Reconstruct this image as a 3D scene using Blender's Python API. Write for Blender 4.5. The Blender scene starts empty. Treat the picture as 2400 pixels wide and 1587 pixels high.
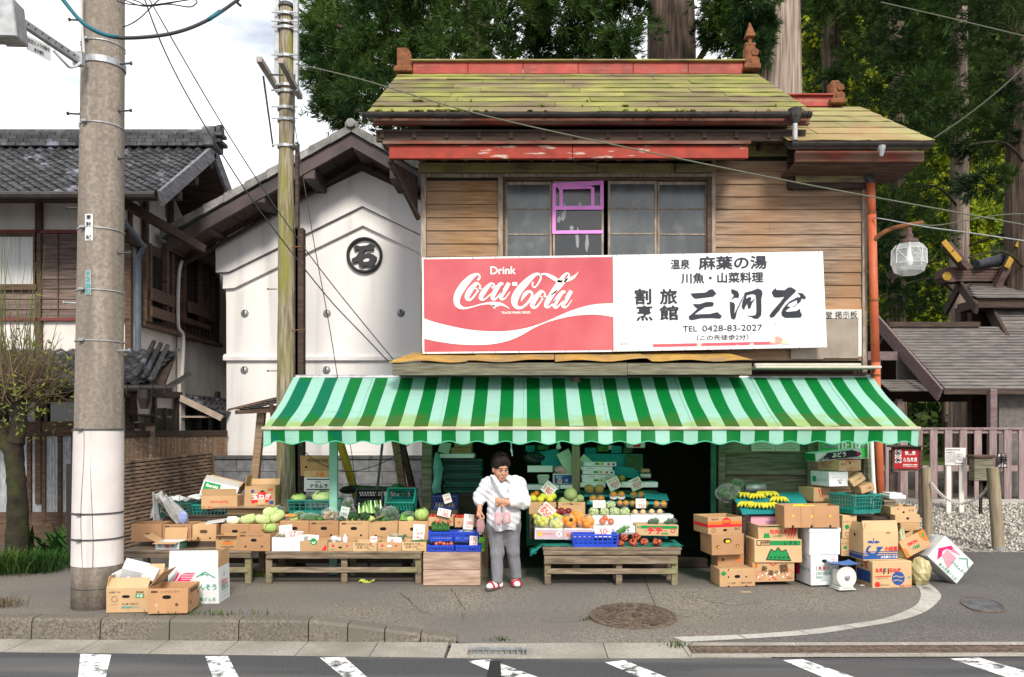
import bpy,math,random
import numpy as np
from mathutils import Vector,Matrix,Euler,Quaternion
sc=bpy.context.scene
COL=sc.collection
R=math.radians
rnd=random.Random(11)
nrg=np.random.default_rng(5)
# camera
CH=1.76
cam_d=bpy.data.cameras.new('camera')
cam_d.sensor_width=36.0
cam_d.lens=28.8
cam_d.shift_x=-30.0/2400
cam_d.shift_y=210.5/2400
cam_d.clip_start=0.1
cam_d.clip_end=2000
cam=bpy.data.objects.new('camera',cam_d)
cam.location=(0,0,CH)
cam.rotation_euler=(R(90),0,0)
COL.objects.link(cam)
sc.camera=cam
# sun, sky, exposure
SUN_EL,SUN_AZ=R(37),R(12)
sdir=Vector((math.sin(SUN_AZ)*math.cos(SUN_EL),-math.cos(SUN_AZ)*math.cos(SUN_EL),math.sin(SUN_EL)))
sun_d=bpy.data.lights.new('sun','SUN')
sun_d.energy=3.4
sun_d.angle=R(13)
sun_d.color=(1.0,0.93,0.82)
sun=bpy.data.objects.new('sun',sun_d)
sun.rotation_euler=(-sdir).to_track_quat('-Z','Y').to_euler()
sun.location=(10,-10,20)
COL.objects.link(sun)
w=bpy.data.worlds.new('World')
sc.world=w
w.use_nodes=True
nt=w.node_tree
nt.nodes.clear()
def wn(t):return nt.nodes.new(t)
out=wn('ShaderNodeOutputWorld');bg=wn('ShaderNodeBackground')
sky=wn('ShaderNodeTexSky');sky.sky_type='NISHITA';sky.sun_disc=False
sky.sun_elevation=SUN_EL;sky.sun_rotation=math.atan2(sdir.x,sdir.y)
sky.air_density=1.0;sky.dust_density=2.0;sky.ozone_density=1.0
tc=wn('ShaderNodeTexCoord');mp=wn('ShaderNodeMapping');mp.inputs['Scale'].default_value=(1.0,1.0,2.6)
mp.inputs['Location'].default_value=(0.3,0.2,0.15)
nz=wn('ShaderNodeTexNoise');nz.inputs['Scale'].default_value=2.3;nz.inputs['Detail'].default_value=9;nz.inputs['Roughness'].default_value=0.55
rp=wn('ShaderNodeValToRGB');rp.color_ramp.elements[0].position=0.24;rp.color_ramp.elements[1].position=0.47
mx=wn('ShaderNodeMixRGB');mx.inputs[2].default_value=(13.0,13.2,13.6,1)
nt.links.new(tc.outputs['Generated'],mp.inputs['Vector']);nt.links.new(mp.outputs[0],nz.inputs['Vector'])
nt.links.new(nz.outputs['Fac'],rp.inputs['Fac']);nt.links.new(rp.outputs['Color'],mx.inputs[0])
nt.links.new(sky.outputs[0],mx.inputs[1]);nt.links.new(mx.outputs[0],bg.inputs['Color'])
bg.inputs['Strength'].default_value=0.10
nt.links.new(bg.outputs[0],out.inputs['Surface'])
sc.view_settings.view_transform='Standard'
sc.view_settings.look='None'
sc.view_settings.gamma=1
sc.view_settings.exposure=0.22
sc.render.engine='CYCLES'
sc.cycles.max_bounces=6
sc.cycles.transparent_max_bounces=12
sc.cycles.use_denoising=True
# where things stand
F,CX,CY=1920.0,1230.0,1004.0
def P(px,py,Y):return Vector(((px-CX)/F*Y,Y,CH-(py-CY)/F*Y))
def gd(py,z=0.0):return(CH-z)*F/(py-CY)
class Crop:
 def __init__(s,x0,y0,k):s.x0,s.y0,s.k=x0,y0,k
 def __call__(s,x,y,Y):return P(s.x0+x/s.k,s.y0+y/s.k,Y)
 def m(s,d,Y):return d/s.k*Y/F
cA=Crop(150,1050,3.92);cB=Crop(500,1040,3.92);cC=Crop(950,1020,4.126)
cD=Crop(1200,1020,4.126);cE=Crop(1600,1000,3.92);cF=Crop(1850,1000,3.92)
cU=Crop(0,0,0.988)
# mesh helpers
def chbox(sx,sy,sz,c):
 x,y,z=sx/2,sy/2,sz/2
 if c<=0:
  v=[(i*x,j*y,k*z)for i in(-1,1)for j in(-1,1)for k in(-1,1)]
  return v,[(0,1,3,2),(4,6,7,5),(0,4,5,1),(2,3,7,6),(0,2,6,4),(1,5,7,3)]
 c=min(c,x*.45,y*.45,z*.45)
 v=[]
 for i in(-1,1):
  for j in(-1,1):
   for k in(-1,1):
    v+=[(i*x,j*(y-c),k*(z-c)),(i*(x-c),j*y,k*(z-c)),(i*(x-c),j*(y-c),k*z)]
 def ix(i,j,k,a):return 3*(((i+1)//2)*4+((j+1)//2)*2+(k+1)//2)+a
 f=[]
 for s in(-1,1):
  q=[ix(s,-1,-1,0),ix(s,1,-1,0),ix(s,1,1,0),ix(s,-1,1,0)];f.append(q if s>0 else q[::-1])
  q=[ix(-1,s,-1,1),ix(-1,s,1,1),ix(1,s,1,1),ix(1,s,-1,1)];f.append(q if s>0 else q[::-1])
  q=[ix(-1,-1,s,2),ix(1,-1,s,2),ix(1,1,s,2),ix(-1,1,s,2)];f.append(q if s>0 else q[::-1])
 for a in(-1,1):
  for b in(-1,1):
   q=[ix(a,b,-1,0),ix(a,b,1,0),ix(a,b,1,1),ix(a,b,-1,1)];f.append(q if a*b<0 else q[::-1])
   q=[ix(a,-1,b,0),ix(a,1,b,0),ix(a,1,b,2),ix(a,-1,b,2)];f.append(q if a*b>0 else q[::-1])
   q=[ix(-1,a,b,1),ix(1,a,b,1),ix(1,a,b,2),ix(-1,a,b,2)];f.append(q if a*b<0 else q[::-1])
   for k in(-1,1):
    q=[ix(a,b,k,0),ix(a,b,k,1),ix(a,b,k,2)];f.append(q if a*b*k>0 else q[::-1])
 return v,f
class MB:
 def __init__(s,M=None):s.v=[];s.f=[];s.M=M
 def add(s,v,f,M=None):
  n=len(s.v)
  for p in v:
   p=Vector(p)
   if M is not None:p=M@p
   if s.M is not None:p=s.M@p
   s.v.append(p)
  s.f+=[tuple(i+n for i in q)for q in f]
  return s
 def box(s,c,size,rot=None,ch=0.0):
  v,f=chbox(size[0],size[1],size[2],ch)
  M=Matrix.Translation(Vector(c))
  if rot is not None:M=M@(Euler(rot).to_matrix().to_4x4()if not isinstance(rot,Matrix)else rot)
  return s.add(v,f,M)
 def span(s,a,b,ch=0.0):
  a,b=Vector(a),Vector(b)
  return s.box((a+b)/2,[abs(b[i]-a[i])for i in range(3)],None,ch)
 def bar(s,p,q,w,h,ch=0.0,up=(0,0,1)):
  p,q=Vector(p),Vector(q);d=q-p;L=d.length;d.normalize()
  u=Vector(up)
  if abs(d.dot(u))>0.98:u=Vector((0,1,0))
  x=d.cross(u).normalized();z=x.cross(d)
  M=Matrix((x,d,z)).transposed().to_4x4();M.translation=(p+q)/2
  v,f=chbox(w,L,h,ch)
  return s.add(v,f,M)
 def tube(s,pts,r,n=8,cap=True,flat=1.0):
  pts=[Vector(p)for p in pts];m=len(pts)
  rs=r if isinstance(r,(list,tuple))else[r]*m
  v,f=[],[];u=None
  for i,p in enumerate(pts):
   d=(pts[min(i+1,m-1)]-pts[max(i-1,0)]).normalized()
   if u is None:u=d.orthogonal().normalized()if abs(d.z)>.9 else Vector((0,0,1)).cross(d).normalized()
   u=(u-d*u.dot(d)).normalized();w_=d.cross(u)
   for k in range(n):
    a=2*math.pi*k/n
    v.append(p+(u*math.cos(a)+w_*math.sin(a)*flat)*rs[i])
  for i in range(m-1):
   for k in range(n):
    f.append((i*n+k,i*n+(k+1)%n,(i+1)*n+(k+1)%n,(i+1)*n+k))
  if cap:f.append(tuple(range(n))[::-1]);f.append(tuple((m-1)*n+k for k in range(n)))
  return s.add(v,f)
 def lathe(s,prof,n=16,M=None,cap=True):
  v,f=[],[]
  for(r_,z)in prof:
   for k in range(n):
    a=2*math.pi*k/n;v.append((r_*math.cos(a),r_*math.sin(a),z))
  m=len(prof)
  for i in range(m-1):
   for k in range(n):f.append((i*n+k,i*n+(k+1)%n,(i+1)*n+(k+1)%n,(i+1)*n+k))
  if cap:f.append(tuple(range(n))[::-1]);f.append(tuple((m-1)*n+k for k in range(n)))
  return s.add(v,f,M)
 def prism(s,poly,y0,y1,M=None):
  n=len(poly)
  v=[(a,y0,b)for a,b in poly]+[(a,y1,b)for a,b in poly]
  f=[tuple(range(n)),tuple(range(2*n-1,n-1,-1))]
  f+=[(i,n+i,n+(i+1)%n,(i+1)%n)for i in range(n)]
  return s.add(v,f,M)
 def ball(s,c,r,seg=14,ring=9,M=None,bump=0.0,rg=None):
  if not isinstance(r,(tuple,list)):r=(r,r,r)
  g=rg or rnd;v,f=[],[]
  for i in range(ring+1):
   t=math.pi*i/ring
   for k in range(seg):
    a=2*math.pi*k/seg;q=1+(g.uniform(-bump,bump)if bump else 0)
    v.append(Vector((math.sin(t)*math.cos(a)*r[0]*q,math.sin(t)*math.sin(a)*r[1]*q,math.cos(t)*r[2]*q)))
  for i in range(ring):
   for k in range(seg):f.append((i*seg+k,(i+1)*seg+k,(i+1)*seg+(k+1)%seg,i*seg+(k+1)%seg))
  T=Matrix.Translation(Vector(c))
  return s.add(v,f,T if M is None else T@M)
 def quad(s,a,b,c,d):return s.add([a,b,c,d],[(0,1,2,3)])
 def grid(s,fn,nu,nv):
  v=[fn(i/nu,j/nv)for j in range(nv+1)for i in range(nu+1)]
  f=[(j*(nu+1)+i,j*(nu+1)+i+1,(j+1)*(nu+1)+i+1,(j+1)*(nu+1)+i)for j in range(nv)for i in range(nu)]
  return s.add(v,f)
 def mesh(s,name,mat,off=None,smooth=False):
  me=bpy.data.meshes.new(name)
  o=off or Vector((0,0,0))
  me.from_pydata([tuple(p-o)for p in s.v],[],s.f)
  if mat is not None:me.materials.append(mat)
  if smooth:me.polygons.foreach_set('use_smooth',[True]*len(me.polygons))
  me.update()
  return me
SPLIT={'post','corner_boards','purlin_end','clamp','folding_arm','mossy_boards','end_board','stay_rod','gable_beam','bargeboard','eave_boards','limb','bracket'}
def pieces(mb):
 """the separate pieces of a builder, one builder each"""
 par=list(range(len(mb.v)))
 def fd(i):
  while par[i]!=i:par[i]=par[par[i]];i=par[i]
  return i
 for f in mb.f:
  for q in f[1:]:par[fd(q)]=fd(f[0])
 g={}
 for f in mb.f:g.setdefault(fd(f[0]),[]).append(f)
 o=[]
 for fs in g.values():
  ids=sorted({i for f in fs for i in f});m={a:k for k,a in enumerate(ids)};n=MB();n.v=[mb.v[i]for i in ids];n.f=[tuple(m[i]for i in f)for f in fs];o.append(n)
 return o
def root_of(o):
 while o.parent is not None:o=o.parent
 return o
def link(name,me,parent=None):
 o=bpy.data.objects.new(name,me);COL.objects.link(o)
 if parent is not None:o.parent=parent
 return o
def part(parent,name,mb,mat,smooth=False,world=True,label=None):
 """one mesh under its thing; mb in world coordinates (the thing unrotated), or local when world is False"""
 off=root_of(parent).location if(parent is not None and world)else None
 if name in SPLIT:
  for q in pieces(mb)[1:]:link(name,q.mesh(name,mat,off,smooth),parent)
  mb=pieces(mb)[0]
 o=link(name,mb.mesh(name,mat,off,smooth),parent)
 if label:o['label']=label
 return o
def thing(name,label,cat,loc=(0,0,0),yaw=0.0,group=None,rot=None):
 o=bpy.data.objects.new(name,None);COL.objects.link(o)
 o.empty_display_size=0.1
 o.location=loc;o.rotation_euler=rot or(0,0,yaw)
 o['label']=label;o['category']=cat
 if group:o['group']=group
 return o
def solo(name,label,cat,mb,mat,loc=(0,0,0),group=None,smooth=False,world=True,rot=None):
 """a thing that is one mesh"""
 loc=Vector(loc)
 o=link(name,mb.mesh(name,mat,loc if world else None,smooth))
 o.location=loc
 if rot:o.rotation_euler=rot
 o['label']=label;o['category']=cat
 if group:o['group']=group
 return o
def struct(name,mb,mat,smooth=False,kind='structure'):
 o=link(name,mb.mesh(name,mat,None,smooth));o['kind']=kind
 return o
def fastmesh(name,V,Fa,mat,smooth=False):
 """numpy verts (n,3) and faces (m,k)"""
 me=bpy.data.meshes.new(name);n,k=Fa.shape
 me.vertices.add(len(V));me.vertices.foreach_set('co',np.ascontiguousarray(V,dtype=np.float32).ravel())
 me.loops.add(n*k);me.loops.foreach_set('vertex_index',Fa.astype(np.int32).ravel())
 me.polygons.add(n);me.polygons.foreach_set('loop_start',np.arange(0,n*k,k,dtype=np.int32))
 try:me.polygons.foreach_set('loop_total',np.full(n,k,dtype=np.int32))
 except Exception:pass
 if smooth:me.polygons.foreach_set('use_smooth',np.ones(n,dtype=bool))
 me.materials.append(mat);me.update(calc_edges=True);me.validate()
 return me
def dup(o,parent=None,**kw):
 c=o.copy();COL.objects.link(c)
 if parent is not None:c.parent=parent
 for ch in list(o.children):dup(ch,c)
 for k,v in kw.items():
  if k=='loc':c.location=v
  elif k=='rot':c.rotation_euler=v
  elif k=='scale':c.scale=v
  else:c[k]=v
 return c
_tx={}
def glyphs(body,size=1.0,bold=0.0,spacing=1.0):
 """text as verts, faces in x,y, centred; the built-in font"""
 k=(body,bold,spacing)
 if k not in _tx:
  c=bpy.data.curves.new('t','FONT');c.body=body;c.size=1;c.offset=bold;c.resolution_u=3;c.space_character=spacing
  c.space_line=1.0
  o=bpy.data.objects.new('t',c);COL.objects.link(o)
  dg=bpy.context.evaluated_depsgraph_get()
  me=bpy.data.meshes.new_from_object(o.evaluated_get(dg))
  v=[tuple(p.co)for p in me.vertices];f=[tuple(p.vertices)for p in me.polygons]
  bpy.data.objects.remove(o);bpy.data.curves.remove(c);bpy.data.meshes.remove(me)
  if v:
   mx_=[max(p[i]for p in v)for i in(0,1)];mn=[min(p[i]for p in v)for i in(0,1)]
   v=[(p[0]-(mx_[0]+mn[0])/2,p[1]-(mx_[1]+mn[1])/2,0)for p in v]
   _tx[k]=(v,f,mx_[0]-mn[0],mx_[1]-mn[1])
  else:_tx[k]=([],[],1,1)
 v,f,wd,ht=_tx[k]
 return[(p[0]*size,p[1]*size,0)for p in v],f,wd*size,ht*size
def text_on(mb,body,M,size=None,width=None,height=None,bold=0.0,spacing=1.0,squeeze=None):
 """add lettering to mb; M maps glyph x,y to the surface; width or height fit it"""
 v,f,a,b=glyphs(body,1.0,0.0,spacing)
 sx=sy=size or 1
 if width and height:sx,sy=width/a,height/b
 elif width:sx=sy=width/a
 elif height:sx=sy=height/b
 k=0
 for dx,dy in(((0,0),)if bold<.008 else((-1,0),(1,0),(0,1),(0,-1))):
  mb.add([((p[0]+dx*bold*.8)*sx,(p[1]+dy*bold*.8)*sy,k*2e-4)for p in v],f,M);k+=1
FRONT=Matrix.Rotation(R(90),4,'X')
def front_at(p,tilt=0.0):return Matrix.Translation(Vector(p))@Matrix.Rotation(tilt,4,'Y')@FRONT
def smooth_pts(pts,n=6,closed=False):
 """Catmull-Rom through tuples of any length"""
 o=[];m=len(pts)
 rng=range(m if closed else m-1)
 for i in rng:
  g=lambda j:pts[j%m]if closed else pts[max(0,min(m-1,j))]
  a,b,c,d=g(i-1),g(i),g(i+1),g(i+2)
  for k in range(n):
   t=k/n
   o.append(tuple(0.5*(2*b[q]+(c[q]-a[q])*t+(2*a[q]-5*b[q]+4*c[q]-d[q])*t*t+(3*b[q]-a[q]-3*c[q]+d[q])*t**3)for q in range(len(b))))
 if not closed:o.append(tuple(pts[-1]))
 return o
def ribbon(mb,pts,M,n=6):
 """brush stroke: (x,y,width) points smoothed, laid flat in x,y through M"""
 q=smooth_pts(pts,n);v=[];f=[]
 for i,(x,y,w_)in enumerate(q):
  a=q[max(0,i-1)];b=q[min(len(q)-1,i+1)]
  dx,dy=b[0]-a[0],b[1]-a[1];L=math.hypot(dx,dy)or 1
  nx,ny=-dy/L*max(w_,.01)/2,dx/L*max(w_,.01)/2
  v+=[(x+nx,y+ny,0),(x-nx,y-ny,0)]
  if i:f.append((2*i-2,2*i-1,2*i+1,2*i))
 mb.add(v,f,M)
 # materials
def mat(name,c1,c2=None,scale=8.0,stretch=(1,1,1),rough=0.75,bump=0.0,bscale=None,c3=None,d3=0.5,s3=1.5,st3=(1,1,1),soft3=0.12,island=0.0,obj=0.0,metal=0.0,spec=0.3,lo=0.35,hi=0.65,trans=0.0,tcol=None,coat=0.0,detail=6.0):
 m=bpy.data.materials.new(name);m.use_nodes=True
 t=m.node_tree;N=t.nodes;L=t.links
 b=N['Principled BSDF']
 b.inputs['Roughness'].default_value=rough;b.inputs['Metallic'].default_value=metal
 b.inputs['Specular IOR Level'].default_value=spec
 if coat:b.inputs['Coat Weight'].default_value=coat
 def rgb(c):return(c[0],c[1],c[2],1)
 tcn=N.new('ShaderNodeTexCoord')
 def noise(sc_,st,det=detail):
  mp_=N.new('ShaderNodeMapping');mp_.inputs['Scale'].default_value=st
  L.new(tcn.outputs['Object'],mp_.inputs['Vector'])
  q=N.new('ShaderNodeTexNoise');q.inputs['Scale'].default_value=sc_;q.inputs['Detail'].default_value=det
  L.new(mp_.outputs[0],q.inputs['Vector']);return q
 col=None
 c2=c2 or tuple(x*0.82 for x in c1)
 nz_=noise(scale,stretch)
 r_=N.new('ShaderNodeMapRange');r_.inputs[1].default_value=lo;r_.inputs[2].default_value=hi
 L.new(nz_.outputs['Fac'],r_.inputs[0])
 mxn=N.new('ShaderNodeMixRGB');mxn.inputs[1].default_value=rgb(c1);mxn.inputs[2].default_value=rgb(c2)
 L.new(r_.outputs[0],mxn.inputs[0]);col=mxn.outputs[0]
 if c3 is not None:
  n3=noise(s3,st3)
  r3=N.new('ShaderNodeMapRange');r3 .inputs[1].default_value=d3-soft3;r3 .inputs[2].default_value=d3+soft3
  L.new(n3 .outputs['Fac'],r3 .inputs[0])
  m3=N.new('ShaderNodeMixRGB');m3 .inputs[2].default_value=rgb(c3)
  L.new(r3 .outputs[0],m3 .inputs[0]);L.new(col,m3 .inputs[1]);col=m3 .outputs[0]
 if island or obj:
  hs=N.new('ShaderNodeHueSaturation')
  src=None
  if island:
   g=N.new('ShaderNodeNewGeometry');src=g.outputs['Random Per Island'];amt=island
  else:
   g=N.new('ShaderNodeObjectInfo');src=g.outputs['Random'];amt=obj
  rr=N.new('ShaderNodeMapRange');rr.inputs[3].default_value=1-amt;rr.inputs[4].default_value=1+amt
  L.new(src,rr.inputs[0]);L.new(rr.outputs[0],hs.inputs['Value']);L.new(col,hs.inputs['Color']);col=hs.outputs[0]
 L.new(col,b.inputs['Base Color'])
 if bump:
  nb=noise(bscale or scale*2,stretch,8)
  bp=N.new('ShaderNodeBump');bp.inputs['Strength'].default_value=bump;bp.inputs['Distance'].default_value=0.02
  L.new(nb.outputs['Fac'],bp.inputs['Height']);L.new(bp.outputs[0],b.inputs['Normal'])
 if trans:
  tr=N.new('ShaderNodeBsdfTranslucent');ms=N.new('ShaderNodeMixShader');ms.inputs[0].default_value=trans
  if tcol:tr.inputs[0].default_value=rgb(tcol)
  else:L.new(col,tr.inputs[0])
  o=N['Material Output']
  L.new(b.outputs[0],ms.inputs[1]);L.new(tr.outputs[0],ms.inputs[2]);L.new(ms.outputs[0],o.inputs['Surface'])
 return m
def clear_mat(name,tint=(1,1,1),base=0.04,rough=0.08):
 m=bpy.data.materials.new(name);m.use_nodes=True
 t=m.node_tree;N=t.nodes;L=t.links
 tr=N.new('ShaderNodeBsdfTransparent');tr.inputs[0].default_value=(*tint,1)
 gl=N.new('ShaderNodeBsdfPrincipled');gl.inputs['Base Color'].default_value=(.85,.87,.88,1);gl.inputs['Roughness'].default_value=rough
 lw=N.new('ShaderNodeLayerWeight');lw.inputs[0].default_value=0.35
 nz_=N.new('ShaderNodeTexNoise');nz_.inputs['Scale'].default_value=30
 ad=N.new('ShaderNodeMath');ad.operation='MULTIPLY_ADD';ad.inputs[1].default_value=0.30;ad.inputs[2].default_value=base
 ms=N.new('ShaderNodeMixShader')
 bp=N.new('ShaderNodeBump');bp.inputs['Strength'].default_value=0.5
 L.new(nz_.outputs['Fac'],bp.inputs['Height']);L.new(bp.outputs[0],gl.inputs['Normal'])
 L.new(lw.outputs['Facing'],ad.inputs[0]);L.new(ad.outputs[0],ms.inputs[0])
 L.new(tr.outputs[0],ms.inputs[1]);L.new(gl.outputs[0],ms.inputs[2])
 L.new(ms.outputs[0],N['Material Output'].inputs['Surface'])
 return m
def plain(name,c,rough=0.6,**k):return mat(name,c,tuple(x*.88 for x in c),rough=rough,**k)
# materials
m_asph=mat('pavement_asphalt',(.275,.235,.195),(.10,.085,.071),scale=58,rough=.92,bump=.6,bscale=150,c3=(.135,.127,.122),d3=.53,s3=.9,soft3=.22,detail=9,lo=.40,hi=.60)
m_road=mat('road_asphalt',(.082,.083,.087),(.035,.036,.04),scale=70,rough=.85,bump=.4,bscale=240,c3=(.11,.108,.106),d3=.56,s3=.7,st3=(.35,3.5,1),soft3=.1,detail=6)
m_conc=mat('kerb_concrete',(.215,.185,.15),(.085,.073,.06),scale=46,rough=.92,bump=.5,bscale=130,c3=(.13,.12,.10),d3=.56,s3=3,island=.10)
m_concl=mat('gutter_concrete',(.38,.35,.31),(.25,.23,.20),scale=55,rough=.92,bump=.4,bscale=140,c3=(.2,.19,.155),d3=.58,s3=1.5,island=.10)
m_strip=mat('edging_concrete',(.40,.385,.35),(.30,.29,.265),scale=40,rough=.9,bump=.25,island=.08)
m_gravel=mat('gravel_stone',(.36,.33,.29),(.06,.055,.05),scale=17,rough=.95,bump=1.0,bscale=17,lo=.42,hi=.62,detail=3)
m_earth=mat('earth',(.12,.10,.075),(.07,.06,.045),scale=4,rough=1)
m_iron=mat('manhole_iron',(.16,.115,.085),(.08,.06,.05),scale=20,rough=.8,bump=.3,metal=.2,island=.28)
m_steel=mat('galvanised_steel',(.42,.43,.44),(.28,.29,.30),scale=14,rough=.5,metal=.55)
m_dsteel=mat('dark_steel',(.10,.10,.105),(.05,.05,.055),scale=14,rough=.55,metal=.4)
m_black=plain('black_rubber',(.012,.012,.014),.6)
m_dark=plain('dark_hollow',(.008,.008,.008),1.0)
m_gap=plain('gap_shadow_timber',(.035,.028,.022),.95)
m_wgrey=mat('weathered_plank',(.36,.27,.20),(.135,.09,.064),scale=2.2,stretch=(1.2,10,16),rough=.85,bump=.35,island=.22,c3=(.33,.18,.085),d3=.55,s3=.8,lo=.3,hi=.7,soft3=.2)
m_wwarm=mat('warm_plank',(.44,.255,.115),(.20,.10,.042),scale=2.2,stretch=(1.2,10,16),rough=.8,bump=.35,island=.22,c3=(.27,.20,.15),d3=.54,s3=1.2,soft3=.2,lo=.3,hi=.7)
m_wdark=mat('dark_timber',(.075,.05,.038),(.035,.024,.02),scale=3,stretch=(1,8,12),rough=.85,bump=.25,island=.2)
m_wbrown=mat('brown_timber',(.125,.078,.054),(.06,.036,.026),scale=3,stretch=(1.5,8,12),rough=.85,bump=.3,island=.18)
m_wpost=mat('post_timber',(.30,.24,.18),(.15,.115,.085),scale=3,stretch=(12,12,1),rough=.85,bump=.35,island=.15,c3=(.20,.20,.10),d3=.62,s3=2)
m_wbench=mat('bench_timber',(.235,.18,.13),(.10,.074,.05),scale=3,stretch=(1.4,9,12),rough=.85,bump=.35,island=.18,c3=(.19,.18,.09),d3=.62,s3=2.5)
m_wcrate=mat('crate_timber',(.47,.345,.265),(.27,.175,.125),scale=2.4,stretch=(1.2,8,12),rough=.8,bump=.3,island=.12)
m_wmoss=mat('mossy_board',(.30,.24,.13),(.14,.11,.065),scale=3,stretch=(1,5,7),rough=.9,bump=.4,island=.15,c3=(.30,.29,.08),d3=.55,s3=2.2)
m_wgreen=mat('green_grey_board',(.20,.185,.135),(.09,.08,.055),scale=2.4,stretch=(1.2,9,14),rough=.85,bump=.35,island=.18)
m_red=mat('red_painted_tin',(.34,.042,.03),(.22,.032,.022),scale=5,rough=.55,bump=.15,c3=(.30,.12,.08),d3=.66,s3=4,st3=(1,4,6),island=.12)
m_redw=mat('flaking_red_board',(.32,.03,.012),(.22,.022,.011),scale=6,rough=.6,bump=.2,c3=(.42,.33,.27),d3=.63,s3=5,st3=(.7,3,3.5),soft3=.03)
m_redb=mat('worn_red_fascia',(.19,.04,.022),(.085,.03,.02),scale=3,stretch=(1,4,6),rough=.75,bump=.3,c3=(.17,.10,.07),d3=.52,s3=2,st3=(1,4,4))
m_moss=mat('mossy_roof_sheet',(.255,.255,.062),(.17,.165,.052),scale=2.4,rough=.95,bump=.4,bscale=50,c3=(.155,.118,.068),d3=.53,s3=1.3,st3=(.8,1.6,1.6),soft3=.1,island=.22)
m_moss2=mat('olive_roof_sheet',(.29,.26,.11),(.22,.185,.08),scale=2.5,rough=.95,bump=.35,bscale=50,c3=(.30,.17,.085),d3=.6,s3=1.3,island=.15)
m_ochre=mat('ochre_tin',(.46,.28,.06),(.34,.19,.045),scale=6,rough=.9,bump=.4,bscale=40,c3=(.25,.17,.08),d3=.57,s3=2.4)
m_gutter=mat('gutter_plastic',(.045,.038,.036),(.025,.022,.021),rough=.4)
m_rustf=mat('rusty_finial',(.22,.085,.035),(.12,.05,.025),scale=14,rough=.9,bump=.4)
m_orange=mat('orange_pipe',(.50,.125,.055),(.42,.10,.045),scale=7,rough=.5,island=.06)
m_plaster=mat('white_plaster',(.82,.795,.785),(.78,.755,.745),scale=1.3,rough=.9,bump=.05,c3=(.60,.585,.57),d3=.64,s3=1.1,st3=(3.2,3.2,.28),soft3=.1)
m_plast2=mat('grey_white_plaster',(.68,.64,.60),(.58,.545,.51),scale=2,rough=.9,c3=(.48,.45,.41),d3=.62,s3=1.3,st3=(2,2,.5))
m_tile=mat('grey_roof_tile',(.062,.062,.066),(.028,.028,.031),scale=9,rough=.55,bump=.25,c3=(.16,.16,.20),d3=.64,s3=2.5,soft3=.05,island=.4)
m_ktile=mat('storehouse_tile',(.26,.255,.245),(.14,.138,.132),scale=6,rough=.8,bump=.3,island=.2)
m_kbarge=mat('storehouse_bargeboard',(.095,.072,.072),(.05,.042,.044),scale=2.4,rough=.75,c3=(.12,.08,.08),d3=.62,s3=1.5)
m_blk=mat('concrete_block',(.20,.205,.215),(.125,.128,.137),scale=9,rough=.95,bump=.3,island=.12)
m_cope=mat('wall_coping',(.11,.11,.115),(.06,.06,.065),scale=9,rough=.95,bump=.3)
m_brick=mat('thin_brick',(.33,.225,.16),(.22,.145,.105),scale=5,rough=.9,bump=.3,island=.2,c3=(.085,.07,.058),d3=.60,s3=1.6,st3=(2,2,1))
m_mort=plain('mortar',(.03,.025,.021),.95)
m_pole=mat('pole_concrete',(.32,.275,.23),(.205,.172,.142),scale=28,rough=.9,bump=.3,bscale=90,c3=(.14,.12,.10),d3=.57,s3=1.6,st3=(5,5,.35),soft3=.2)
m_sheet=mat('pole_wrap_sheet',(.63,.575,.555),(.55,.505,.485),scale=3,rough=.6,bump=.05,c3=(.40,.38,.37),d3=.71,s3=2,st3=(6,6,.5))
m_wpole=mat('mossy_pole_timber',(.31,.26,.19),(.15,.12,.085),scale=4,stretch=(9,9,.8),rough=.9,bump=.5,c3=(.20,.195,.04),d3=.56,s3=2.2,st3=(3,3,.6),lo=.4,hi=.6)
m_glass=mat('frosted_pane',(.088,.098,.102),(.03,.036,.039),scale=1.6,stretch=(2.2,1,.8),rough=.16,spec=.8,bump=.05,bscale=60,lo=.3,hi=.7,c3=(.13,.135,.13),d3=.66,s3=5)
m_glassd=mat('dark_pane',(.02,.023,.025),(.012,.014,.016),rough=.12,spec=.8)
m_pink=plain('pink_tape',(.80,.27,.74),.5)
m_sash=mat('sash_timber',(.36,.30,.245),(.20,.155,.115),scale=3,stretch=(8,8,2),rough=.85,bump=.2,island=.15)
m_curt=mat('curtain_cloth',(.62,.62,.60),(.46,.47,.47),scale=2,stretch=(14,14,.5),rough=.9,lo=.3,hi=.7)
m_lace=mat('lace_curtain',(.42,.44,.46),(.27,.29,.31),scale=12,stretch=(2,2,.8),rough=.9)
m_white=plain('white_enamel',(.80,.80,.81),.35)
m_signw=mat('sign_white_enamel',(.72,.73,.745),(.67,.68,.70),scale=1.5,rough=.35,c3=(.70,.69,.66),d3=.7,s3=.9)
m_signr=mat('faded_red_enamel',(.49,.085,.105),(.43,.06,.08),scale=2.2,rough=.4,c3=(.53,.13,.14),d3=.57,s3=1.6,soft3=.2)
m_ink=mat('sign_ink',(.022,.026,.04),(.016,.019,.03),rough=.5)
m_signwp=plain('sign_white_paint',(.84,.825,.78),.45)
m_arrow=mat('faded_red_arrow',(.66,.10,.13),(.60,.08,.11),rough=.5,c3=(.80,.60,.50),d3=.63,s3=9,soft3=.02)
m_arrow2=mat('peeling_arrow_head',(.80,.52,.40),(.74,.30,.25),scale=12,rough=.6,lo=.5,hi=.6)
def paper(n,c):return plain(n,c,.8)
m_card=mat('cardboard',(.50,.315,.165),(.45,.275,.14),scale=5,rough=.85,bump=.04,obj=.12,c3=(.41,.25,.13),d3=.6,s3=2,st3=(.3,1,4))
m_cardb=mat('brown_cardboard',(.42,.235,.12),(.37,.20,.10),scale=5,rough=.85,bump=.04,obj=.12)
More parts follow.
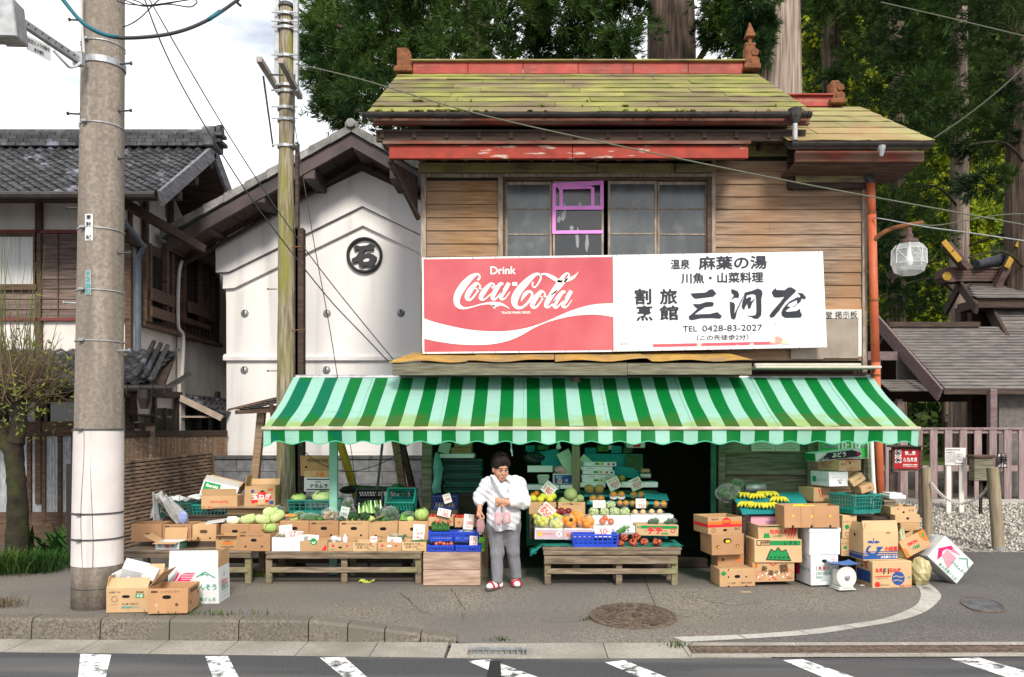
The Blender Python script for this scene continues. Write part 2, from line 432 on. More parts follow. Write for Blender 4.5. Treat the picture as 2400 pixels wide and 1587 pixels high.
m_cardt=mat('tan_cardboard',(.545,.365,.20),(.49,.325,.175),scale=5,rough=.85,bump=.04,obj=.10)
m_cardw=plain('white_carton',(.66,.67,.69),.6)
m_cardp=plain('pink_carton',(.78,.37,.46),.6)
m_cardm=plain('mauve_carton',(.56,.40,.46),.7)
m_foam=mat('white_foam',(.70,.71,.72),(.66,.67,.68),scale=60,rough=.6,bump=.1)
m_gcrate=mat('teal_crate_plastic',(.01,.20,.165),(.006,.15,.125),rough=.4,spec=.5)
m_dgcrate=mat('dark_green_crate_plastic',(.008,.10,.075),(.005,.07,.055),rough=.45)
m_bbask=mat('blue_basket_plastic',(.012,.06,.52),(.01,.045,.42),rough=.35,spec=.5)
m_lime=plain('lime_basket_plastic',(.20,.55,.05),.4)
m_teal=mat('teal_cloth',(.01,.19,.16),(.008,.15,.125),scale=40,rough=.95,bump=.2)
m_tealm=mat('turquoise_board',(.015,.23,.25),(.01,.19,.21),scale=5,rough=.8)
m_clear=clear_mat('clear_plastic')
m_bag=clear_mat('crumpled_clear_bag',base=.16,rough=.16)
m_frost=clear_mat('milky_plastic_sheet',base=.45,rough=.3)
m_ink_r=plain('red_ink',(.66,.022,.03),.7)
m_ink_k=plain('black_ink',(.02,.018,.02),.7)
m_ink_g=plain('green_ink',(.012,.30,.16),.7)
m_ink_dg=plain('leaf_green_ink',(.01,.24,.06),.7)
m_ink_b=plain('blue_ink',(.02,.075,.27),.7)
m_ink_br=plain('brown_ink',(.10,.055,.03),.8)
m_ink_o=plain('orange_ink',(.74,.17,.02),.7)
m_ink_m=plain('magenta_ink',(.78,.015,.13),.6)
m_ink_w=plain('white_ink',(.8,.8,.78),.7)
m_ink_t=plain('teal_ink',(.02,.34,.34),.7)
m_ink_y=plain('yellow_ink',(.8,.5,.04),.7)
m_cardp_=paper('price_paper',(.78,.76,.72))
def foliage(name,c1,c2,island=.45,trans=.3):return mat(name,c1,c2,scale=.55,rough=.75,island=island,trans=trans,lo=.4,hi=.6,spec=.2,detail=3)
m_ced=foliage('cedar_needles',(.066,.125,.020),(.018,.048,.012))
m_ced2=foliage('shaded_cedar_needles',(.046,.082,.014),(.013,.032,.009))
m_yel=foliage('yellow_green_leaves',(.36,.40,.02),(.15,.21,.014),island=.5,trans=.45)
m_hill=foliage('hill_leaves',(.06,.10,.018),(.018,.036,.010),island=.5)
m_shrub=foliage('shrub_leaves',(.035,.10,.018),(.018,.05,.012))
m_grassb=foliage('grass_blades',(.075,.135,.022),(.035,.07,.014))
m_dry=foliage('dry_twigs',(.15,.11,.07),(.075,.055,.035),trans=0)
m_yleaf=foliage('yellowing_leaves',(.20,.23,.05),(.12,.15,.03))
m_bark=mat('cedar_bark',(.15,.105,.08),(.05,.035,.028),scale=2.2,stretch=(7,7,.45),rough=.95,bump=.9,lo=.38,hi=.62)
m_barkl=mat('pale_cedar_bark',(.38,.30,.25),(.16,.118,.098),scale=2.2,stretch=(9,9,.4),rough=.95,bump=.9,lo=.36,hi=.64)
m_barkm=mat('mossy_bark',(.034,.027,.018),(.013,.011,.008),scale=6,rough=.95,bump=.8,c3=(.04,.046,.012),d3=.58,s3=5)
# ground, road, kerb
def yi(X):return 7.43-.03*X if X<0 else 7.43+.01*X
def yo(X):return 6.97-.045*X if X<0 else 6.97+.01*X
def sstep(a,b,x):
 t=max(0.,min(1.,(x-a)/(b-a)));return t*t*(3-2*t)
def zg(X,Y):
 k=max(0.,min(1.,(X+1.94)/1.32))
 d=yi(X)
 z=k*float(np.interp(Y-d,(0,.12,.3,.95,1.25,1.55),(-.19,-.165,-.142,-.125,-.055,0)))
 if Y>11.6:z+=.05*(Y-11.6)if Y<17 else.27
 return z
def G(px,py,dz=0.0):
 z=0.0
 for _ in range(12):
  Y=gd(py,z);p=P(px,py,Y);z=.5*z+.5*(zg(p.x,p.y)+dz)
 return P(px,py,gd(py,z))
c7=lambda x,y:(x*.506,1350+y*.506)
c8=lambda x,y:(1200+x*.506,1350+y*.506)
def sheet(x0,x1,y0f,y1f,nx,ny,zf):
 mb=MB()
 def fn(u,v):
  X=x0+(x1-x0)*u;a,b=y0f(X),y1f(X);Y=a+(b-a)*v
  return(X,Y,zf(X,Y))
 return mb.grid(fn,nx,ny)
KB=lambda X:yi(X)+(.205 if X<-.62 else.0)
b=sheet(-40,40,lambda X:-60,lambda X:yo(X),40,6,lambda X,Y:-.2);struct('road',b,m_road)
def ysw(X):return yi(X)+.16*(1 if X<-.62 else 0)
b=sheet(-12,12,ysw,lambda X:11.6,240,42,zg);struct('pavement',b,m_asph,smooth=True)
b=MB()
for s in(-1,1):
 b.add([(s*12,7.2,0),(s*45,7.2,0),(s*45,11.6,0),(s*12,11.6,0)],[(0,1,2,3)if s>0 else(3,2,1,0)])
struct('pavement_far',b,m_asph)
b=sheet(5.1,14,lambda X:11.6,lambda X:17.6,60,50,lambda X,Y:zg(X,Y)+.006);struct('gravel_ground',b,m_gravel,smooth=True)
b=MB();b.grid(lambda u,v:(-300+600*u,11.55+v*v*500,zg(0,11.55+v*v*500)-.006),20,40);struct('ground',b,m_earth)
pv,pf=[],[]
n=9000
gx=nrg.uniform(5.2,11.5,n);gy_=nrg.uniform(11.7,16.6,n)
o8=np.array([(1,0,0),(-1,0,0),(0,1,0),(0,-1,0),(0,0,1),(0,0,-1)])
f8=np.array([(0,2,4),(2,1,4),(1,3,4),(3,0,4),(2,0,5),(1,2,5),(3,1,5),(0,3,5)])
V=o8[None]*nrg.uniform(.014,.034,(n,1,3))*nrg.uniform(.7,1.3,(n,6,1))
V+=np.stack([gx,gy_,np.array([zg(a,b_)for a,b_ in zip(gx,gy_)])+.012],1)[:,None]
m_stone=mat('loose_stones',(.40,.37,.33),(.30,.28,.25),rough=.95,island=.75)
st=link('gravel',fastmesh('gravel',V.reshape(-1,3),(f8[None]+6*np.arange(n)[:,None,None]).reshape(-1,3),m_stone));st['kind']='stuff'
b=MB()
xs=[-12.3+.645*i for i in range(16)]
def kerb(xa,xb,za,zb):
 g=.006;xa+=g;xb-=g
 A=[]
 for X,z in((xa,za),(xb,zb)):
  f0=yi(X)
  A+=[(X,f0,-.22),(X,f0+.012,z-.025),(X,f0+.035,z),(X,f0+.20,z+.002),(X,f0+.20,-.22)]
 b.add(A,[(0,1,2,3,4),(9,8,7,6,5)]+[(i,5+i,5+(i+1)%5,(i+1)%5)for i in range(5)])
for x in xs:
 kerb(x,x+.645,0,0)
zk=lambda X:zg(X,yi(X)+.19)+.003
for xa,xb in((-1.98,-1.62),(-1.62,-1.28),(-1.28,-.95),(-.95,-.62)):kerb(xa,xb,zk(xa),zk(xb))
struct('kerb',b,m_conc)
b=MB()
X=-12.3
while X<1.42:
 L_=.645 if X<-.7 else.70
 if not(-.68<X+L_/2<.02):
  q=[(X+.004,yo(X),-.196),(X+L_-.004,yo(X+L_),-.196),(X+L_-.004,yi(X+L_)-.003,-.187),(X+.004,yi(X)-.003,-.187)]
  b.add(q+[(a,c,-.26)for a,c,_ in q],[(0,1,2,3),(0,4,5,1),(1,5,6,2),(3,2,6,7),(0,3,7,4)])
 X+=L_
X=1.43
b.span((-.66,6.99,-.26),(-.50,7.43,-.19));b.span((.07,6.975,-.26),(.16,7.43,-.19))
b.span((-.5,7.30,-.26),(.07,7.44,-.19));b.span((-.5,6.98,-.26),(.07,7.04,-.19))
while X<12:
 for ya,yb in((.0,.10),(.34,.46)):
  b.add([(X+.004,yo(X)+ya,-.192),(X+1.0,yo(X+1)+ya,-.192),(X+1.0,yo(X+1)+yb,-.187),(X+.004,yo(X)+yb,-.187)],[(0,1,2,3)])
 X+=1.0
struct('gutter',b,m_concl)
b=MB();b.span((-.52,7.03,-.40),(.09,7.31,-.29));b.add([(1.4,7.0,-.30),(13,7.1,-.30),(13,7.5,-.30),(1.4,7.4,-.30)],[(0,1,2,3)]);b.add([(-14,7.22,-.243),(-.68,7.06,-.243),(-.68,7.75,-.243),(-14,7.9,-.243)],[(0,1,2,3)]);b.add([(.1,7.02,-.243),(1.45,7.02,-.243),(1.45,7.75,-.243),(.1,7.75,-.243)],[(0,1,2,3)]);b.add([(-.7,7.33,-.242),(.12,7.33,-.242),(.12,7.75,-.242),(-.7,7.75,-.242)],[(0,1,2,3)]);struct('gutter_bed',b,m_earth)
inn=[(745,285),(1050,275),(1330,255),(1540,228),(1720,200),(1850,150),(1890,110),(1885,60),(1830,20),(1800,5)]
outr=[(800,308),(1090,293),(1390,273),(1600,243),(1790,210),(1910,170),(1975,120),(1985,85),(1930,35),(1895,15)]
si=smooth_pts(inn,4);so=smooth_pts(outr,4);b=MB()
for i in range(0,len(si)-1):
 t0,t1=(0.0,.93)if i%4==3 else(0.0,1.0)
 q=[]
 for(c_,t)in((so,t0),(so,t1),(si,t1),(si,t0)):
  a0,a1=c_[i],c_[i+1];q.append(G(*c8(a0[0]+(a1[0]-a0[0])*t,a0[1]+(a1[1]-a0[1])*t))+Vector((0,0,.006)))
 b.add(q,[(0,1,2,3)])
struct('pavement_edging',b,m_strip)
oc=[G(*c8(*p))for p in so];oy,oxs=[p.y for p in oc],[p.x for p in oc]
def dfn(u,v):Y=oy[0]+.02+(11.6-oy[0])*v;X0=float(np.interp(Y,oy,oxs));X=X0+(12-X0)*u*u;return(X,Y,zg(X,Y)+.003)
b=MB();b.grid(dfn,60,60);struct('driveway',b,mat('driveway_asphalt',(.17,.157,.148),(.075,.07,.068),scale=55,rough=.92,bump=.6,bscale=150,c3=(.095,.09,.088),d3=.54,s3=1.1,soft3=.2,detail=9,lo=.4,hi=.6),smooth=True)
def worn_paint():
 m=mat('worn_road_paint',(.80,.80,.79),(.66,.66,.66),scale=16,rough=.7)
 t=m.node_tree;N=t.nodes;L=t.links
 tcn=N.new('ShaderNodeTexCoord');q=N.new('ShaderNodeTexNoise');q.inputs['Scale'].default_value=7;q.inputs['Detail'].default_value=12;q.inputs['Roughness'].default_value=.72
 L.new(tcn.outputs['Object'],q.inputs['Vector'])
 r_=N.new('ShaderNodeMapRange');r_.inputs[1].default_value=.50;r_.inputs[2].default_value=.60
 L.new(q.outputs['Fac'],r_.inputs[0])
 tr=N.new('ShaderNodeBsdfTransparent');ms=N.new('ShaderNodeMixShader')
 L.new(r_.outputs[0],ms.inputs[0]);L.new(N['Principled BSDF'].outputs[0],ms.inputs[1]);L.new(tr.outputs[0],ms.inputs[2])
 L.new(ms.outputs[0],N['Material Output'].inputs['Surface'])
 return m
m_paint=worn_paint()
b=MB()
D=[[c7(372,360),c7(515,365),c7(490,468),c7(362,468)],[c7(950,372),c7(1055,370),c7(1105,468),c7(985,468)],[c7(1480,378),c7(1595,375),c7(1700,468),c7(1590,468)],[c7(2165,394),c7(2265,385),c7(2490,468),c7(2340,468)],[c8(430,400),c8(520,390),c8(715,468),c8(590,468)],[c8(1255,390),c8(1345,385),c8(1585,468),c8(1440,468)],[c8(2030,383),c8(2160,378),c8(2480,468),c8(2290,468)]]
for q in D:
 w4=[P(px,py,gd(py,-.196))for px,py in q]
 w4[2]=w4[1]+(w4[2]-w4[1])*2.6;w4[3]=w4[0]+(w4[3]-w4[0])*2.6
 b.grid(lambda u,v:w4[0].lerp(w4[1],u).lerp(w4[3].lerp(w4[2],u),v),2,6)
struct('road_marking',b,m_paint)
b=MB();q=[P(px,py,gd(py,-.190))for px,py in(c7(2270,392),c7(2318,392),c7(2322,468),c7(2255,468))];b.quad(q[0],q[3],q[2],q[1])
struct('road_patch',b,plain('fresh_tar',(.02,.02,.021),.8))
def manhole(label,c,r,rich):
 n_=Vector((0,.12,1))if rich else Vector((0,0,1))
 t=thing('manhole_cover',label,'manhole cover',c,rot=(R(5.0)if rich else 0,0,0))
 b=MB();b.lathe([(r,-.02),(r,.012),(r*.93,.012),(r*.93,-.02)],48,cap=False);part(t,'frame',b,m_iron,world=False)
 b=MB();b.lathe([(r*.92,-.02),(r*.92,.006),(.001,.006)],48)
 if rich:
  for k,(ra,rb,n)in enumerate(((.84,.72,22),(.67,.56,17),(.51,.40,12))):
   for i in range(n):
    a0=2*math.pi*(i+k*.4)/n;a1=a0+2*math.pi/n*.62
    pts=[(math.cos(a)*rr*r,math.sin(a)*rr*r)for rr,aa in((ra,(a0,a1)),(rb,(a1,a0)))for a in aa]
    b.add([(x,y,.007)for x,y in pts]+[(x,y,.016)for x,y in pts],[(4,5,6,7),(0,1,5,4),(1,2,6,5),(2,3,7,6),(3,0,4,7)])
  b.lathe([(r*.30,.006),(r*.30,.014),(r*.22,.014),(r*.22,.006)],24,cap=False)
  for i in range(6):
   a=i*R(60);b.bar((0,0,.012),(math.cos(a)*r*.2,math.sin(a)*r*.2,.012),.03,.012)
 part(t,'lid',b,m_iron if rich else m_cope,world=False)
 return t
manhole('large round rusty iron cover with brick-like raised pattern in the pavement',G(1483,1448)+Vector((0,0,.016)),.43,True)
mh=manhole('small dark round cover in the asphalt at the right corner',G(2303,1420)+Vector((0,0,.006)),.205,False)
q_=mh.location;mh.rotation_euler=(math.atan2(zg(q_.x,q_.y+.2)-zg(q_.x,q_.y-.2),.4),0,0)
q_=bpy.data.objects['manhole_cover'].location;bpy.data.objects['manhole_cover'].rotation_euler=(math.atan2(zg(q_.x,q_.y+.42)-zg(q_.x,q_.y-.42),.84),0,0)
t=thing('drain_grate','long steel bar grating set in the gutter on the right','drain grate',(1.5,7.2,-.19))
b=MB();X=1.5
while X<8.2:
 b.span((X,yo(X)+.11,-.23),(X+.028,yo(X)+.33,-.186));X+=.062
part(t,'cross_bars',b,m_iron)
b=MB()
for k in range(5):b.bar((1.5,6.985+.115+k*.052,-.195),(8.2,7.052+.115+k*.052,-.195),.014,.03)
part(t,'long_bars',b,m_iron)
b=MB();b.bar((1.47,7.09,-.2),(1.47,7.33,-.2),.03,.05)
part(t,'end_frame',b,m_iron)
t=thing('drain_grate','short steel grate in the gutter slab near the middle of the kerb','drain grate',(-.2,7.17,-.2))
b=MB()
for i in range(11):b.span((-.47+i*.05,7.045,-.22),(-.462+i*.05,7.295,-.19))
part(t,'bars',b,m_steel)
b=MB();b.bar((-.5,7.05,-.2),(.07,7.05,-.2),.012,.03);b.bar((-.5,7.29,-.2),(.07,7.29,-.2),.012,.03);part(t,'rim',b,m_steel)
def crackline(name,pts,wd,jit,m):
 b=MB();q=[]
 for(a,c)in zip(pts,pts[1:]):
  for i in range(8):q.append((a[0]+(c[0]-a[0])*i/8+rnd.gauss(0,jit),a[1]+(c[1]-a[1])*i/8+rnd.gauss(0,jit*.4)))
 q=[G(*p,.0)for p in q];v,f=[],[]
 for i,p in enumerate(q):
  d=(q[min(i+1,len(q)-1)]-q[max(0,i-1)]);n_=Vector((-d.y,d.x,0)).normalized()*wd*rnd.uniform(.4,1.2);z=Vector((0,0,.004));v+=[p+n_+z,p-n_+z]
  if i:f.append((2*i-2,2*i-1,2*i+1,2*i))
 b.add(v,f);struct(name,b,m)
m_crack=plain('crack_dirt',(.06,.054,.045),1)
crackline('pavement_crack',[c8(610,0),c8(640,80),c8(672,155)],.005,.3,m_crack)
for pts in([c7(1850,80),c7(1900,120),c7(1940,160),c7(2010,190)],[c7(1900,120),c7(1895,105),c7(1860,95)],[c8(130,212),c8(240,215),c8(350,205)],[c7(1055,90),c7(1130,60),c7(1180,20)],[c7(2090,60),c7(2150,150),c7(2140,220)],[c8(820,90),c8(1000,140),c8(1180,120)]):crackline('pavement_crack',pts,.0032,1.6,m_crack)
crackline('road_joint',[c7(60,395),c7(900,420),c7(1700,440)],.006,.5,m_crack)if False else None
# leaf clusters (numpy)
def tufts(centers,axes,nb,L,wd,spread,jit=.0,curl=0.0):
 """blades (one triangle each) fanned round each axis"""
 n=len(centers)
 d=axes[:,None]+nrg.normal(0,spread,(n,nb,3));d/=np.linalg.norm(d,axis=2,keepdims=True)
 ln=L*nrg.uniform(.6,1.25,(n,nb,1))
 s=np.cross(d,nrg.normal(0,1,(n,nb,3)));s/=np.linalg.norm(s,axis=2,keepdims=True)+1e-9
 base=centers[:,None]+nrg.normal(0,1,(n,nb,3))*jit
 tip=base+d*ln;tip[:,:,2]+=curl*ln[:,:,0]
 mid=base+d*ln*.45
 V=np.stack([base,mid+s*wd*ln*.5,tip,mid-s*wd*ln*.5],2).reshape(-1,3)
 Fq=np.arange(len(V)).reshape(-1,4)
 return V,Fq
def unit(a):return a/(np.linalg.norm(a,axis=-1,keepdims=True)+1e-9)
# the shop
SY=10.4
shop=thing('shop_building','old two-storey wooden shop with a mossy roof and red trim','building',(1.5,SY,0))
def zy(y,Y):return CH-(y/.988-CY)/F*Y
def xx(x,Y):return(x/.988-CX)/F*Y
XL,XR=xx(975,SY),xx(2005,SY)
WX0,WX1=xx(1165,SY),xx(1646,SY)
WZ1=zy(412,SY);WZ0=zy(640,SY)
ZF=2.5
b=MB()
b.span((XL+.01,SY+.03,ZF),(WX0,SY+.14,5.75));b.span((WX1,SY+.03,ZF),(3.15,SY+.14,5.75));b.span((3.15,SY+.03,ZF),(XR-.01,SY+.14,5.42))
b.span((WX0,SY+.03,ZF),(WX1,SY+.14,WZ0));b.span((WX0,SY+.03,WZ1),(WX1,SY+.14,5.75))
b.span((XL+.01,SY+.14,ZF),(XL+.12,13.9,5.75));b.span((XR-.12,SY+.14,ZF),(XR-.01,13.9,5.05));b.span((XL+.12,13.8,0),(XR-.12,13.9,5.05))
b.span((XL+.12,SY+.9,3.3),(XR-.12,SY+1.0,5.7))
part(shop,'core_wall',b,m_gap)
def planks(x0,x1,z0,z1,h,Y,thick=.02,lap=.016):
 b=MB();z=z0;i=0
 while z<z1-.02:
  top=min(z+h,z1);xs_=[x0]
  if x1-x0>1.4:xs_.append(x0+(x1-x0)*(.3+.4*((i*.618)%1)))if i%3==1 else None
  xs_.append(x1)
  for a,c in zip(xs_,xs_[1:]):
   a+=.0015;c-=.0015;e0=rnd.uniform(-.002,.002);e1=rnd.uniform(-.003,.003)
   v=[(a,Y-lap+e0,z),(c,Y-lap+e1,z),(c,Y,top-.004),(a,Y,top-.004),(a,Y+thick,z),(c,Y+thick,z),(c,Y+thick,top-.004),(a,Y+thick,top-.004)]
   b.add(v,[(0,1,2,3),(4,0,3,7),(1,5,6,2),(4,5,1,0),(3,2,6,7)])
  z+=h;i+=1
 return b
part(shop,'siding',planks(xx(988,SY),xx(1153,SY),2.6,zy(418,SY),.167,SY),m_wwarm,label='orange brown plank siding beside the window')
part(shop,'siding',planks(xx(1656,SY),xx(1994,SY),2.62,zy(372,SY),.160,SY),m_wgrey,label='weathered plank siding to the right of the window')
b=MB()
for x0,x1,za,zb in((975,988,2.5,zy(405,SY)),(1153,1165,2.6,zy(405,SY)),(1646,1656,2.6,zy(365,SY)),(1994,2006,2.45,zy(440,SY))):
 b.span((xx(x0,SY)+.002,SY-.045,za),(xx(x1,SY)-.002,SY+.028,zb),.006)
b.span((xx(975,SY),SY-.05,zy(412,SY)+.004),(xx(1653,SY),SY+.025,zy(404,SY)),.005)
part(shop,'corner_boards',b,m_sash)
b=MB()
b.span((xx(970,SY),SY-.07,zy(402,SY)),(xx(1382,SY),SY+.02,zy(380,SY)),.006)
b.span((xx(1383,SY),SY-.06,zy(404,SY)),(xx(1560,SY),SY+.02,zy(381,SY)),.006)
b.span((xx(1562,SY),SY-.075,zy(402,SY)),(xx(1650,SY),SY+.02,zy(383,SY)),.006)
b.span((xx(1662,SY),SY-.03,zy(362,SY)),(xx(1822,SY),SY+.02,zy(300,SY)),.006)
b.span((xx(1836,SY),SY-.12,zy(428,SY)),(xx(2004,SY),SY-.02,zy(376,SY)),.008)
part(shop,'mossy_boards',b,m_wmoss)
b=MB()
b.span((xx(1825,SY),SY-.10,zy(441,SY)),(xx(2006,SY),SY+.02,zy(429,SY)),.006)
b.span((xx(1822,SY),SY-.09,zy(441,SY)),(xx(1834,SY),SY+.02,zy(340,SY)),.006)
for k,(y0,y1)in enumerate(((330,312),(311,300),(299,290))):
 b.span((XL,SY-.02-.02*k,zy(y0,SY)),(xx(1820,SY),SY+.02,zy(y1,SY)),.004)
part(shop,'eave_boards',b,m_wdark)
b=MB()
b.span((WX0,SY-.03,WZ0),(WX0+.03,SY+.09,WZ1),.004);b.span((WX1-.05,SY-.03,WZ0),(WX1,SY+.09,WZ1),.004)
b.span((WX0,SY-.02,WZ1-.03),(WX1,SY+.09,WZ1),.004)
win=part(shop,'window',b,m_wbrown)
edges=[(1170,1278,.05),(1280,1398,.02),(1408,1521,.02),(1523,1640,.05)]
zr=[zy(482,SY),zy(541,SY)]
for i,(a,c,dy)in enumerate(edges):
 xa,xb=xx(a,SY),xx(c,SY);Y=SY+dy;b=MB();t_=.028
 b.span((xa,Y-.016,WZ0),(xa+t_,Y+.016,WZ1-.035),.003);b.span((xb-t_,Y-.016,WZ0),(xb,Y+.016,WZ1-.035),.003)
 b.span((xa+t_,Y-.015,WZ1-.075),(xb-t_,Y+.015,WZ1-.037),.003)
 for z in zr:b.span((xa+t_,Y-.013,z-.009),(xb-t_,Y+.013,z+.009),.002)
 part(win,'sash',b,m_sash)
 b=MB();b.span((xa+t_,Y-.002,WZ0),(xb-t_,Y+.004,WZ1-.07));part(win,'pane',b,m_glassd if i==1 else m_glass)
b=MB();Y=SY-.004;xa,xb=xx(1281,SY),xx(1396,SY)
def tape(p,q,w_=.055):b.bar((p[0],Y,p[1]),(q[0],Y,q[1]),.004,w_,up=(0,1,0))if False else b.bar((p[0],Y-.002*rnd.random(),p[1]),(q[0],Y-.002*rnd.random(),q[1]),.003,w_,up=(0,0,1)if abs(p[1]-q[1])<.1 else(1,0,0))
Z=lambda y:zy(y,SY)
tape((xa-.01,Z(430)),(xb+.005,Z(423)));tape((xa-.01,Z(482)),(xb,Z(481)),.05);tape((xa-.01,Z(538)),(xb,Z(537)),.04)
tape((xa+.012,Z(425)),(xa+.01,Z(540)),.045);tape((xb-.012,Z(424)),(xb-.012,Z(483)),.045)
tape((xa+.10,Z(432)),(xa+.10,Z(480)),.045);tape((xb-.13,Z(434)),(xb-.13,Z(480)),.045);tape((xa+.06,Z(436)),(xb-.13,Z(434)),.035)
part(win,'pink_tape',b,m_pink)
b=MB()
for k in range(7):
 x=xa+.05+rnd.random()*.45;b.ball((x,SY+.012,Z(450)-rnd.random()*.6),(.022,.003,.03+.09*rnd.random()),7,5,bump=.3)
part(win,'plastic_scraps',b,m_bag)  # milky slivers stand for the clear plastic and its vertical highlights
def shingle_roof(xa,xb,e,r,rows,lo_w,hi_w,seed):
 """sheets lapped in courses from the eave e=(Y,z) up to the ridge r=(Y,z)"""
 g=random.Random(seed);b=MB();ev,rv=Vector((0,e[0],e[1])),Vector((0,r[0],r[1]));sl=rv-ev;L_=sl.length;dr=sl.normalized();nm=Vector((0,-dr.z,dr.y))
 for i in range(rows):
  s0,s1=i/rows*L_,min(L_,(i+1.15)/rows*L_);x=xa
  x-=0;first=True
  while x<xb-.02:
   L2=g.uniform(lo_w,hi_w)*(.5 if first and i%2 else 1);first=False;x2=min(xb,x+L2)
   if xb-x2<.25:x2=xb
   nseg=5;up=g.uniform(.003,.010);v=[];f=[]
   for k in range(nseg+1):
    X=x+.003+(x2-x-.006)*k/nseg;h=up+g.uniform(-.003,.007);cut=g.uniform(-.007,.007)
    lo=ev+dr*(s0+cut)+nm*(h+.008);hi=ev+dr*s1+nm*.002
    v+=[(X,lo.y,lo.z),(X,hi.y,hi.z),(X,lo.y+nm.y*-.009,lo.z-nm.z*.009)]
    if k:q=3*(k-1);f+=[(q,q+3,q+4,q+1),(q+2,q+5,q+3,q)]
   f+=[(0,1,2),(3*nseg,3*nseg+2,3*nseg+1)]
   b.add(v,f);x=x2
 return b,nm
m_mossg=mat('moss_clump',(.16,.17,.03),(.10,.07,.03),scale=20,rough=1)
EV,RG=(9.78,5.53),(12.25,7.07)
b,nm=shingle_roof(-1.88,3.45,EV,RG,9,1.0,1.9,3)
part(shop,'roof',b,m_moss)
def slab_under(xa,xb,e,r,th,back=None):
 b=MB();ev,rv=Vector((0,e[0],e[1])),Vector((0,r[0],r[1]));dr=(rv-ev).normalized();nm=Vector((0,-dr.z,dr.y))
 a,c=ev-nm*.004,rv-nm*.004;a2,c2=a-nm*th,c-nm*th
 bk=back or(r[0]+(r[0]-e[0]),e[1]);d=Vector((0,bk[0],bk[1]));d2=d-Vector((0,0,th));c=Vector((0,r[0],r[1]-.004));c2=c-Vector((0,0,th*1.15))
 poly=[(a.y,a.z),(c.y,c.z),(d.y,d.z),(d2 .y,d2 .z),(c2 .y,c2 .z),(a2 .y,a2 .z)]
 n=len(poly);v=[(xa,*p)for p in poly]+[(xb,*p)for p in poly]
 f=[(0,1,4,5),(1,2,3,4),(6,11,10,7),(7,10,9,8)]+[(i,n+i,n+(i+1)%n,(i+1)%n)for i in range(n)]
 return b.add(v,f)
b=MB();g_=random.Random(5)
for i in range(46):
 X=g_.uniform(-1.8,3.4)if i%3 else g_.uniform(-1.8,-.6);s_=g_.choice((0,0,0,0,0,.11,.22));b.ball((X,EV[0]-.02+(RG[0]-EV[0])*s_,EV[1]+.015+(RG[1]-EV[1])*s_),(g_.uniform(.012,.05),g_.uniform(.01,.03),g_.uniform(.006,.02)),7,5,bump=.35,rg=g_)
part(shop,'moss_growth',b,m_mossg,label='clumps of moss and leaf litter along the roof edge')['kind']='stuff'
rs=part(shop,'roof_boarding',slab_under(-1.86,3.43,(9.82,5.53),RG,.09),m_wdark)
b=MB();b.span((-1.82,9.83,zy(290,9.86)),(3.42,9.89,zy(274,9.86)),.005);part(shop,'eave_fascia',b,m_redb)
b=MB();b.span((-1.80,9.90,5.34),(3.40,10.55,5.37));b.span((-1.80,9.92,5.24),(3.4,9.98,5.34))
for i in range(14):b.span((-1.75+i*.39,9.9,5.27),(-1.70+i*.39,10.4,5.34))
part(shop,'soffit',b,m_wdark)
def gutterpipe(name,xa,xb,Y,z,r_):
 b=MB();v=[];f=[];n=9
 for i,X in enumerate((xa,xb)):
  for rr in(r_,r_-.008):
   for k in range(n):
    a=math.pi*(1+k/(n-1));v.append((X,Y+math.cos(a)*rr,z+math.sin(a)*rr))
 for k in range(n-1):f+=[(k,k+1,2*n+k+1,2*n+k),(n+k,3*n+k,3*n+k+1,n+k+1)]
 f+=[(0,2*n,3*n,n),(n-1,2*n-1,4*n-1,3*n-1),tuple(range(n)),tuple(2*n+k for k in range(n))[::-1]]
 b.add(v,f)
 X=xa+.3
 while X<xb:b.tube([(X,Y-r_-.006,z+.01),(X,Y-r_*.8,z-r_*.7),(X,Y,z-r_-.006)],.008,6);X+=.62
 return part(shop,name,b,m_gutter,smooth=False)
gu=gutterpipe('gutter',xx(843,9.72),xx(1878,9.72),9.72,zy(263,9.72),.055)
b=MB();px_=xx(1841,9.7);b.lathe([(.045,zy(285,9.7)),(.075,zy(270,9.7)),(.085,zy(253,9.7))],8,Matrix.Translation((px_,9.70,0)));part(gu,'rain_hopper',b,m_gutter)
b=MB();b.tube([(px_,9.7,zy(286,9.7)),(px_,9.7,zy(325,9.7))],.03,10);part(gu,'downpipe',b,m_steel)
def ridge(xa,xb,Y,z0,z1,mt):
 b=MB();n=max(2,int((xb-xa)/.75));s_=(xb-xa)/n
 for i in range(n):b.span((xa+i*s_+.002,Y-.10,z0),(xa+(i+1)*s_-.002,Y+.10,z1),.006)
 part(shop,'ridge_box',b,m_red)
 b=MB();b.span((xa-.02,Y-.15,z1),(xb+.02,Y+.15,z1+.022),.008);part(shop,'ridge_cap',b,mt)
ridge(-1.66,3.24,12.25,7.02,7.195,m_wmoss)
b=MB();b.span((-1.93,12.05,7.02),(-1.66,12.45,7.10),.01)
b.prism([(-1.90,7.10),(-1.68,7.10),(-1.70,7.36),(-1.76,7.42),(-1.90,7.42)],12.18,12.32);part(shop,'ridge_end_block',b,m_rustf)
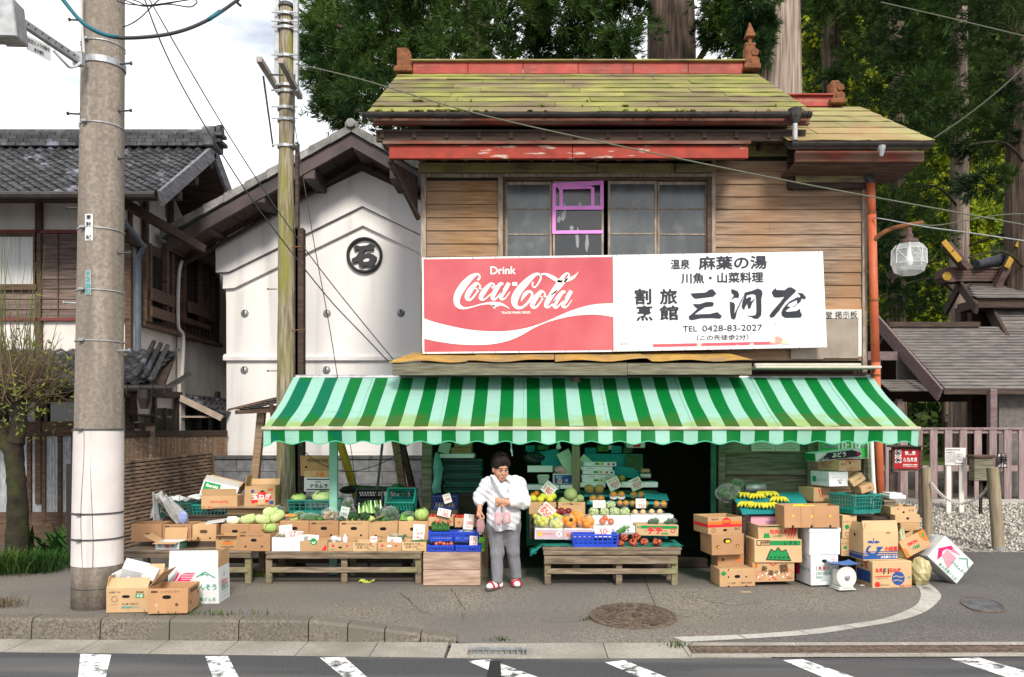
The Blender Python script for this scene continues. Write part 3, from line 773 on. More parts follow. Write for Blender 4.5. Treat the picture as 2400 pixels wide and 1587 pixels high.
def finial(X,Y,z0,s,spear):
 b=MB();b.span((X-.17*s,Y-.16,z0),(X+.15*s,Y+.16,z0+.10*s),.01)
 b.span((X-.13*s,Y-.09,z0+.10*s),(X+.08*s,Y+.09,z0+.50*s),.03)
 for zz,rr in((.17,.085),(.34,.07)):
  b.tube([(X+.06*s,Y-.11,z0+zz*s),(X+.06*s,Y+.11,z0+zz*s)],rr*s,12)
 if spear:
  b.span((X-.09,Y-.05,z0+.5*s),(X+.07,Y+.05,z0+.56*s),.01)
  b.lathe([(.03,0),(.035,.08),(.10,.10),(.095,.12),(.01,.32)],4,Matrix.Translation((X-.01,Y,z0+.55*s))@Matrix.Rotation(R(45),4,'Z'))
 part(shop,'roof_finial',b,m_rustf)
finial(3.36,12.2,7.06,.76,True)
b,nm=shingle_roof(3.12,4.87,(9.72,5.17),(11.9,6.43),6,.7,1.3,9);part(shop,'side_roof',b,m_moss2)
part(shop,'side_roof_boarding',slab_under(3.16,4.83,(9.76,5.17),(11.9,6.43),.08),m_wdark)
b=MB();b.span((xx(1842,9.8),9.80,zy(374,9.8)),(4.78,9.86,zy(349,9.8)),.005);part(shop,'side_fascia',b,m_redb)
b=MB();b.span((xx(1838,9.9),9.87,4.93),(4.76,10.6,4.96));b.add([(XR+.04,9.9,4.93),(XR+.04,12,4.93),(XR+.04,12,6.30),(XR+.04,9.9,5.12)],[(0,1,2,3)])
part(shop,'side_soffit',b,m_wbrown)
g2=gutterpipe('gutter',xx(1832,9.66),xx(2160,9.66),9.66,zy(331,9.66),.05)
b=MB();qx=xx(2041,9.66);b.lathe([(.02,zy(362,9.66)),(.045,zy(345,9.66)),(.05,zy(338,9.66))],10,Matrix.Translation((qx,9.66,0)));part(g2,'spout',b,m_steel)
ridge(3.25,4.42,11.9,6.40,6.545,m_red)
finial(4.50,11.88,6.42,.72,False)
b=MB();ca,cb=xx(895,9.7),xx(1733,9.7);z0,z1=zy(367,9.7),zy(336,9.7)
b.span((ca+.03,9.70,z0),(ca+2.2,9.74,z1),.004);b.span((ca+2.205,9.702,z0+.005),(cb,9.74,z1-.002),.004)
can=part(shop,'window_canopy',b,m_redw)
b=MB();v=[(ca-.04,9.66,z1+.002),(cb+.02,9.66,z1+.002),(cb+.02,10.4,z1+.16),(ca-.04,10.4,z1+.16)]
b.add(v+[(x,y,z+.035)for x,y,z in v],[(3,2,1,0),(4,5,6,7),(0,1,5,4),(1,2,6,5),(2,3,7,6),(3,0,4,7)]);part(can,'canopy_top',b,m_redb)
b=MB();b.add([(ca+.05,9.745,z0+.03),(cb-.02,9.745,z0+.03),(cb-.02,10.38,5.17),(ca+.05,10.38,5.17)],[(3,2,1,0)])
for i in range(16):b.bar((ca+.1+i*.27,9.75,z0+.012),(ca+.1+i*.27,10.36,5.15),.035,.03)
b.span((ca+.05,9.745,z0+.005),(cb-.02,9.78,z0+.03));part(can,'canopy_soffit',b,m_wbrown)
b=MB();zb_=zy(508,SY)
n=9
for i in range(n):
 t0,t1=i/n,(i+1)/n
 A=Vector((ca+.04,9.76,z0)).lerp(Vector((XL-.02,SY,zb_)),0)
 def ed(t):return Vector((ca+.05+(XL-.04-ca-.05)*t,9.78+(SY-9.78)*t,0)),z0-(z0-zb_)*t
 p0,l0=ed(t0);p1,l1=ed(t1-.004)
 b.add([(p0 .x,p0 .y,l0),(p1 .x,p1 .y,l1),(p1 .x,p1 .y,z0-.002),(p0 .x,p0 .y,z0-.002),(p0 .x-.02,p0 .y+.01,l0),(p1 .x-.02,p1 .y+.01,l1),(p1 .x-.02,p1 .y+.01,z0-.002),(p0 .x-.02,p0 .y+.01,z0-.002)],[(0,1,2,3),(7,6,5,4),(0,4,5,1),(3,2,6,7),(0,3,7,4),(1,5,6,2)])
b.bar((ca+.03,9.76,z0),(XL-.03,SY-.01,zb_+.005),.045,.06)
part(can,'side_screen',b,m_wdark)
b=MB();pa,pb=xx(899,9.80),xx(1743,9.80);zf1,zf0=zy(840,9.8),zy(869,9.8)
for i,(u0,u1)in enumerate(((0,.215),(.217,.455),(.457,.72),(.722,1))):
 def fn(u,v,u0=u0,u1=u1,i=i):
  X=pa+(pb-pa)*(u0+(u1-u0)*u);wv=.012*math.sin(X*9+i)*(1-v)+(.03*(u**4)*(1-v)if i in(1,2)else 0)
  sh=.10*v*(1 if u0+(u1-u0)*u<.5 else-1)*2*abs(u0+(u1-u0)*u-.5)
  return(X+sh*2.2,9.77+.58*v,zf1+.012+.16*v+wv+.004*i)
 b.grid(fn,10,4)
pent=part(shop,'pent_roof',b,m_ochre)
b=MB();b.span((pa+.05,9.80,zf0),(pb-1.5,9.85,zf1),.005);b.span((pb-1.497,9.803,zf0+.006),(pb-.01,9.85,zf1-.004),.005);part(pent,'fascia',b,m_wgreen)
b=MB();b.span((pa+.06,9.86,zf0+.03),(pb-.03,10.36,zf0+.05));part(pent,'soffit',b,m_wdark)
b=MB();b.span((xx(1742,10.2),10.05,zy(855,10.2)),(xx(2030,10.2),10.30,zy(849,10.2)),.008);b.span((xx(1745,10.3),10.24,zy(848,10.3)),(xx(1990,10.3),10.32,zy(842,10.3)),.006)
part(shop,'awning_hood',b,mat('cream_metal',(.52,.49,.42),(.44,.41,.34),rough=.5))
t=thing('notice_board','weathered notice board half hidden behind the right end of the white sign','notice board',P(1975,800,10.36))
b=MB();b.span((xx(1850,10.36),10.35,zy(830,10.36)),(xx(1990,10.36),10.378,zy(738,10.36)),.003);b.span((xx(1830,10.37),10.34,zy(832,10.37)),(xx(1905,10.37),10.349,zy(805,10.37)))
part(t,'board',b,mat('grey_ply',(.33,.29,.24),(.24,.20,.165),scale=3,rough=.9))
b=MB();b.span((xx(1850,10.36),10.345,zy(738,10.36)+.002),(xx(1990,10.36),10.376,zy(717,10.36)),.002);b.span((xx(1986,10.36),10.34,zy(826,10.36)),(xx(1994,10.36),10.377,zy(717,10.36)),.002);part(t,'white_header',b,m_plast2)
b=MB();text_on(b,'堂 掲示板',front_at(P(1972,738,10.342),R(-1)),width=.40,bold=.012);part(t,'lettering',b,m_ink_k)
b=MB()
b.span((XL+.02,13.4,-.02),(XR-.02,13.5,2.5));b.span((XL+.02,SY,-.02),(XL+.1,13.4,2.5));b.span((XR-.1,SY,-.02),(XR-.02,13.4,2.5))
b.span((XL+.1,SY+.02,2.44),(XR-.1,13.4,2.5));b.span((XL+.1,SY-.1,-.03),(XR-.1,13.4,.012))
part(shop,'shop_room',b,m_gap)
b=MB()
for x0,x1 in((cC(168,0,SY).x,cC(262,0,SY).x),(cE(318,0,SY).x,cE(380,0,SY).x),(cE(1128,0,SY).x,cE(1178,0,SY).x),(xx(1995,SY),xx(2010,SY))):
 b.span((x0,SY-.08,0),(x1,SY+.05,2.45),.006)
part(shop,'post',b,m_wgreen)
part(shop,'boarded_wall',planks(cE(381,0,SY).x,cE(1127,0,SY).x,.02,2.42,.285,SY,lap=.008),m_wgreen)
b=MB();b.span((cE(385,0,SY).x,SY-.05,cE(0,445,SY).z),(cE(1128,0,SY).x,SY-.01,cE(0,385,SY).z),.006);part(shop,'wall_rail',b,m_wgreen)
part(shop,'end_boards',planks(cE(1180,0,SY).x,xx(1994,SY),.02,2.42,.24,SY+.01,lap=.008),m_wgrey)
b=MB();b.span((cE(250,0,SY).x,SY-.06,0),(cE(300,0,SY).x,SY-.02,2.4),.004);part(shop,'door_jamb',b,mat('green_painted_jamb',(.03,.13,.08),(.02,.09,.06),rough=.7))
b=MB();b.span((XL+.1,SY-.12,2.30),(XR-.05,SY+.06,2.44),.006);part(shop,'lintel',b,m_wbrown)
b=MB();b.span((.3,10.3,.0),(2.3,10.42,.12),.01);b.span((XL,10.3,0),(-.4,10.4,.1),.01);part(shop,'door_sill',b,m_wdark)
pp=[P(2040,424,10.27),P(2043,500,10.27),P(2052,850,10.27),P(2066,1235,10.27)]
b=MB()
for a,c in zip(pp,pp[1:]):b.tube([a,c],.052,14,cap=True)
t=thing('downpipe','orange drainpipe down the right corner of the shop','drainpipe',pp[-1])
part(t,'pipe',b,m_orange,smooth=True)
b=MB()
for y in(500,705,880):
 q=P(2043+(y-500)*.026,y,10.27);b.lathe([(.055,-.012),(.058,-.012),(.058,.012),(.055,.012)],14,Matrix.Translation(q),cap=False)
part(t,'pipe_collar',b,m_rustf)
b=MB();b.tube(smooth_pts([tuple(P(2028,428,10.35)),tuple(P(2031,418,10.30)),tuple(P(2038,418,10.27)),tuple(P(2041,430,10.27))],4),.055,12);part(t,'elbow',b,m_dsteel)
b=MB();b.tube([P(2042,1030,10.2),P(2047,1130,10.2),P(2050,1165,10.2)],.024,10)
solo('downpipe','thin white pipe beside the orange drainpipe','drainpipe',b,m_white,P(2050,1165,10.2))
# the long sign in two halves
c9=Crop(980,590,4.9417)
c10=Crop(1440,580,4.651)
SG=10.15
def quadboard(pts,th,ch=0):
 b=MB();v=[Vector(p)for p in pts];b.add(v+[p+Vector((0,th,0))for p in v],[(3,2,1,0),(4,5,6,7),(0,1,5,4),(1,2,6,5),(2,3,7,6),(3,0,4,7)]);return b
ts=thing('shop_sign','faded red and white soft drink sign with flowing script on the shop front','sign',c9(1180,1180,SG))
part(ts,'backing_board',quadboard([c9(50,1182,SG),c9(2318,1158,SG),c9(2296,38,SG),c9(46,70,SG)],.03),m_white)
part(ts,'red_field',quadboard([c9(72,1160,SG-.004),c9(2288,1138,SG-.004),c9(2268,60,SG-.004),c9(62,88,SG-.004)],.004),m_signr)
def M9(dy=.008):
 s=SG/F/4.9417;o=c9(0,0,SG-dy);return Matrix(((s,0,0,o.x),(0,0,1,o.y),(0,-s,0,o.z),(0,0,0,1)))
b=MB();M_=M9()
top=smooth_pts([(64,770),(180,812),(420,870),(640,908),(900,923),(1100,910),(1300,870),(1500,800),(1700,710),(1900,640),(2080,605),(2279,596)],5)
bot=smooth_pts([(68,1006),(200,1035),(420,1068),(640,1080),(860,1070),(1050,1030),(1200,965),(1330,890),(1500,815),(1750,752),(1980,728),(2130,735),(2281,762)],5)
def resample(q,n,x0,x1):
 xs_=np.linspace(x0,x1,n);return list(zip(xs_,np.interp(xs_,[p[0]for p in q],[p[1]for p in q])))
ta,ba=resample(top,60,66,2279),resample(bot,60,66,2279)
v=[(x,y,0)for x,y in ta]+[(x,y,0)for x,y in ba]
b.add(v,[(i,i+1,61+i,60+i)for i in range(59)],M_)
S=[[(690,330,26),(712,300,22),(705,268,20),(672,262,30),(610,300,62),(530,385,84),(468,480,84),(445,560,74),(462,620,60),(520,652,30),(600,645,16),(720,612,16),(830,596,30),(890,610,60),(950,605,34),(1010,628,18),(1060,662,4)],[(862,618,20),(880,640,26),(888,664,3)],[(700,370,18),(668,372,40),(600,450,62),(566,520,56),(580,555,34),(620,545,22),(680,470,18),(718,405,18),(700,370,16)],[(665,420,12),(690,440,13),(740,425,12)],[(850,420,28),(882,395,20),(870,370,18),(832,378,34),(770,450,56),(728,520,52),(735,552,34),(775,548,18),(860,470,10)],[(985,375,26),(950,375,40),(895,450,54),(862,520,48),(870,552,30),(905,540,18),(980,450,12)],[(1052,360,44),(1000,450,48),(958,525,42),(972,552,24),(1010,535,14),(1062,465,9)],[(1090,374,42),(1146,372,42)],[(1330,350,18),(1322,390,18),(1350,412,18),(1395,360,18),(1420,300,20),(1405,262,24),(1350,268,40),(1260,345,72),(1160,460,86),(1115,560,80),(1130,630,50),(1185,650,30),(1250,610,26),(1310,530,26),(1318,480,28),(1280,460,32),(1235,495,42),(1205,545,24),(1190,578,3)],[(1410,268,18),(1470,258,24),(1540,290,44),(1600,325,44),(1650,345,26),(1720,330,40),(1790,300,34),(1830,265,16),(1854,232,3)],[(1450,462,18),(1420,465,40),(1350,545,62),(1322,610,56),(1335,645,34),(1375,635,22),(1430,560,18),(1468,495,18),(1450,462,16)],[(1415,515,12),(1440,532,13),(1490,515,12)],[(1540,500,14),(1630,430,20),(1710,330,22),(1748,275,18),(1730,250,18),(1690,275,34),(1620,375,56),(1530,520,62),(1482,610,52),(1490,642,30),(1530,630,16),(1600,550,10)],[(1705,468,26),(1670,470,40),(1612,545,54),(1578,615,48),(1588,645,30),(1622,632,18),(1700,545,12)],[(1772,452,44),(1720,545,48),(1678,618,42),(1692,645,24),(1730,628,14),(1780,556,9)],]
for st_ in S:ribbon(b,st_,M_,5)
s9=SG/F/4.9417
def T9(body,x,y,wd,bold=0.0):text_on(b,body,front_at(c9(x,y,SG-.008),R(-.8)),width=wd*s9,bold=bold)
T9('Drink',984,215,290,.028);T9('TRADE MARK REGD.',1135,705,345,.03)
part(ts,'script_and_wave',b,m_signwp)
b=MB()
for k in range(9):b.ball(c9(90+k*270,78-k*3.6,SG-.005),(.006,.003,.006),6,4);b.ball(c9(90+k*270,1170-k*2.6,SG-.005),(.006,.003,.006),6,4)
part(ts,'nail_heads',b,m_rustf)
tw=thing('shop_sign','white enamel sign with black brush lettering and a faded red arrow','sign',c10(1180,1110,SG))
part(tw,'board',quadboard([c10(-8,1135,SG-.02),c10(2318,1088,SG-.02),c10(2272,42,SG-.02),c10(-18,82,SG-.02)],.03),m_signw)
s10=SG/F/4.651;LY=SG-.026
b=MB()
def T10(body,x,y,wd=None,ht=None,bold=0.0,tilt=-.9):text_on(b,body,front_at(c10(x,y,LY),R(tilt)),width=wd and wd*s10,height=ht and ht*s10,bold=bold)
T10('温泉',718,182,205,105,.022);T10('麻葉の湯',1290,165,735,140,.03);T10('川魚・山菜料理',1175,330,890,112,.03)
T10('割',312,535,170,165,.036);T10('烹',328,715,170,160,.036);T10('旅',590,535,180,160,.036);T10('館',595,712,195,155,.036)
T10('TEL',825,886,155,58,.012);T10('0428-83-2027',1285,878,650,66,.008);T10('（この先徒歩2分）',1180,980,560,60,.014);
T10('61-10',102,1048,66,28)
def MS(x=0,y=0):
 o=c10(x,y,LY);return Matrix(((s10,0,0,o.x),(0,0,1,o.y),(0,-s10,0,o.z),(0,0,0,1)))
def poly(pts):
 n=len(pts);b.add([(x,y,0)for x,y in pts],[tuple(range(n))],MS())
poly([(828,500),(990,490),(1040,455),(1070,455),(1110,500),(1075,535),(990,545),(880,558),(850,535)])
poly([(852,615),(930,615),(1000,592),(1065,592),(1084,610),(1070,640),(985,650),(930,685),(870,728),(1040,722),(1120,702),(1170,745),(1150,775),(1060,768),(940,770),(850,790),(818,785),(806,752),(850,715),(905,665),(880,650)])
poly([(1272,450),(1340,475),(1358,515),(1350,550),(1310,545),(1265,575),(1285,545),(1300,520),(1272,490)])
poly([(1255,590),(1300,600),(1312,625),(1305,720),(1345,640),(1400,530),(1412,520),(1385,585),(1335,690),(1318,770),(1300,785),(1270,770),(1258,700)])
poly([(1412,515),(1418,490),(1500,470),(1560,445),(1600,465),(1612,500),(1598,560),(1600,690),(1596,740),(1560,775),(1525,775),(1490,755),(1430,740),(1500,742),(1535,735),(1545,700),(1542,560),(1535,515),(1500,505),(1440,520),(1432,560),(1470,535),(1490,550),(1480,590),(1540,550),(1500,600),(1480,660),(1455,668),(1445,610),(1420,650),(1415,675),(1395,670),(1385,640),(1395,580),(1410,545)])
poly([(1755,440),(1760,462),(1850,465),(1890,435),(1925,432),(1975,465),(1965,490),(1940,510),(1860,590),(1790,690),(1735,755),(1700,765),(1685,740),(1720,690),(1800,600),(1850,535),(1780,545),(1735,540),(1710,490),(1725,465)])
poly([(1990,490),(2050,500),(2085,545),(2070,565),(2025,550),(2015,515)])
poly([(1985,570),(1900,610),(1880,640),(1920,645),(1860,690),(1880,700),(1980,690),(2020,665),(2022,700),(2040,730),(2030,760),(1950,765),(1860,765),(1825,745),(1815,710),(1835,660),(1900,590),(1990,540),(2040,545),(2025,590),(1960,640),(1920,660),(1990,610)])
part(tw,'brush_lettering',b,m_ink)
b=MB();
def MSA(dy):
 o=c10(0,0,LY-dy);return Matrix(((s10,0,0,o.x),(0,0,1,o.y),(0,-s10,0,o.z),(0,0,0,1)))
b.add([(420,1082,0),(1780,1052,0),(1780,1022,0),(420,1052,0)],[(0,1,2,3)],MSA(0));part(tw,'red_arrow',b,m_arrow)
b=MB();b.add([(1680,1040,0),(1735,1020,0),(1740,948,0),(1820,985,0),(1915,1055,0),(1800,1048,0)],[(0,1,2,3,4,5)],MSA(.001));part(tw,'arrow_head',b,m_arrow2)
b=MB()
for k in range(10):
 b.ball(c10(40+k*245,868-k*4,SG-.022),(.006,.003,.006),6,4);b.ball(c10(20+k*245,88-k*4,SG-.022),(.006,.003,.006),6,4);b.ball(c10(20+k*250,1128-k*4.5,SG-.022),(.006,.003,.006),6,4)
part(tw,'nail_heads',b,m_rustf)
# striped awning
AX0,AX1,AYB,AYF,AZB,AZF=-2.90,4.37,10.28,9.10,2.40,1.775
SWD=(AX1-AX0)/46
def awning_mat():
 m=bpy.data.materials.new('striped_awning_cloth');m.use_nodes=True
 t=m.node_tree;N=t.nodes;L=t.links;b_=N['Principled BSDF']
 tcn=N.new('ShaderNodeTexCoord');sp=N.new('ShaderNodeSeparateXYZ');L.new(tcn.outputs['Object'],sp.inputs[0])
 def mth(op,a,bb=None,c=None):
  q=N.new('ShaderNodeMath');q.operation=op
  for i,s_ in enumerate((a,bb,c)):
   if s_ is None:continue
   if isinstance(s_,(int,float)):q.inputs[i].default_value=s_
   else:L.new(s_,q.inputs[i])
  return q.outputs[0]
 u=mth('MULTIPLY_ADD',sp.outputs['X'],1/(2*SWD),.25+1000.0-0.0)
 fr=mth('FRACT',u)
 st_=mth('GREATER_THAN',fr,.5)
 mixc=N.new('ShaderNodeMixRGB');mixc.inputs[1].default_value=(.52,.88,.78,1);mixc.inputs[2].default_value=(.002,.25,.05,1)
 L.new(st_,mixc.inputs[0]);col=mixc.outputs[0]
 def noise(s_,st2):
  mp_=N.new('ShaderNodeMapping');mp_.inputs['Scale'].default_value=st2;L.new(tcn.outputs['Object'],mp_.inputs[0])
  q=N.new('ShaderNodeTexNoise');q.inputs['Scale'].default_value=s_;q.inputs['Detail'].default_value=7;L.new(mp_.outputs[0],q.inputs['Vector']);return q.outputs['Fac']
 nb=noise(1.6,(1,1,1));lf=mth('LESS_THAN',sp.outputs['X'],.9);bl=mth('MULTIPLY',lf,mth('GREATER_THAN',nb,.52));bl=mth('MULTIPLY',bl,.55)
 mb_=N.new('ShaderNodeMixRGB');mb_.inputs[2].default_value=(.0,.20,.17,1);L.new(mth('MULTIPLY',bl,st_),mb_.inputs[0]);L.new(col,mb_.inputs[1]);col=mb_.outputs[0]
 h=sp.outputs['Z'];na=noise(2.2,(1.4,1,5));na2=noise(9,(1.2,1,8))
 lim=mth('MULTIPLY_ADD',na,.34,-.09-.0);lim=mth('ADD',lim,mth('MULTIPLY',na2,.06))
 k=N.new('ShaderNodeMapRange');L.new(mth('SUBTRACT',lim,h),k.inputs[0]);k.inputs[1].default_value=-.03;k.inputs[2].default_value=.07;k.inputs[4].default_value=.72
 k2=mth('MULTIPLY',k.outputs[0],mth('GREATER_THAN',h,-.005))
 ma=N.new('ShaderNodeMixRGB');L.new(k2,ma.inputs[0]);L.new(col,ma.inputs[1])
 mm=N.new('ShaderNodeMixRGB');mm.inputs[1].default_value=(.50,.60,.075,1);mm.inputs[2].default_value=(.12,.15,.018,1);L.new(st_,mm.inputs[0]);L.new(mm.outputs[0],ma.inputs[2]);col=ma.outputs[0]
 ng=noise(4,(.6,1,9));gr=N.new('ShaderNodeMapRange');L.new(ng,gr.inputs[0]);gr.inputs[1].default_value=.60;gr.inputs[2].default_value=.78;gr.inputs[4].default_value=.28
 mg=N.new('ShaderNodeMixRGB');mg.inputs[2].default_value=(.16,.26,.18,1);L.new(gr.outputs[0],mg.inputs[0]);L.new(col,mg.inputs[1]);col=mg.outputs[0]
 L.new(col,b_.inputs['Base Color']);b_.inputs['Roughness'].default_value=.55;b_.inputs['Specular IOR Level'].default_value=.3
 tr=N.new('ShaderNodeBsdfTranslucent');ml=N.new('ShaderNodeMixRGB');ml.blend_type='MULTIPLY';ml.inputs[0].default_value=1;ml.inputs[2].default_value=(.16,1.0,.52,1)
 L.new(col,ml.inputs[1]);L.new(ml.outputs[0],tr.inputs[0])
 ms=N.new('ShaderNodeMixShader');ms.inputs[0].default_value=.52;L.new(b_.outputs[0],ms.inputs[1]);L.new(tr.outputs[0],ms.inputs[2])
 L.new(ms.outputs[0],N['Material Output'].inputs['Surface'])
 return m
m_awn=awning_mat()
aw=thing('awning','long green and pale turquoise striped awning with scalloped valance','awning',(AX0,AYF,AZF+.0))
b=MB()
def fa(u,v):
 X=AX0+(AX1-AX0)*u;Y=AYF+(AYB-AYF)*v;z=AZF+(AZB-AZF)*v-.045*math.sin(math.pi*v)*(1+.25*math.sin(u*23))+.010*math.sin(u*40+3*v)*math.sin(3.1*v)+.006*math.sin(u*95-7*v)*(1-v)+.007*math.sin(u*17+9*v)
 return(X,Y,z)
b.grid(fa,138,14);part(aw,'canopy_cloth',b,m_awn,smooth=True)
b=MB()
for k in range(1,8):
 u_=k*6/46+.25/46;q=[Vector(fa(u_,v/14))+Vector((0,-.002,.003))for v in range(15)];b.tube(q,.004,4)
part(aw,'seam',b,plain('seam_thread',(.25,.5,.42),.8))
b=MB()
def fv(u,v):
 X=AX0+(AX1-AX0)*u;ph=u*23
 zb__=AZF-.175-.018*math.cos(2*math.pi*ph)-(.02 if u<.012 or u>.988 else 0)
 y=AYF-.012+.018*math.sin(u*70)*(1-v)+.02*(1-v)*math.sin(u*9)
 return(X,y,zb__+(AZF-.035-zb__)*v)
b.grid(fv,276,4);part(aw,'valance',b,m_awn,smooth=True)
b=MB()
for i in range(276):
 u0,u1=i/276,(i+1)/276;p,q=Vector(fv(u0,0)),Vector(fv(u1,0));b.add([p+Vector((0,-.003,-.004)),q+Vector((0,-.003,-.004)),q+Vector((0,-.003,.007)),p+Vector((0,-.003,.007))],[(0,1,2,3)])
part(aw,'hem_piping',b,mat('mint_piping',(.08,.42,.25),(.06,.36,.2),rough=.6))
b=MB();b.span((AX0-.02,AYF-.035,AZF-.035),(AX1+.02,AYF+.035,AZF+.004),.01);part(aw,'front_rail',b,mat('stained_cream_rail',(.50,.47,.38),(.36,.33,.23),scale=5,stretch=(1,4,4),rough=.5))
b=MB();b.tube([(AX0+.02,AYB+.03,AZB),(AX1-.02,AYB+.03,AZB)],.035,10);part(aw,'roller_tube',b,m_steel)
b=MB()
for X in(AX0+.5,-.3,2.0,AX1-.5):b.bar((X,AYB+.1,AZB-.35),(X+.25,AYF+.08,AZF-.0),.03,.045);b.bar((X,AYB+.1,AZB-.35),(X,AYB+.1,AZB+.02),.04,.04)
part(aw,'folding_arm',b,m_white)
b=MB();qx=AX0+.02
b.tube(smooth_pts([tuple(cC(1020,60,9.3)),tuple(cC(1025,120,9.3)),tuple(cC(1035,200,9.3))],4),.006,6);b.tube([cC(1030,70,9.3),cC(1018,150,9.3),cC(1030,175,9.3)],.004,5);b.ball(cC(1027,155,9.3),.012,8,6)
solo('cord','short pale cord dangling from the awning above the person','cord',b,paper('pale_cord',(.55,.75,.7)),cC(1020,60,9.3))
# white storehouse
KY=14.0
k=thing('storehouse','white plastered storehouse with a round black family crest under its gable','building',(xx(840,KY),KY,0))
def kz(y,Y=KY):return zy(y,Y)
ax=xx(842,KY)
def gable(pts,Y,th):
 L_=[(xx(x,KY),zy(y,KY))for x,y in pts];R_=[(2*ax-a,z)for a,z in L_[::-1]]
 b=MB();b.prism(L_+[q for q in R_ if q not in L_],Y,Y+th);return b
b=gable([(525,1047),(524,700),(522,640),(508,632),(507,560),(842,402)],KY,.3)
b.span((xx(525,KY),KY+.3,0),(xx(525,KY)+.25,KY+8,4.9));b.span((2*ax-xx(525,KY)-.25,KY+.3,0),(2*ax-xx(525,KY),KY+8,4.9))
b.span((xx(525,KY)+.005,KY+.005,0),(2*ax-xx(525,KY)-.005,KY+.29,kz(1047)))
part(k,'gable_wall',b,m_plaster)
def band(top,bot,pr):
 T_=[(xx(x,KY),zy(y,KY))for x,y in top];B_=[(xx(x,KY),zy(y,KY))for x,y in bot]
 mir=lambda q:[(2*ax-a,z)for a,z in q]
 b=MB();b.prism(T_+mir(T_)[::-1][1:]+mir(B_)[:-1]+B_[::-1],KY-pr,KY+.01);return b
part(k,'eave_moulding',band([(506,560),(842,402)],[(506,634),(535,632),(842,481)],.13),m_plaster)
part(k,'inner_moulding',band([(520,638),(537,634),(842,483)],[(519,670),(545,668),(842,524)],.065),m_plaster)
b=MB();b.span((xx(519,KY),KY-.07,kz(836)),(2*ax-xx(519,KY),KY+.01,kz(826)),.01);b.add([(xx(519,KY),KY-.06,kz(826)),(2*ax-xx(519,KY),KY-.06,kz(826)),(2*ax-xx(519,KY),KY-.001,kz(820)),(xx(519,KY),KY-.001,kz(820))],[(0,1,2,3)])
part(k,'wall_ledge',b,m_plaster)
for(x,y)in((567,726),(757,726),(928,725),(566,857),(756,857)):
 c=P(x/.988,y/.988,KY);b=MB();b.ball((c.x,KY,c.z),(.068,.045,.068),16,10);o=part(k,'wall_boss',b,m_steel,smooth=True)
 b=MB();b.bar((c.x,KY-.05,c.z+.055),(c.x,KY-.05,c.z-.005),.016,.02);part(o,'iron_hook',b,m_black)
em=P(845/.988,592/.988,KY);ek=.305/122
b=MB();b.lathe([(.305,-.0),(.305,.06),(.285,.075),(.262,.06),(.258,.0)],48,Matrix.Translation((em.x,KY,em.z))@FRONT,cap=False)
cr=part(k,'crest',b,plain('crest_black',(.035,.037,.04),.6))
b=MB()
def cp(pts,y0=-.055):b.prism([((x-728)*ek,-(y-708)*ek)for x,y in pts],y0,.0,Matrix.Translation((em.x,KY,em.z)))
cp([(655,655),(672,640),(700,648),(745,642),(775,628),(795,640),(792,672),(770,676),(735,672),(720,690),(718,702),(760,694),(790,705),(812,722),(810,740),(798,750),(800,775),(780,795),(740,782),(712,792),(690,778),(688,752),(652,762),(640,735),(672,718),(690,690),(692,668),(665,680)])
part(cr,'character',b,plain('crest_char',(.04,.042,.046),.6))
b=MB();b.prism([((x-728)*ek,-(y-708)*ek)for x,y in((722,742),(745,732),(764,735),(758,752),(725,756))],-.058,-.05,Matrix.Translation((em.x,KY,em.z)));part(cr,'character_opening',b,m_plaster)
def slope(pl,pr_,Y0,Y1,th):
 b=MB()
 for s in(1,-1):
  q=[(pl[0],pl[1]),(pr_[0],pr_[1]),(pr_[0],pr_[1]-th),(pl[0],pl[1]-th)]
  if s<0:q=[(2*ax-a,z)for a,z in q]
  b.prism(q if s>0 else q[::-1],Y0,Y1)
 return b
RY=13.05;e0=(xx(383,RY),zy(541,RY));apx=(ax+.0,zy(297,RY))
ax_keep=ax
part(k,'roof',slope((e0[0]-.05,e0[1]+.02),(ax+.02,apx[1]+.02),RY+.14,KY+8,.16),m_ktile)
b=MB();n=9
for s in(1,-1):
 for i in range(n):
  t0,t1=i/n,(i+1.02)/n
  f=lambda t:(e0[0]-.06+(ax-e0[0]+.06)*t,e0[1]+.03+(apx[1]-e0[1])*t)
  p,q=f(t0),f(t1);h=.11
  poly_=[(p[0],p[1]-h),(q[0],q[1]-h+.01),(q[0],q[1]+.015),(p[0],p[1]+.035)]
  if s<0:poly_=[(2*ax-a,z)for a,z in poly_][::-1]
  b.prism(poly_,RY-.06,RY+.14)
part(k,'verge_tiles',b,m_ktile)
b=MB();b.span((ax-.10,RY-.08,apx[1]-.03),(ax+.10,RY+.1,apx[1]+.10),.03);b.lathe([(.066,0),(.074,.02),(.066,.035)],20,Matrix.Translation((ax,RY-.08,apx[1]+.05))@FRONT);b.tube([(ax,RY+.1,apx[1]+.05),(ax,KY+8,apx[1]+.05)],.08,10)
part(k,'ridge_tile',b,m_ktile)
def bb(off,h,Y0,Y1):
 b=MB()
 for s in(1,-1):
  q=[(e0[0]+.02,e0[1]-off-h),(ax,apx[1]-off-h*1.12),(ax,apx[1]-off),(e0[0]+.02,e0[1]-off)]
  if s<0:q=[(2*ax-a,z)for a,z in q][::-1]
  b.prism(q,Y0,Y1)
 return b
part(k,'bargeboard',bb(.08,.195,RY,RY+.06),m_kbarge)
b=bb(.20,.03,RY+.06,KY)
for i in range(10):
 f=i/9;b.bar((e0[0]+.05+(ax-e0[0]-.1)*f,RY+.05,e0[1]-.25+(apx[1]-e0[1])*f),(e0[0]+.05+(ax-e0[0]-.1)*f,KY,e0[1]-.25+(apx[1]-e0[1])*f),.03,.03)
part(k,'eave_lining',b,m_wdark)
b=MB()
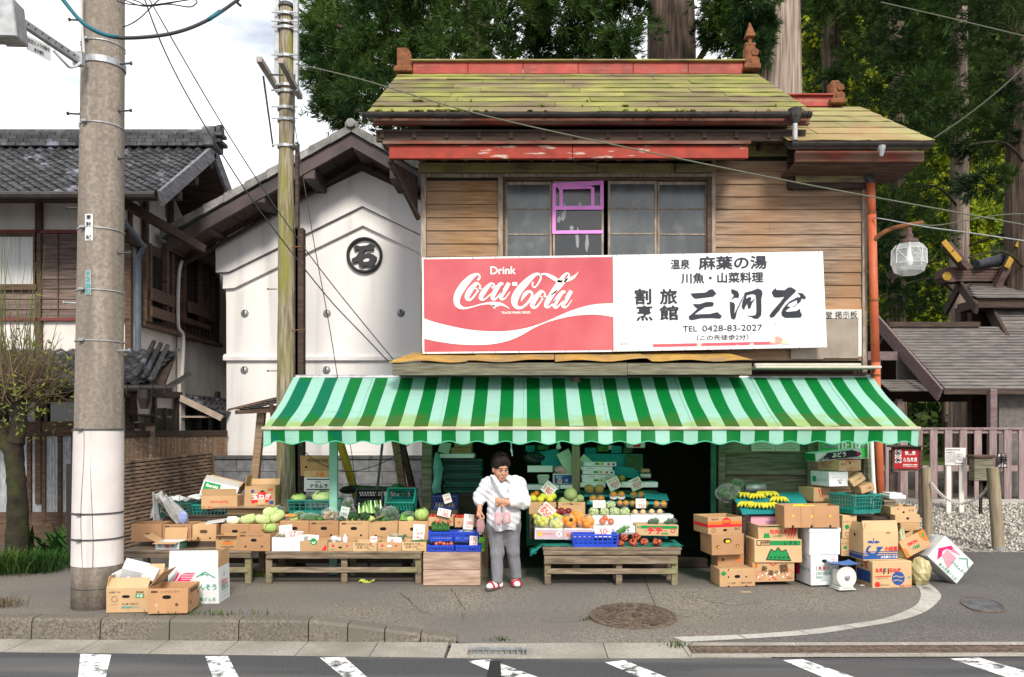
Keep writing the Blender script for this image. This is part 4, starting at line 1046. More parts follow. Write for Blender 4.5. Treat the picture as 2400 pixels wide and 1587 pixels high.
for x,y in((490,512),(615,452),(728,398),(842,335)):
 X,z=xx(x,13.4),zy(y+14,13.4)
 for s in((1,-1)if x!=842 else(1,)):XX=X if s>0 else 2*ax-X;b.span((XX-.09,RY+.02,z-.12),(XX+.09,KY+.05,z+.10),.012)
part(k,'purlin_end',b,m_kbarge)
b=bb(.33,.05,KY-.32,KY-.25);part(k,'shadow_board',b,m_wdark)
t=thing('block_wall','grey concrete block wall behind the vegetable stall','wall',(xx(730,13.6),13.6,0))
b=MB();X0,X1=xx(486,13.6),xx(1000,13.6);ztop=zy(1064,13.6);h=.205;w_=.44
for r_ in range(7):
 z=ztop-(r_+1)*h;x=X0-(r_%2)*w_/2
 while x<X1:b.span((max(X0,x)+.003,13.6,z+.003),(min(X1,x+w_)-.003,13.72,z+h-.003),.004);x+=w_
part(t,'blocks',b,m_blk)
b=MB();b.span((X0,13.61,0),(X1,13.71,ztop));part(t,'mortar',b,m_mort)
b=MB();x=X0-.02
while x<X1:b.span((x+.002,13.57,ztop),(min(X1,x+.9)-.002,13.75,ztop+.065),.008);x+=.9
part(t,'coping',b,m_cope)
# left house
HX,HY=-5.86,12.25
hs=thing('wooden_house','dark timber and white plaster house with a grey tiled roof','house',(HX-2,HY,0))
LXE=-13.5
def hx(px):return(px-CX)/F*HY
def hz(py):return CH-(py-CY)/F*HY
b=MB();b.span((LXE,HY+.02,0),(HX-.02,HY+.2,5.2));b.span((HX-.2,HY+.2,0),(HX-.02,17.5,5.2));b.add([(HX-.05,11.6,4.85),(HX-.05,14.3,6.3),(HX-.05,17.0,4.85)],[(0,1,2)])
part(hs,'wall',b,m_plast2)
b=MB();v=[(LXE,HY,hz(748)),(hx(305),HY,hz(748)),(hx(305),HY,hz(548)),(LXE,HY,hz(548))]
part(hs,'front_siding',planks(LXE,hx(300),hz(748),hz(548),.15,HY-.002),mat('old_purple_plank',(.18,.132,.112),(.08,.058,.05),scale=2.4,stretch=(1.2,9,14),rough=.85,bump=.3,island=.25))
b=MB()
for px in(-40,92,302):b.span((hx(px-6),HY-.05,hz(1180)),(hx(px+8),HY+.03,hz(455)),.005)
b.span((LXE,HY-.04,hz(476)),(hx(310),HY+.02,hz(455)),.005)
b.span((hx(137),HY-.03,hz(748)),(hx(139),HY,hz(548)))
part(hs,'post',b,m_wbrown)
b=MB();b.span((LXE,HY-.05,hz(548)),(hx(306),HY-.0,hz(540)),.003);b.span((LXE,HY-.05,hz(753)),(hx(306),HY-.0,hz(746)),.003);b.span((hx(300),HY-.055,hz(842)),(hx(307),HY-.048,hz(826)))
part(hs,'red_batten',b,mat('dull_red_batten',(.20,.04,.04),(.13,.03,.03),rough=.6))
b=MB();b.span((hx(-20),HY-.05,hz(556)),(hx(90),HY-.03,hz(548)));b.span((hx(82),HY-.05,hz(680)),(hx(90),HY-.03,hz(556)));b.span((hx(-20),HY-.08,hz(682)),(hx(92),HY-.03,hz(668)),.004)
wn_=part(hs,'window',b,m_wbrown)
b=MB();b.grid(lambda u,v:(hx(-20)+(hx(82)-hx(-20))*u,HY-.028-.008*math.sin(u*60),hz(668)+(hz(556)-hz(668))*v),60,2);part(wn_,'curtain',b,m_curt)
def fbox(x0,x1,y0,y1,d,th=.03,ch=.004):
 return(hx(x0),HY-d-th,hz(y1)),(hx(x1),HY-d,hz(y0)),ch
b=MB()
for q in((-60,176,905,942,.0),(-60,176,988,1018,.0),(108,115,944,988,.02),(12,18,944,988,.02),(-60,176,1016,1022,.035)):b.span(*fbox(*q))
for x in(-5,70,104,142,174):b.span(*fbox(x-5,x+5,1022,1230,.0))
b.span(*fbox(-60,176,1200,1290,-.01,.03))
dr=part(hs,'sliding_door',b,m_wbrown)
b=MB()
for x0,x1 in((-60,-9),(0,66),(76,99),(109,137),(148,169)):
 b.grid(lambda u,v:(hx(x0)+(hx(x1)-hx(x0))*u,HY-.004-.006*math.sin((x0+u*(x1-x0))*.9),hz(1205)+(hz(1022)-hz(1205))*v),20,2)
part(dr,'lace_curtain',b,m_lace)
b=MB();b.span((hx(-60),HY-.004,hz(990)),(hx(176),HY,hz(942)));part(dr,'transom_pane',b,m_glassd)
def pantiles(x0,x1,e,r,pitch,row,lift=.035,seed=1):
 ev,rv=Vector((0,*e)),Vector((0,*r));L_=(rv-ev).length;d=(rv-ev).normalized();nm=Vector((0,-d.z,d.y));g=random.Random(seed)
 sc_=pitch/.27;b=MB();nr=int(L_/row);nc=int((x1-x0)/pitch);row=L_/nr;pitch=(x1-x0)/nc;pr=[(0,.0),(.2,-.022),(.45,-.012),(.62,.018),(.78,.036),(.92,.022),(1,.0)]
 for i in range(nr):
  for j in range(nc):
   o=g.uniform(-.006,.008);v=[]
   for(u,hgt)in pr:
    hgt*=sc_*1.3
    X=x0+(j+u)*pitch
    a=ev+d*(i*row-.02)+nm*(hgt+lift+o);c=ev+d*((i+1)*row)+nm*(hgt+.004);e_=ev+d*(i*row-.02)+nm*(hgt+.004+o)
    v+=[(X,a.y,a.z),(X,c.y,c.z),(X,e_.y,e_.z)]
   f=[]
   for q in range(len(pr)-1):f+=[(3*q,3*q+3,3*q+4,3*q+1),(3*q+2,3*q+5,3*q+3,3*q)]
   b.add(v,f)
 return b
E1,R1=(11.2,4.97),(13.1,6.25)
rf=part(hs,'roof',pantiles(-12.6,-4.98,E1,R1,.155,.15,.028),m_tile,smooth=False)
b=MB();v=[(-12.6,11.22,4.95),(-5.0,11.22,4.95),(-5.0,13.1,6.2),(-12.6,13.1,6.2),(-12.6,15.2,4.8),(-5.0,15.2,4.8)];b.add(v+[(x,y,z-.08)for x,y,z in v],[(0,1,2,3),(3,2,5,4),(6,9,8,7),(9,10,11,8),(0,6,7,1),(1,7,8,2),(2,8,11,5)]);part(hs,'roof_boarding',b,m_wdark)
b=MB();x=-12.6
while x<-5.0:
 for i_ in range(4):b.span((x+.004+(i_%2)*.12,12.98-.02*(3-i_),6.22+i_*.062),(x+.236+(i_%2)*.12,13.22+.02*(3-i_),6.278+i_*.062),.006)
 b.tube([(x,13.1,6.475),(x+.235,13.1,6.475)],.07,8);x+=.24
b.span((-5.06,12.86,6.20),(-4.90,13.34,6.42),.02);b.lathe([(.11,0),(.11,.06)],14,Matrix.Translation((-4.9,13.1,6.50))@Matrix.Rotation(R(90),4,'Y'));b.lathe([(.14,-.12),(.14,.08)],14,Matrix.Translation((-5.0,13.1,6.45))@Matrix.Rotation(R(90),4,'Y'))
part(rf,'ridge',b,m_tile)
b=MB();b.bar((-4.97,11.18,4.90),(-4.97,13.1,6.18),.05,.20);b.bar((-4.97,13.1,6.18),(-4.97,15.2,4.76),.05,.20);part(rf,'bargeboard',b,mat('silver_bargeboard',(.20,.20,.23),(.10,.095,.10),scale=4,stretch=(6,1,6),rough=.7))
b=MB()
for Y,z in((11.9,5.22),(13.1,6.05),(12.5,5.62)):b.span((HX-.05,Y-.07,z-.14),(-5.0,Y+.07,z),.006)
b.bar((HX+.03,11.7,4.55),(HX+.03,14.4,4.55),.06,.12);b.bar((HX+.03,12.6,4.5),(HX+.03,12.6,5.6),.06,.1);b.bar((HX+.03,13.5,4.5),(HX+.03,13.5,5.9),.06,.1);b.bar((HX+.1,11.7,5.0),(-5.1,13.0,4.6),.10,.12)
part(hs,'gable_beam',b,m_wdark)
gu=MB();gu.tube([(-12.6,11.13,4.93),(-5.02,11.13,4.93)],.05,8);gu.lathe([(.05,4.66),(.09,4.78),(.09,4.93)],8,Matrix.Translation((-5.55,11.13,0)));part(hs,'gutter',gu,m_gutter)
b=MB();b.tube([(-5.55,11.13,4.7),(-5.62,12.1,4.45),(HX+.1,12.2,4.3)],.035,8);b.tube([(HX+.09,12.22,4.35),(HX+.09,12.22,hz(838))],.045,10);part(hs,'downpipe',b,mat('blue_grey_pipe',(.10,.13,.17),(.07,.09,.12),rough=.5))
E2,R2=(11.05,2.36),(12.2,2.92)
pr2=part(hs,'pent_roof',pantiles(-12.6,-5.12,E2,R2,.17,.17,.03,seed=4),m_tile)
b=MB();v=[(-12.6,11.1,2.33),(-4.9,11.1,2.33),(-5.2,12.2,2.88),(-12.6,12.2,2.88)];b.add(v+[(x,y,z-.07)for x,y,z in v],[(0,1,2,3),(7,6,5,4),(0,4,5,1),(1,5,6,2)])
for i in range(18):b.span((-12.4+i*.42,11.12,2.2),(-12.35+i*.42,12.2,2.27))
b.bar((-5.35,11.2,2.22),(-5.75,12.1,1.9),.07,.09)
part(pr2,'boarding',b,m_wdark)
b=MB()
for j in range(3):
 p,q=Vector((-5.02,11.02,2.42)),Vector((-5.30,12.15,2.98));o=Vector((-.10*j,0,.03*(2-abs(j-2))));b.tube([p+o,q+o],.036,8);b.ball(p+o+Vector((0,-.02,0)),.038,8,6)
part(pr2,'hip_tiles',b,m_tile)
b=MB();b.tube([(-12.6,10.98,2.30),(-4.72,10.98,2.30)],.045,8);b.tube([(-4.80,10.98,2.30),(-4.75,11.6,2.52)],.04,8);b.lathe([(.05,2.02),(.09,2.16),(.09,2.28)],8,Matrix.Translation((-5.1,10.98,0)))
for i in range(5):b.tube(smooth_pts([(-4.8-i*.17,10.94,2.34),(-4.8-i*.17,10.92,2.22),(-4.8-i*.17,11.0,2.2)],3),.008,5)
part(pr2,'gutter',b,m_gutter)
def sp(px,py,off=.0):Y=-(HX+off)*F/(CX-px);return Vector((HX+off,Y,CH-(py-CY)/F*Y))
c4=lambda x,y:(x/2.851,500+y/2.851)
def sq(mb,x0,y0,x1,y1,th,o=.0):
 a,c=sp(*c4(x0,y0)),sp(*c4(x1,y0));z1=a.z;z0=sp(*c4(x0,y1)).z
 mb.span((HX+o,a.y,z0),(HX+o+th,c.y,z1),.004)
b=MB();sq(b,915,175,1450,735,.05);part(hs,'gallery_panel',b,m_wdark)
b=MB();
for x0,x1 in((925,1060),(1205,1300)):sq(b,x0,250,x1,700,.01,.05)
part(hs,'gallery_window',b,m_glassd)
b=MB()
for x in(918,945,1060,1095,1180,1300,1340,1380):sq(b,x,200,x+14,725,.09,.05)
for y0,y1 in((495,580),(620,690)):sq(b,930,y0,1090,y1,.03,.17)
sq(b,1185,585,1345,660,.03,.17);sq(b,1190,700,1345,735,.12,.05)
for i in range(6):sq(b,1105+i*12,260,1109+i*12,720,.02,.07)
for i in range(6):sq(b,1385+i*10,330,1388+i*10,720,.02,.07)
for i in range(9):sq(b,1205+i*25,735,1210+i*25,860,.02,.06)
sq(b,915,725,1450,755,.10,.02);sq(b,1190,795,1450,803,.04,.05)
part(hs,'gallery_lattice',b,m_wbrown)
b=MB();sq(b,1180,820,1210,1500,.06,.01);part(hs,'pale_post',b,m_plast2)
b=MB()
sq(b,835,1080,870,1500,.06,.01);sq(b,885,1165,1185,1210,.08,.01);sq(b,1010,1230,1025,1500,.05,.01);sq(b,1160,1230,1172,1500,.05,.01);sq(b,1430,1190,1450,1500,.06,.01);sq(b,880,1340,1010,1355,.05,.01);sq(b,880,1400,1010,1440,.08,.01);sq(b,1085,1300,1092,1500,.05,.01);sq(b,1215,1290,1420,1302,.05,.01)
for x in(1215,1285,1360):sq(b,x,1300,x+10,1500,.05,.01)
part(hs,'lower_frame',b,m_wdark)
b=MB()
for x0,x1,y0 in((880,1010,1355),(1025,1160,1300),(1220,1420,1300)):sq(b,x0,y0,x1,1500,.012,.004)
lw=part(hs,'lower_window',b,mat('reflecting_pane',(.03,.05,.025),(.10,.10,.09),scale=3,stretch=(1,6,1),rough=.12,spec=.8))
b=MB();q=[sp(*c4(1225,1060)),sp(*c4(1450,1095)),sp(*c4(1520,1185),.75),sp(*c4(1395,1190),.75)]
b=pantiles(0,2.2,(0,0),(.86,.34),.24,.22,seed=8);M_=Matrix.Translation((HX+.80,13.8,1.98))@Matrix.Rotation(R(90),4,'Z')
b.v=[M_@p for p in b.v];ln=part(hs,'lean_to_roof',b,m_tile)
b=MB();b.bar((HX+.78,13.74,1.93),(HX+.02,13.74,2.30),.04,.10);b.span((HX+.04,13.8,1.94),(HX+.74,15.9,1.97));part(ln,'bargeboard',b,mat('pale_board',(.55,.46,.38),(.42,.34,.27),rough=.8))
b=MB();b.tube(smooth_pts([tuple(sp(*c4(x,y),.13))for x,y in((1215,320),(1195,420),(1190,740),(1225,830),(1215,1120))],5),.03,8);part(hs,'cable_conduit',b,m_plast2,smooth=True)
# thin brick wall and board fence beside it
A_,B_=Vector((-5.89,10.6,0)),Vector((-5.20,13.5,0));dv=(B_-A_).normalized();nv=Vector((dv.y,-dv.x,0));LW=(B_-A_).length
t=thing('brick_wall','low wall of thin stained bricks running back beside the house','wall',(A_+B_)/2)
b=MB();ch_=.0535;nrow=23
for i in range(nrow):
 z=.04+i*ch_;x=-(i%2)*.105
 while x<LW:
  a,c=max(0,x)+.002,min(LW,x+.21)-.002
  if c>a+.01:
   o=rnd.uniform(-.003,.003);p=A_+dv*((a+c)/2)+nv*o;sl_=.038*((a+c)/2)
   b.box((p.x,p.y,z+sl_+ch_/2),(c-a,.12,ch_-.017),Matrix.Rotation(math.atan2(dv.y,dv.x),4,'Z'),.003)
  x+=.21
part(t,'bricks',b,m_brick)
b=MB();rr=Matrix.Rotation(math.atan2(dv.y,dv.x),4,'Z');b.box((*((A_+B_)/2).xy,.66),(LW,.108,1.28),rr);part(t,'mortar',b,m_mort)
t=thing('board_fence','dark corrugated board fence with a top rail above the brick wall','fence',(-5.4,12.6,0))
FA,FB=Vector((-5.80,11.3,0)),Vector((-5.07,13.9,0));fd=(FB-FA);n=60;b=MB()
for i in range(n):
 p=FA+fd*((i+.5)/n);b.box((p.x,p.y,.85),(fd.length/n*.8,.025+.01*(i%2),1.6),Matrix.Rotation(math.atan2(fd.y,fd.x),4,'Z'))
part(t,'boards',b,m_wgrey)
b=MB();b.bar(FA+Vector((0,0,1.68)),FB+Vector((0,0,1.68)),.07,.09,.005);b.bar(FA+Vector((0,0,.8))-Vector((.03,0,0)),FB+Vector((-.03,0,.8)),.03,.08);part(t,'rail',b,m_wdark)
b=MB();p=FA+fd*.33;b.span((p.x-.05,p.y-.05,0),(p.x+.05,p.y+.05,1.79),.006);part(t,'post',b,m_wgrey)
# poles
pc=Vector((-4.24,8.12,0))
t=thing('utility_pole','thick grey concrete utility pole on the pavement at the left','utility pole',pc)
def pr_(z):return.232-.0068*z
def pctr(z):return Vector((pc.x+.011*z,pc.y,z))
b=MB();zs=[0,.5,1.7,3,4.5,6.2,8];b.tube([pctr(z)for z in zs],[pr_(z)for z in zs],48);part(t,'shaft',b,m_pole,smooth=True)
zt,zb2=CH-(1007-CY)/F*7.9,CH-(1330-CY)/F*7.9
b=MB();zs=np.linspace(zb2,zt,8);b.tube([pctr(z)for z in zs],[pr_(z)+.006 for z in zs],48,cap=False);sh=part(t,'wrap_sheet',b,m_sheet,smooth=True)
b=MB()
for xq in(-.035,.055):b.tube([pctr(z)+Vector((xq+(.02*math.sin(z*3)if xq>0 else.012*math.sin(z*5)),-math.sqrt((pr_(z)+.006)**2-xq*xq)-.001,0))for z in zs],.0028,5)
part(sh,'seam',b,m_dsteel)
def bandp(z,h=.007,r_=.004,m=m_dsteel,nm_='band'):
 b=MB();b.lathe([(pr_(z)+r_+.004,-h),(pr_(z)+r_+.008,-h),(pr_(z)+r_+.008,h),(pr_(z)+r_+.004,h)],40,Matrix.Translation(pctr(z)),cap=False);b.span(tuple(pctr(z)+Vector((-.09,-pr_(z)-.03,-.012))),tuple(pctr(z)+Vector((-.04,-pr_(z)+.01,.012))),.003)
 return part(t,nm_,b,m)
def pz(py):return CH-(py-CY)/F*7.88
for py in(1007,1206,1267):bandp(pz(py),.008,.006)
for py in(85,280,530,676,796):bandp(pz(py),.005,.002,m_steel)
b=MB();z=pz(130);b.lathe([(pr_(z)+.003,-.03),(pr_(z)+.013,-.03),(pr_(z)+.013,.03),(pr_(z)+.003,.03)],40,Matrix.Translation(pctr(z)),cap=False);part(t,'clamp_band',b,m_steel)
for py,s in((130,1),(243,1),(357,1),(584,1),(818,1),(25,-1),(250,-1),(476,-1),(704,-1)):
 z=pz(py);c=pctr(z);b=MB();q=c+Vector((s*(pr_(z)-.02),-.05,0));e=q+Vector((s*.125,-.01,.004));b.tube([q,e],.010,8);b.tube([e,e+Vector((s*.012,0,0))],.019,8);b.lathe([(.022,0),(.022,.012)],10,Matrix.Translation(q)@Matrix.Rotation(s*R(90),4,'Y'));part(t,'step_bolt',b,m_dsteel if py<700 else m_steel)
b=MB();zz=pz(1405);b.lathe([(pr_(.2)+.004,-.004),(pr_(.2)+.004,.004)],40,Matrix.Translation(pctr(.20)),cap=False);part(t,'base_ring',b,m_dsteel)
def poleplate(name,lab,px,y0,y1,wpx,base,ink,txt,th):
 z1,z0=pz(y0),pz(y1);c=pctr((z0+z1)/2);X=P(px,0,7.89).x;w2=wpx/F*7.89
 tt=thing(name,lab,'plate',(X,c.y-pr_(z0)-.001,z0));b=MB()
 b.grid(lambda u,v:(X-w2/2+w2*u,c.y-math.sqrt(max(1e-4,(pr_(z0)+.008)**2-(X-w2/2+w2*u-c.x)**2)),z0+(z1-z0)*v),8,1);part(tt,'plate',b,base)
 b=MB();n_=len(txt)
 for i,chx in enumerate(txt):
  if chx==' ':continue
  zc=z1-(z1-z0)*(i+.5)/n_;text_on(b,chx,front_at((X,c.y-pr_(z0)-.011,zc)),height=(z1-z0)/n_*.72,width=min(w2*.72,(z1-z0)/n_*.8),bold=.02)
 part(tt,'lettering',b,ink)
poleplate('number_plate','white vertical plate with brush characters on the concrete pole',206,500,562,18,m_white,m_ink_k,'東幹 紀',.01)
poleplate('number_plate','small grey number plate below the white plate on the concrete pole',205,632,690,14,m_steel,m_ink_t,'氷280',.01)
t=thing('camera_bracket','grey steel arm with security camera box and hanging notice','camera',P(190,140,7.85))
b=MB();p0,p1=P(185,142,7.8),P(30,38,6.9);b.bar(p0,p1,.05,.07,.006);b.bar(p0+Vector((0,0,-.05)),p0+Vector((0,0,.08)),.09,.06);part(t,'arm',b,m_steel)
b=MB()
for f in np.linspace(.1,.9,9):q=p0 .lerp(p1,f);b.box((q.x+.02,q.y-.03,q.z),(.028,.012,.014))
part(t,'slots',b,m_dsteel)
b=MB();c=P(22,52,6.7);b.box(c,(.17,.26,.31),(R(6),R(-4),R(12)),.01);b.box(c+Vector((-.12,-.05,.02)),(.14,.24,.36),(R(6),R(-4),R(12)),.008);part(t,'camera_box',b,m_steel)
b=MB();pts=[tuple(P(125,118,7.4)),tuple(P(150,145,7.5)),tuple(P(165,158,7.6)),tuple(P(185,150,7.75)),tuple(P(196,130,7.88)),tuple(P(192,60,7.88)),tuple(P(190,-20,7.88))];b.tube(smooth_pts(pts,5),.012,6);part(t,'cable',b,paper('grey_cable',(.5,.5,.48)))
q0,q1=P(63,82,7.0),P(117,108,7.35);dn=Vector((0,0,-.20));b=MB();b.quad(q0,q0+dn*.62,q1+dn*.68,q1);b.add([tuple(v_+Vector((.004,.008,0)))for v_ in(q0,q0+dn*.62,q1+dn*.68,q1)],[(3,2,1,0)]);nb_=part(t,'notice',b,m_white)
b=MB();dxv=(q1-q0);M_=Matrix.Translation((q0+q1)/2+Vector((.007,-.004,-.043)))@Matrix(((dxv.normalized().x,0,0,0),(dxv.normalized().y,0,-1,0),(dxv.normalized().z,1,0,0),(0,0,0,1)));text_on(b,'防犯カメラ作動中',M_,width=dxv.length*.92,bold=.02);text_on(b,'奥多摩町',M_@Matrix.Translation((0,-.055,0)),width=dxv.length*.42,bold=.02);part(nb_,'lettering',b,m_ink_k)
wp=Vector((xx(663,10.35),10.35,0))
t=thing('timber_pole','mossy round timber pole with steel crossarms beside the shop','utility pole',wp)
zt=zy(18,10.35);b=MB();zs=np.linspace(0,zt,24)
b.tube([wp+Vector((.004*math.sin(z*2.3),.0,z))for z in zs],[.128-.0065*z+.003*math.sin(z*7)for z in zs],24);part(t,'shaft',b,m_wpole,smooth=True)
b=MB();b.lathe([(.10,0),(.10,.03),(.085,.05)],20,Matrix.Translation((wp.x,wp.y,zt)));part(t,'cap',b,m_dsteel)
b=MB();b.span((wp.x+.10,wp.y-.02,0),(wp.x+.22,wp.y+.10,zy(510,10.35)-.1),.006);b.span((wp.x+.115,wp.y-.02,0),(wp.x+.155,wp.y+.06,zy(330,10.35)),.004);part(t,'splint_timber',b,m_wdark)
def wpz(y):return zy(y,10.3)
b=MB()
for y in(32,52,65,130,198,212,250,277,338):
 z=wpz(y);b.lathe([(.10,-.018),(.112,-.018),(.112,.018),(.10,.018)],20,Matrix.Translation((wp.x,wp.y,z)),cap=False);b.bar((wp.x-.16,wp.y-.09,z),(wp.x+.17,wp.y-.09,z),.015,.015)
part(t,'clamp',b,m_steel)
for dx in(-.11,.125):
 b=MB();b.span((wp.x+dx-.03,wp.y-.04,wpz(195)),(wp.x+dx+.03,wp.y+.03,wpz(-60)),.004)
 part(t,'channel_bar',b,m_steel)
for p,q in(((600,137),(645,210)),((650,140),(695,225))):
 b=MB();b.bar(P(p[0]/.988,p[1]/.988,9.6),P(q[0]/.988,q[1]/.988,10.55),.065,.065,.004);part(t,'crossarm',b,mat('rusty_galv',(.35,.34,.32),(.27,.20,.16),scale=5,rough=.6,metal=.3))
b=MB();b.tube([P(617,178,9.9),P(640,345,10.28)],.012,6);b.tube([P(690,175,10.2),P(688,345,10.25)],.014,6);b.tube([P(632,175,10.0),P(664,176,10.0)],.01,6);part(t,'stay_rod',b,m_dsteel)
for y,s in((575,1),(672,-1),(766,1),(860,-1)):
 z=zy(y,10.35);b=MB();b.tube([(wp.x+s*.09,wp.y-.08,z),(wp.x+s*(.21 if s<0 else.26),wp.y-.08,z)],.007,6);b.tube([(wp.x+s*(.205 if s<0 else.255),wp.y-.08,z),(wp.x+s*(.215 if s<0 else.265),wp.y-.08,z)],.014,8);part(t,'step_bolt',b,m_rustf)
 # wires
def wire(lab,pts,r_,m,name='overhead_wire',cat='wire',grp='wires overhead'):
 b=MB();b.tube(smooth_pts([tuple(p)for p in pts],8),r_,6);return solo(name,lab,cat,b,m,pts[0],grp,smooth=True)
u=lambda x,y,Y:P(x/.988,y/.988,Y)
m_wire=plain('wire_dark',(.03,.032,.036),.5);m_wiret=plain('wire_teal',(.01,.12,.16),.5);m_wireg=plain('wire_grey_green',(.12,.13,.09),.7)
wire('long sagging grey cable crossing in front of the shop roof and sign',[u(686,148,10.1),u(840,185,9.95),u(1100,262,9.65),u(1420,335,9.35),u(1830,420,8.9),u(2200,489,8.5),u(2420,530,8.2)],.0075,m_wireg)
wire('thin straight wire running from the top left down to the ochre pent roof',[u(335,-20,8.2),u(540,330,8.8),u(720,595,9.3),u(910,832,9.78)],.006,m_wire)
wire('wavy twisted wire running down beside the straight one to the pent roof',[u(328,-20,8.1),u(380,115,8.3),u(450,250,8.5),u(560,428,8.8),u(645,545,9.1),u(760,690,9.4),u(840,775,9.6),u(900,838,9.78)],.007,m_wire)
wire('steep thin stay wire from the timber pole down to the awning',[u(680,275,10.15),u(725,550,10.15),u(760,740,10.15),u(782,876,10.15)],.006,m_wire)
wire('thick teal and black cable looping past the top of the concrete pole',[u(140,-6,7.0),u(190,52,7.0),u(240,80,7.0),u(300,88,7.0),u(400,77,7.1),u(480,47,7.3),u(556,-4,7.5)],.015,m_wire)
b=MB();b.tube(smooth_pts([tuple(u(*q))for q in((143,-5,6.99),(190,51.5,6.99),(240,79.5,6.99),(272,85,6.99))],6),.017,8)
solo('cable_sleeve','teal sleeve over the thick looping cable near the pole top','cable sleeve',b,m_wiret,u(190,51,6.98),smooth=True)
b=MB();b.tube(smooth_pts([tuple(u(*q))for q in((553,-4,7.5),(550,6,7.5),(558,14,7.5))],5),.012,6);solo('wire_end','short curled wire end at the top edge right of the pole','wire',b,m_wire,u(553,-4,7.5))
for i,pts in enumerate((((270,2),(300,10),(345,12),(400,5),(460,-4)),((274,-6),(330,14),(390,10),(440,16),(456,2),(430,-6)),((272,52),(285,62),(320,45),(362,5),(380,-8)),((285,-8),(320,4),(350,14),(420,2),(470,-8)))):
 wire(['loose dark wire loop nearest the pole top','long tangled wire with a hanging bight beside the pole top','thin wire curling back to the pole below the tangle','slack wire crossing the tangle at the top edge'][i],[u(x,y,8.0+.06*i)for x,y in pts],.006,m_wire)
wire('thin wire across the dark trees at the upper right',[u(2040,5,11),u(2200,42,10),u(2390,88,9)],.007,m_wireg)
wire('double wire from the lower roof corner rising to the right edge',[u(2160,322,9.75),u(2230,275,9.5),u(2310,212,9.2),u(2400,130,8.9)],.009,m_wireg)
wire('pale wire from the drainpipe past the lamp to the right edge',[u(2022,505,10.2),u(2050,508,10.1),u(2140,525,9.9),u(2250,540,9.6),u(2400,562,9.2)],.008,m_steel)
wire('pale wire branching upward from the lamp arm',[u(2120,519,10.0),u(2170,522,9.9),u(2250,508,9.7),u(2330,497,9.5),u(2400,496,9.3)],.008,m_wireg)
b=MB();b.tube([u(484,45,7.29),u(510,26,7.37)],.017,8);solo('cable_sleeve','short teal sleeve on the looping cable farther from the pole','cable sleeve',b,m_wiret,u(484,45,7.29),smooth=True)
t=thing('street_lamp','faceted glass lamp hanging from a curved arm at the shop corner','lamp',u(2105,640,10.1))
b=MB();b.tube(smooth_pts([tuple(u(2012,570,10.3)),tuple(u(2036,545,10.2)),tuple(u(2065,530,10.15)),tuple(u(2100,522,10.1)),tuple(u(2138,516,10.05))],5),.03,8);part(t,'arm',b,m_rustf,smooth=True)
c=u(2105,600,10.1);s_=10.1/F/.988;b=MB();b.lathe([(6*s_,72*s_),(6*s_,60*s_),(9*s_,56*s_),(9*s_,44*s_)],14,Matrix.Translation(c));b.lathe([(20*s_,45*s_),(20*s_,38*s_),(8*s_,36*s_)],16,Matrix.Translation(c));part(t,'lamp_cap',b,plain('lamp_brown',(.12,.07,.065),.6))
m_lampg=clear_mat('lamp_glass',base=.22,rough=.05)
b=MB();prof=[(16,37),(27,34),(37,20),(38,-12),(32,-30),(20,-36),(.1,-37)];b.lathe([(r_*s_,z*s_)for r_,z in prof],8,Matrix.Translation(c)@Matrix.Rotation(R(22),4,'Z'),cap=False);part(t,'lamp_shade',b,m_lampg)
b=MB();b.lathe([(4*s_,30*s_),(5*s_,12*s_),(9*s_,0),(8*s_,-12*s_),(2*s_,-18*s_)],12,Matrix.Translation(c));part(t,'bulb',b,m_white,smooth=True)
b=MB()
for i in range(8):
 a,a2=R(22+45*i),R(22+45*(i+1));p=lambda a_,r_,z:c+Vector((math.cos(a_)*r_*s_,math.sin(a_)*r_*s_,z*s_))
 b.tube([p(a,37.5,20),p(a,38.5,-12)],.004,5);b.tube([p(a,38,20),p(a2,38.5,-12)],.003,5);b.tube([p(a,38,20),p(a2,38,20)],.003,5);b.tube([p(a,38.5,-12),p(a2,38.5,-12)],.003,5);b.tube([p(a,27.5,34),p(a,38,20)],.003,5)
part(t,'glass_edges',b,plain('glass_edge',(.75,.78,.78),.2))
# right: picket fence, signs, posts, shrine
FYp=16.5
t=thing('picket_fence','old pinkish brown picket fence behind the gravel','fence',(9,FYp,.25))
z0f,z1f=.29,zy(992,FYp);m_pick=mat('faded_pink_picket',(.29,.215,.215),(.19,.135,.135),scale=3,stretch=(9,9,1.2),rough=.85,bump=.2,island=.14)
b=MB();px=2040
while px<2480:
 X=P(px,0,FYp).x;wv=17.5/F*FYp;b.span((X,FYp-.02+rnd.uniform(-.004,.004),z0f+.02),(X+wv,FYp+.012,z1f-.03+rnd.uniform(-.006,.006)),.005);px+=34.7
part(t,'pickets',b,m_pick)
b=MB();X0,X1=P(2030,0,FYp).x,P(2500,0,FYp).x
for y in(997,1085,1172):z=CH-(y/.988-CY)/F*FYp;b.span((X0,FYp+.013,z-.06),(X1,FYp+.06,z+.06),.005)
b.span((X0,FYp-.035,z1f-.03),(X1,FYp+.07,z1f+.01),.005)
part(t,'rails',b,m_pick)
b=MB();b.span((X0,FYp-.05,.2),(X1,FYp+.1,.33),.01);part(t,'footing',b,m_strip)
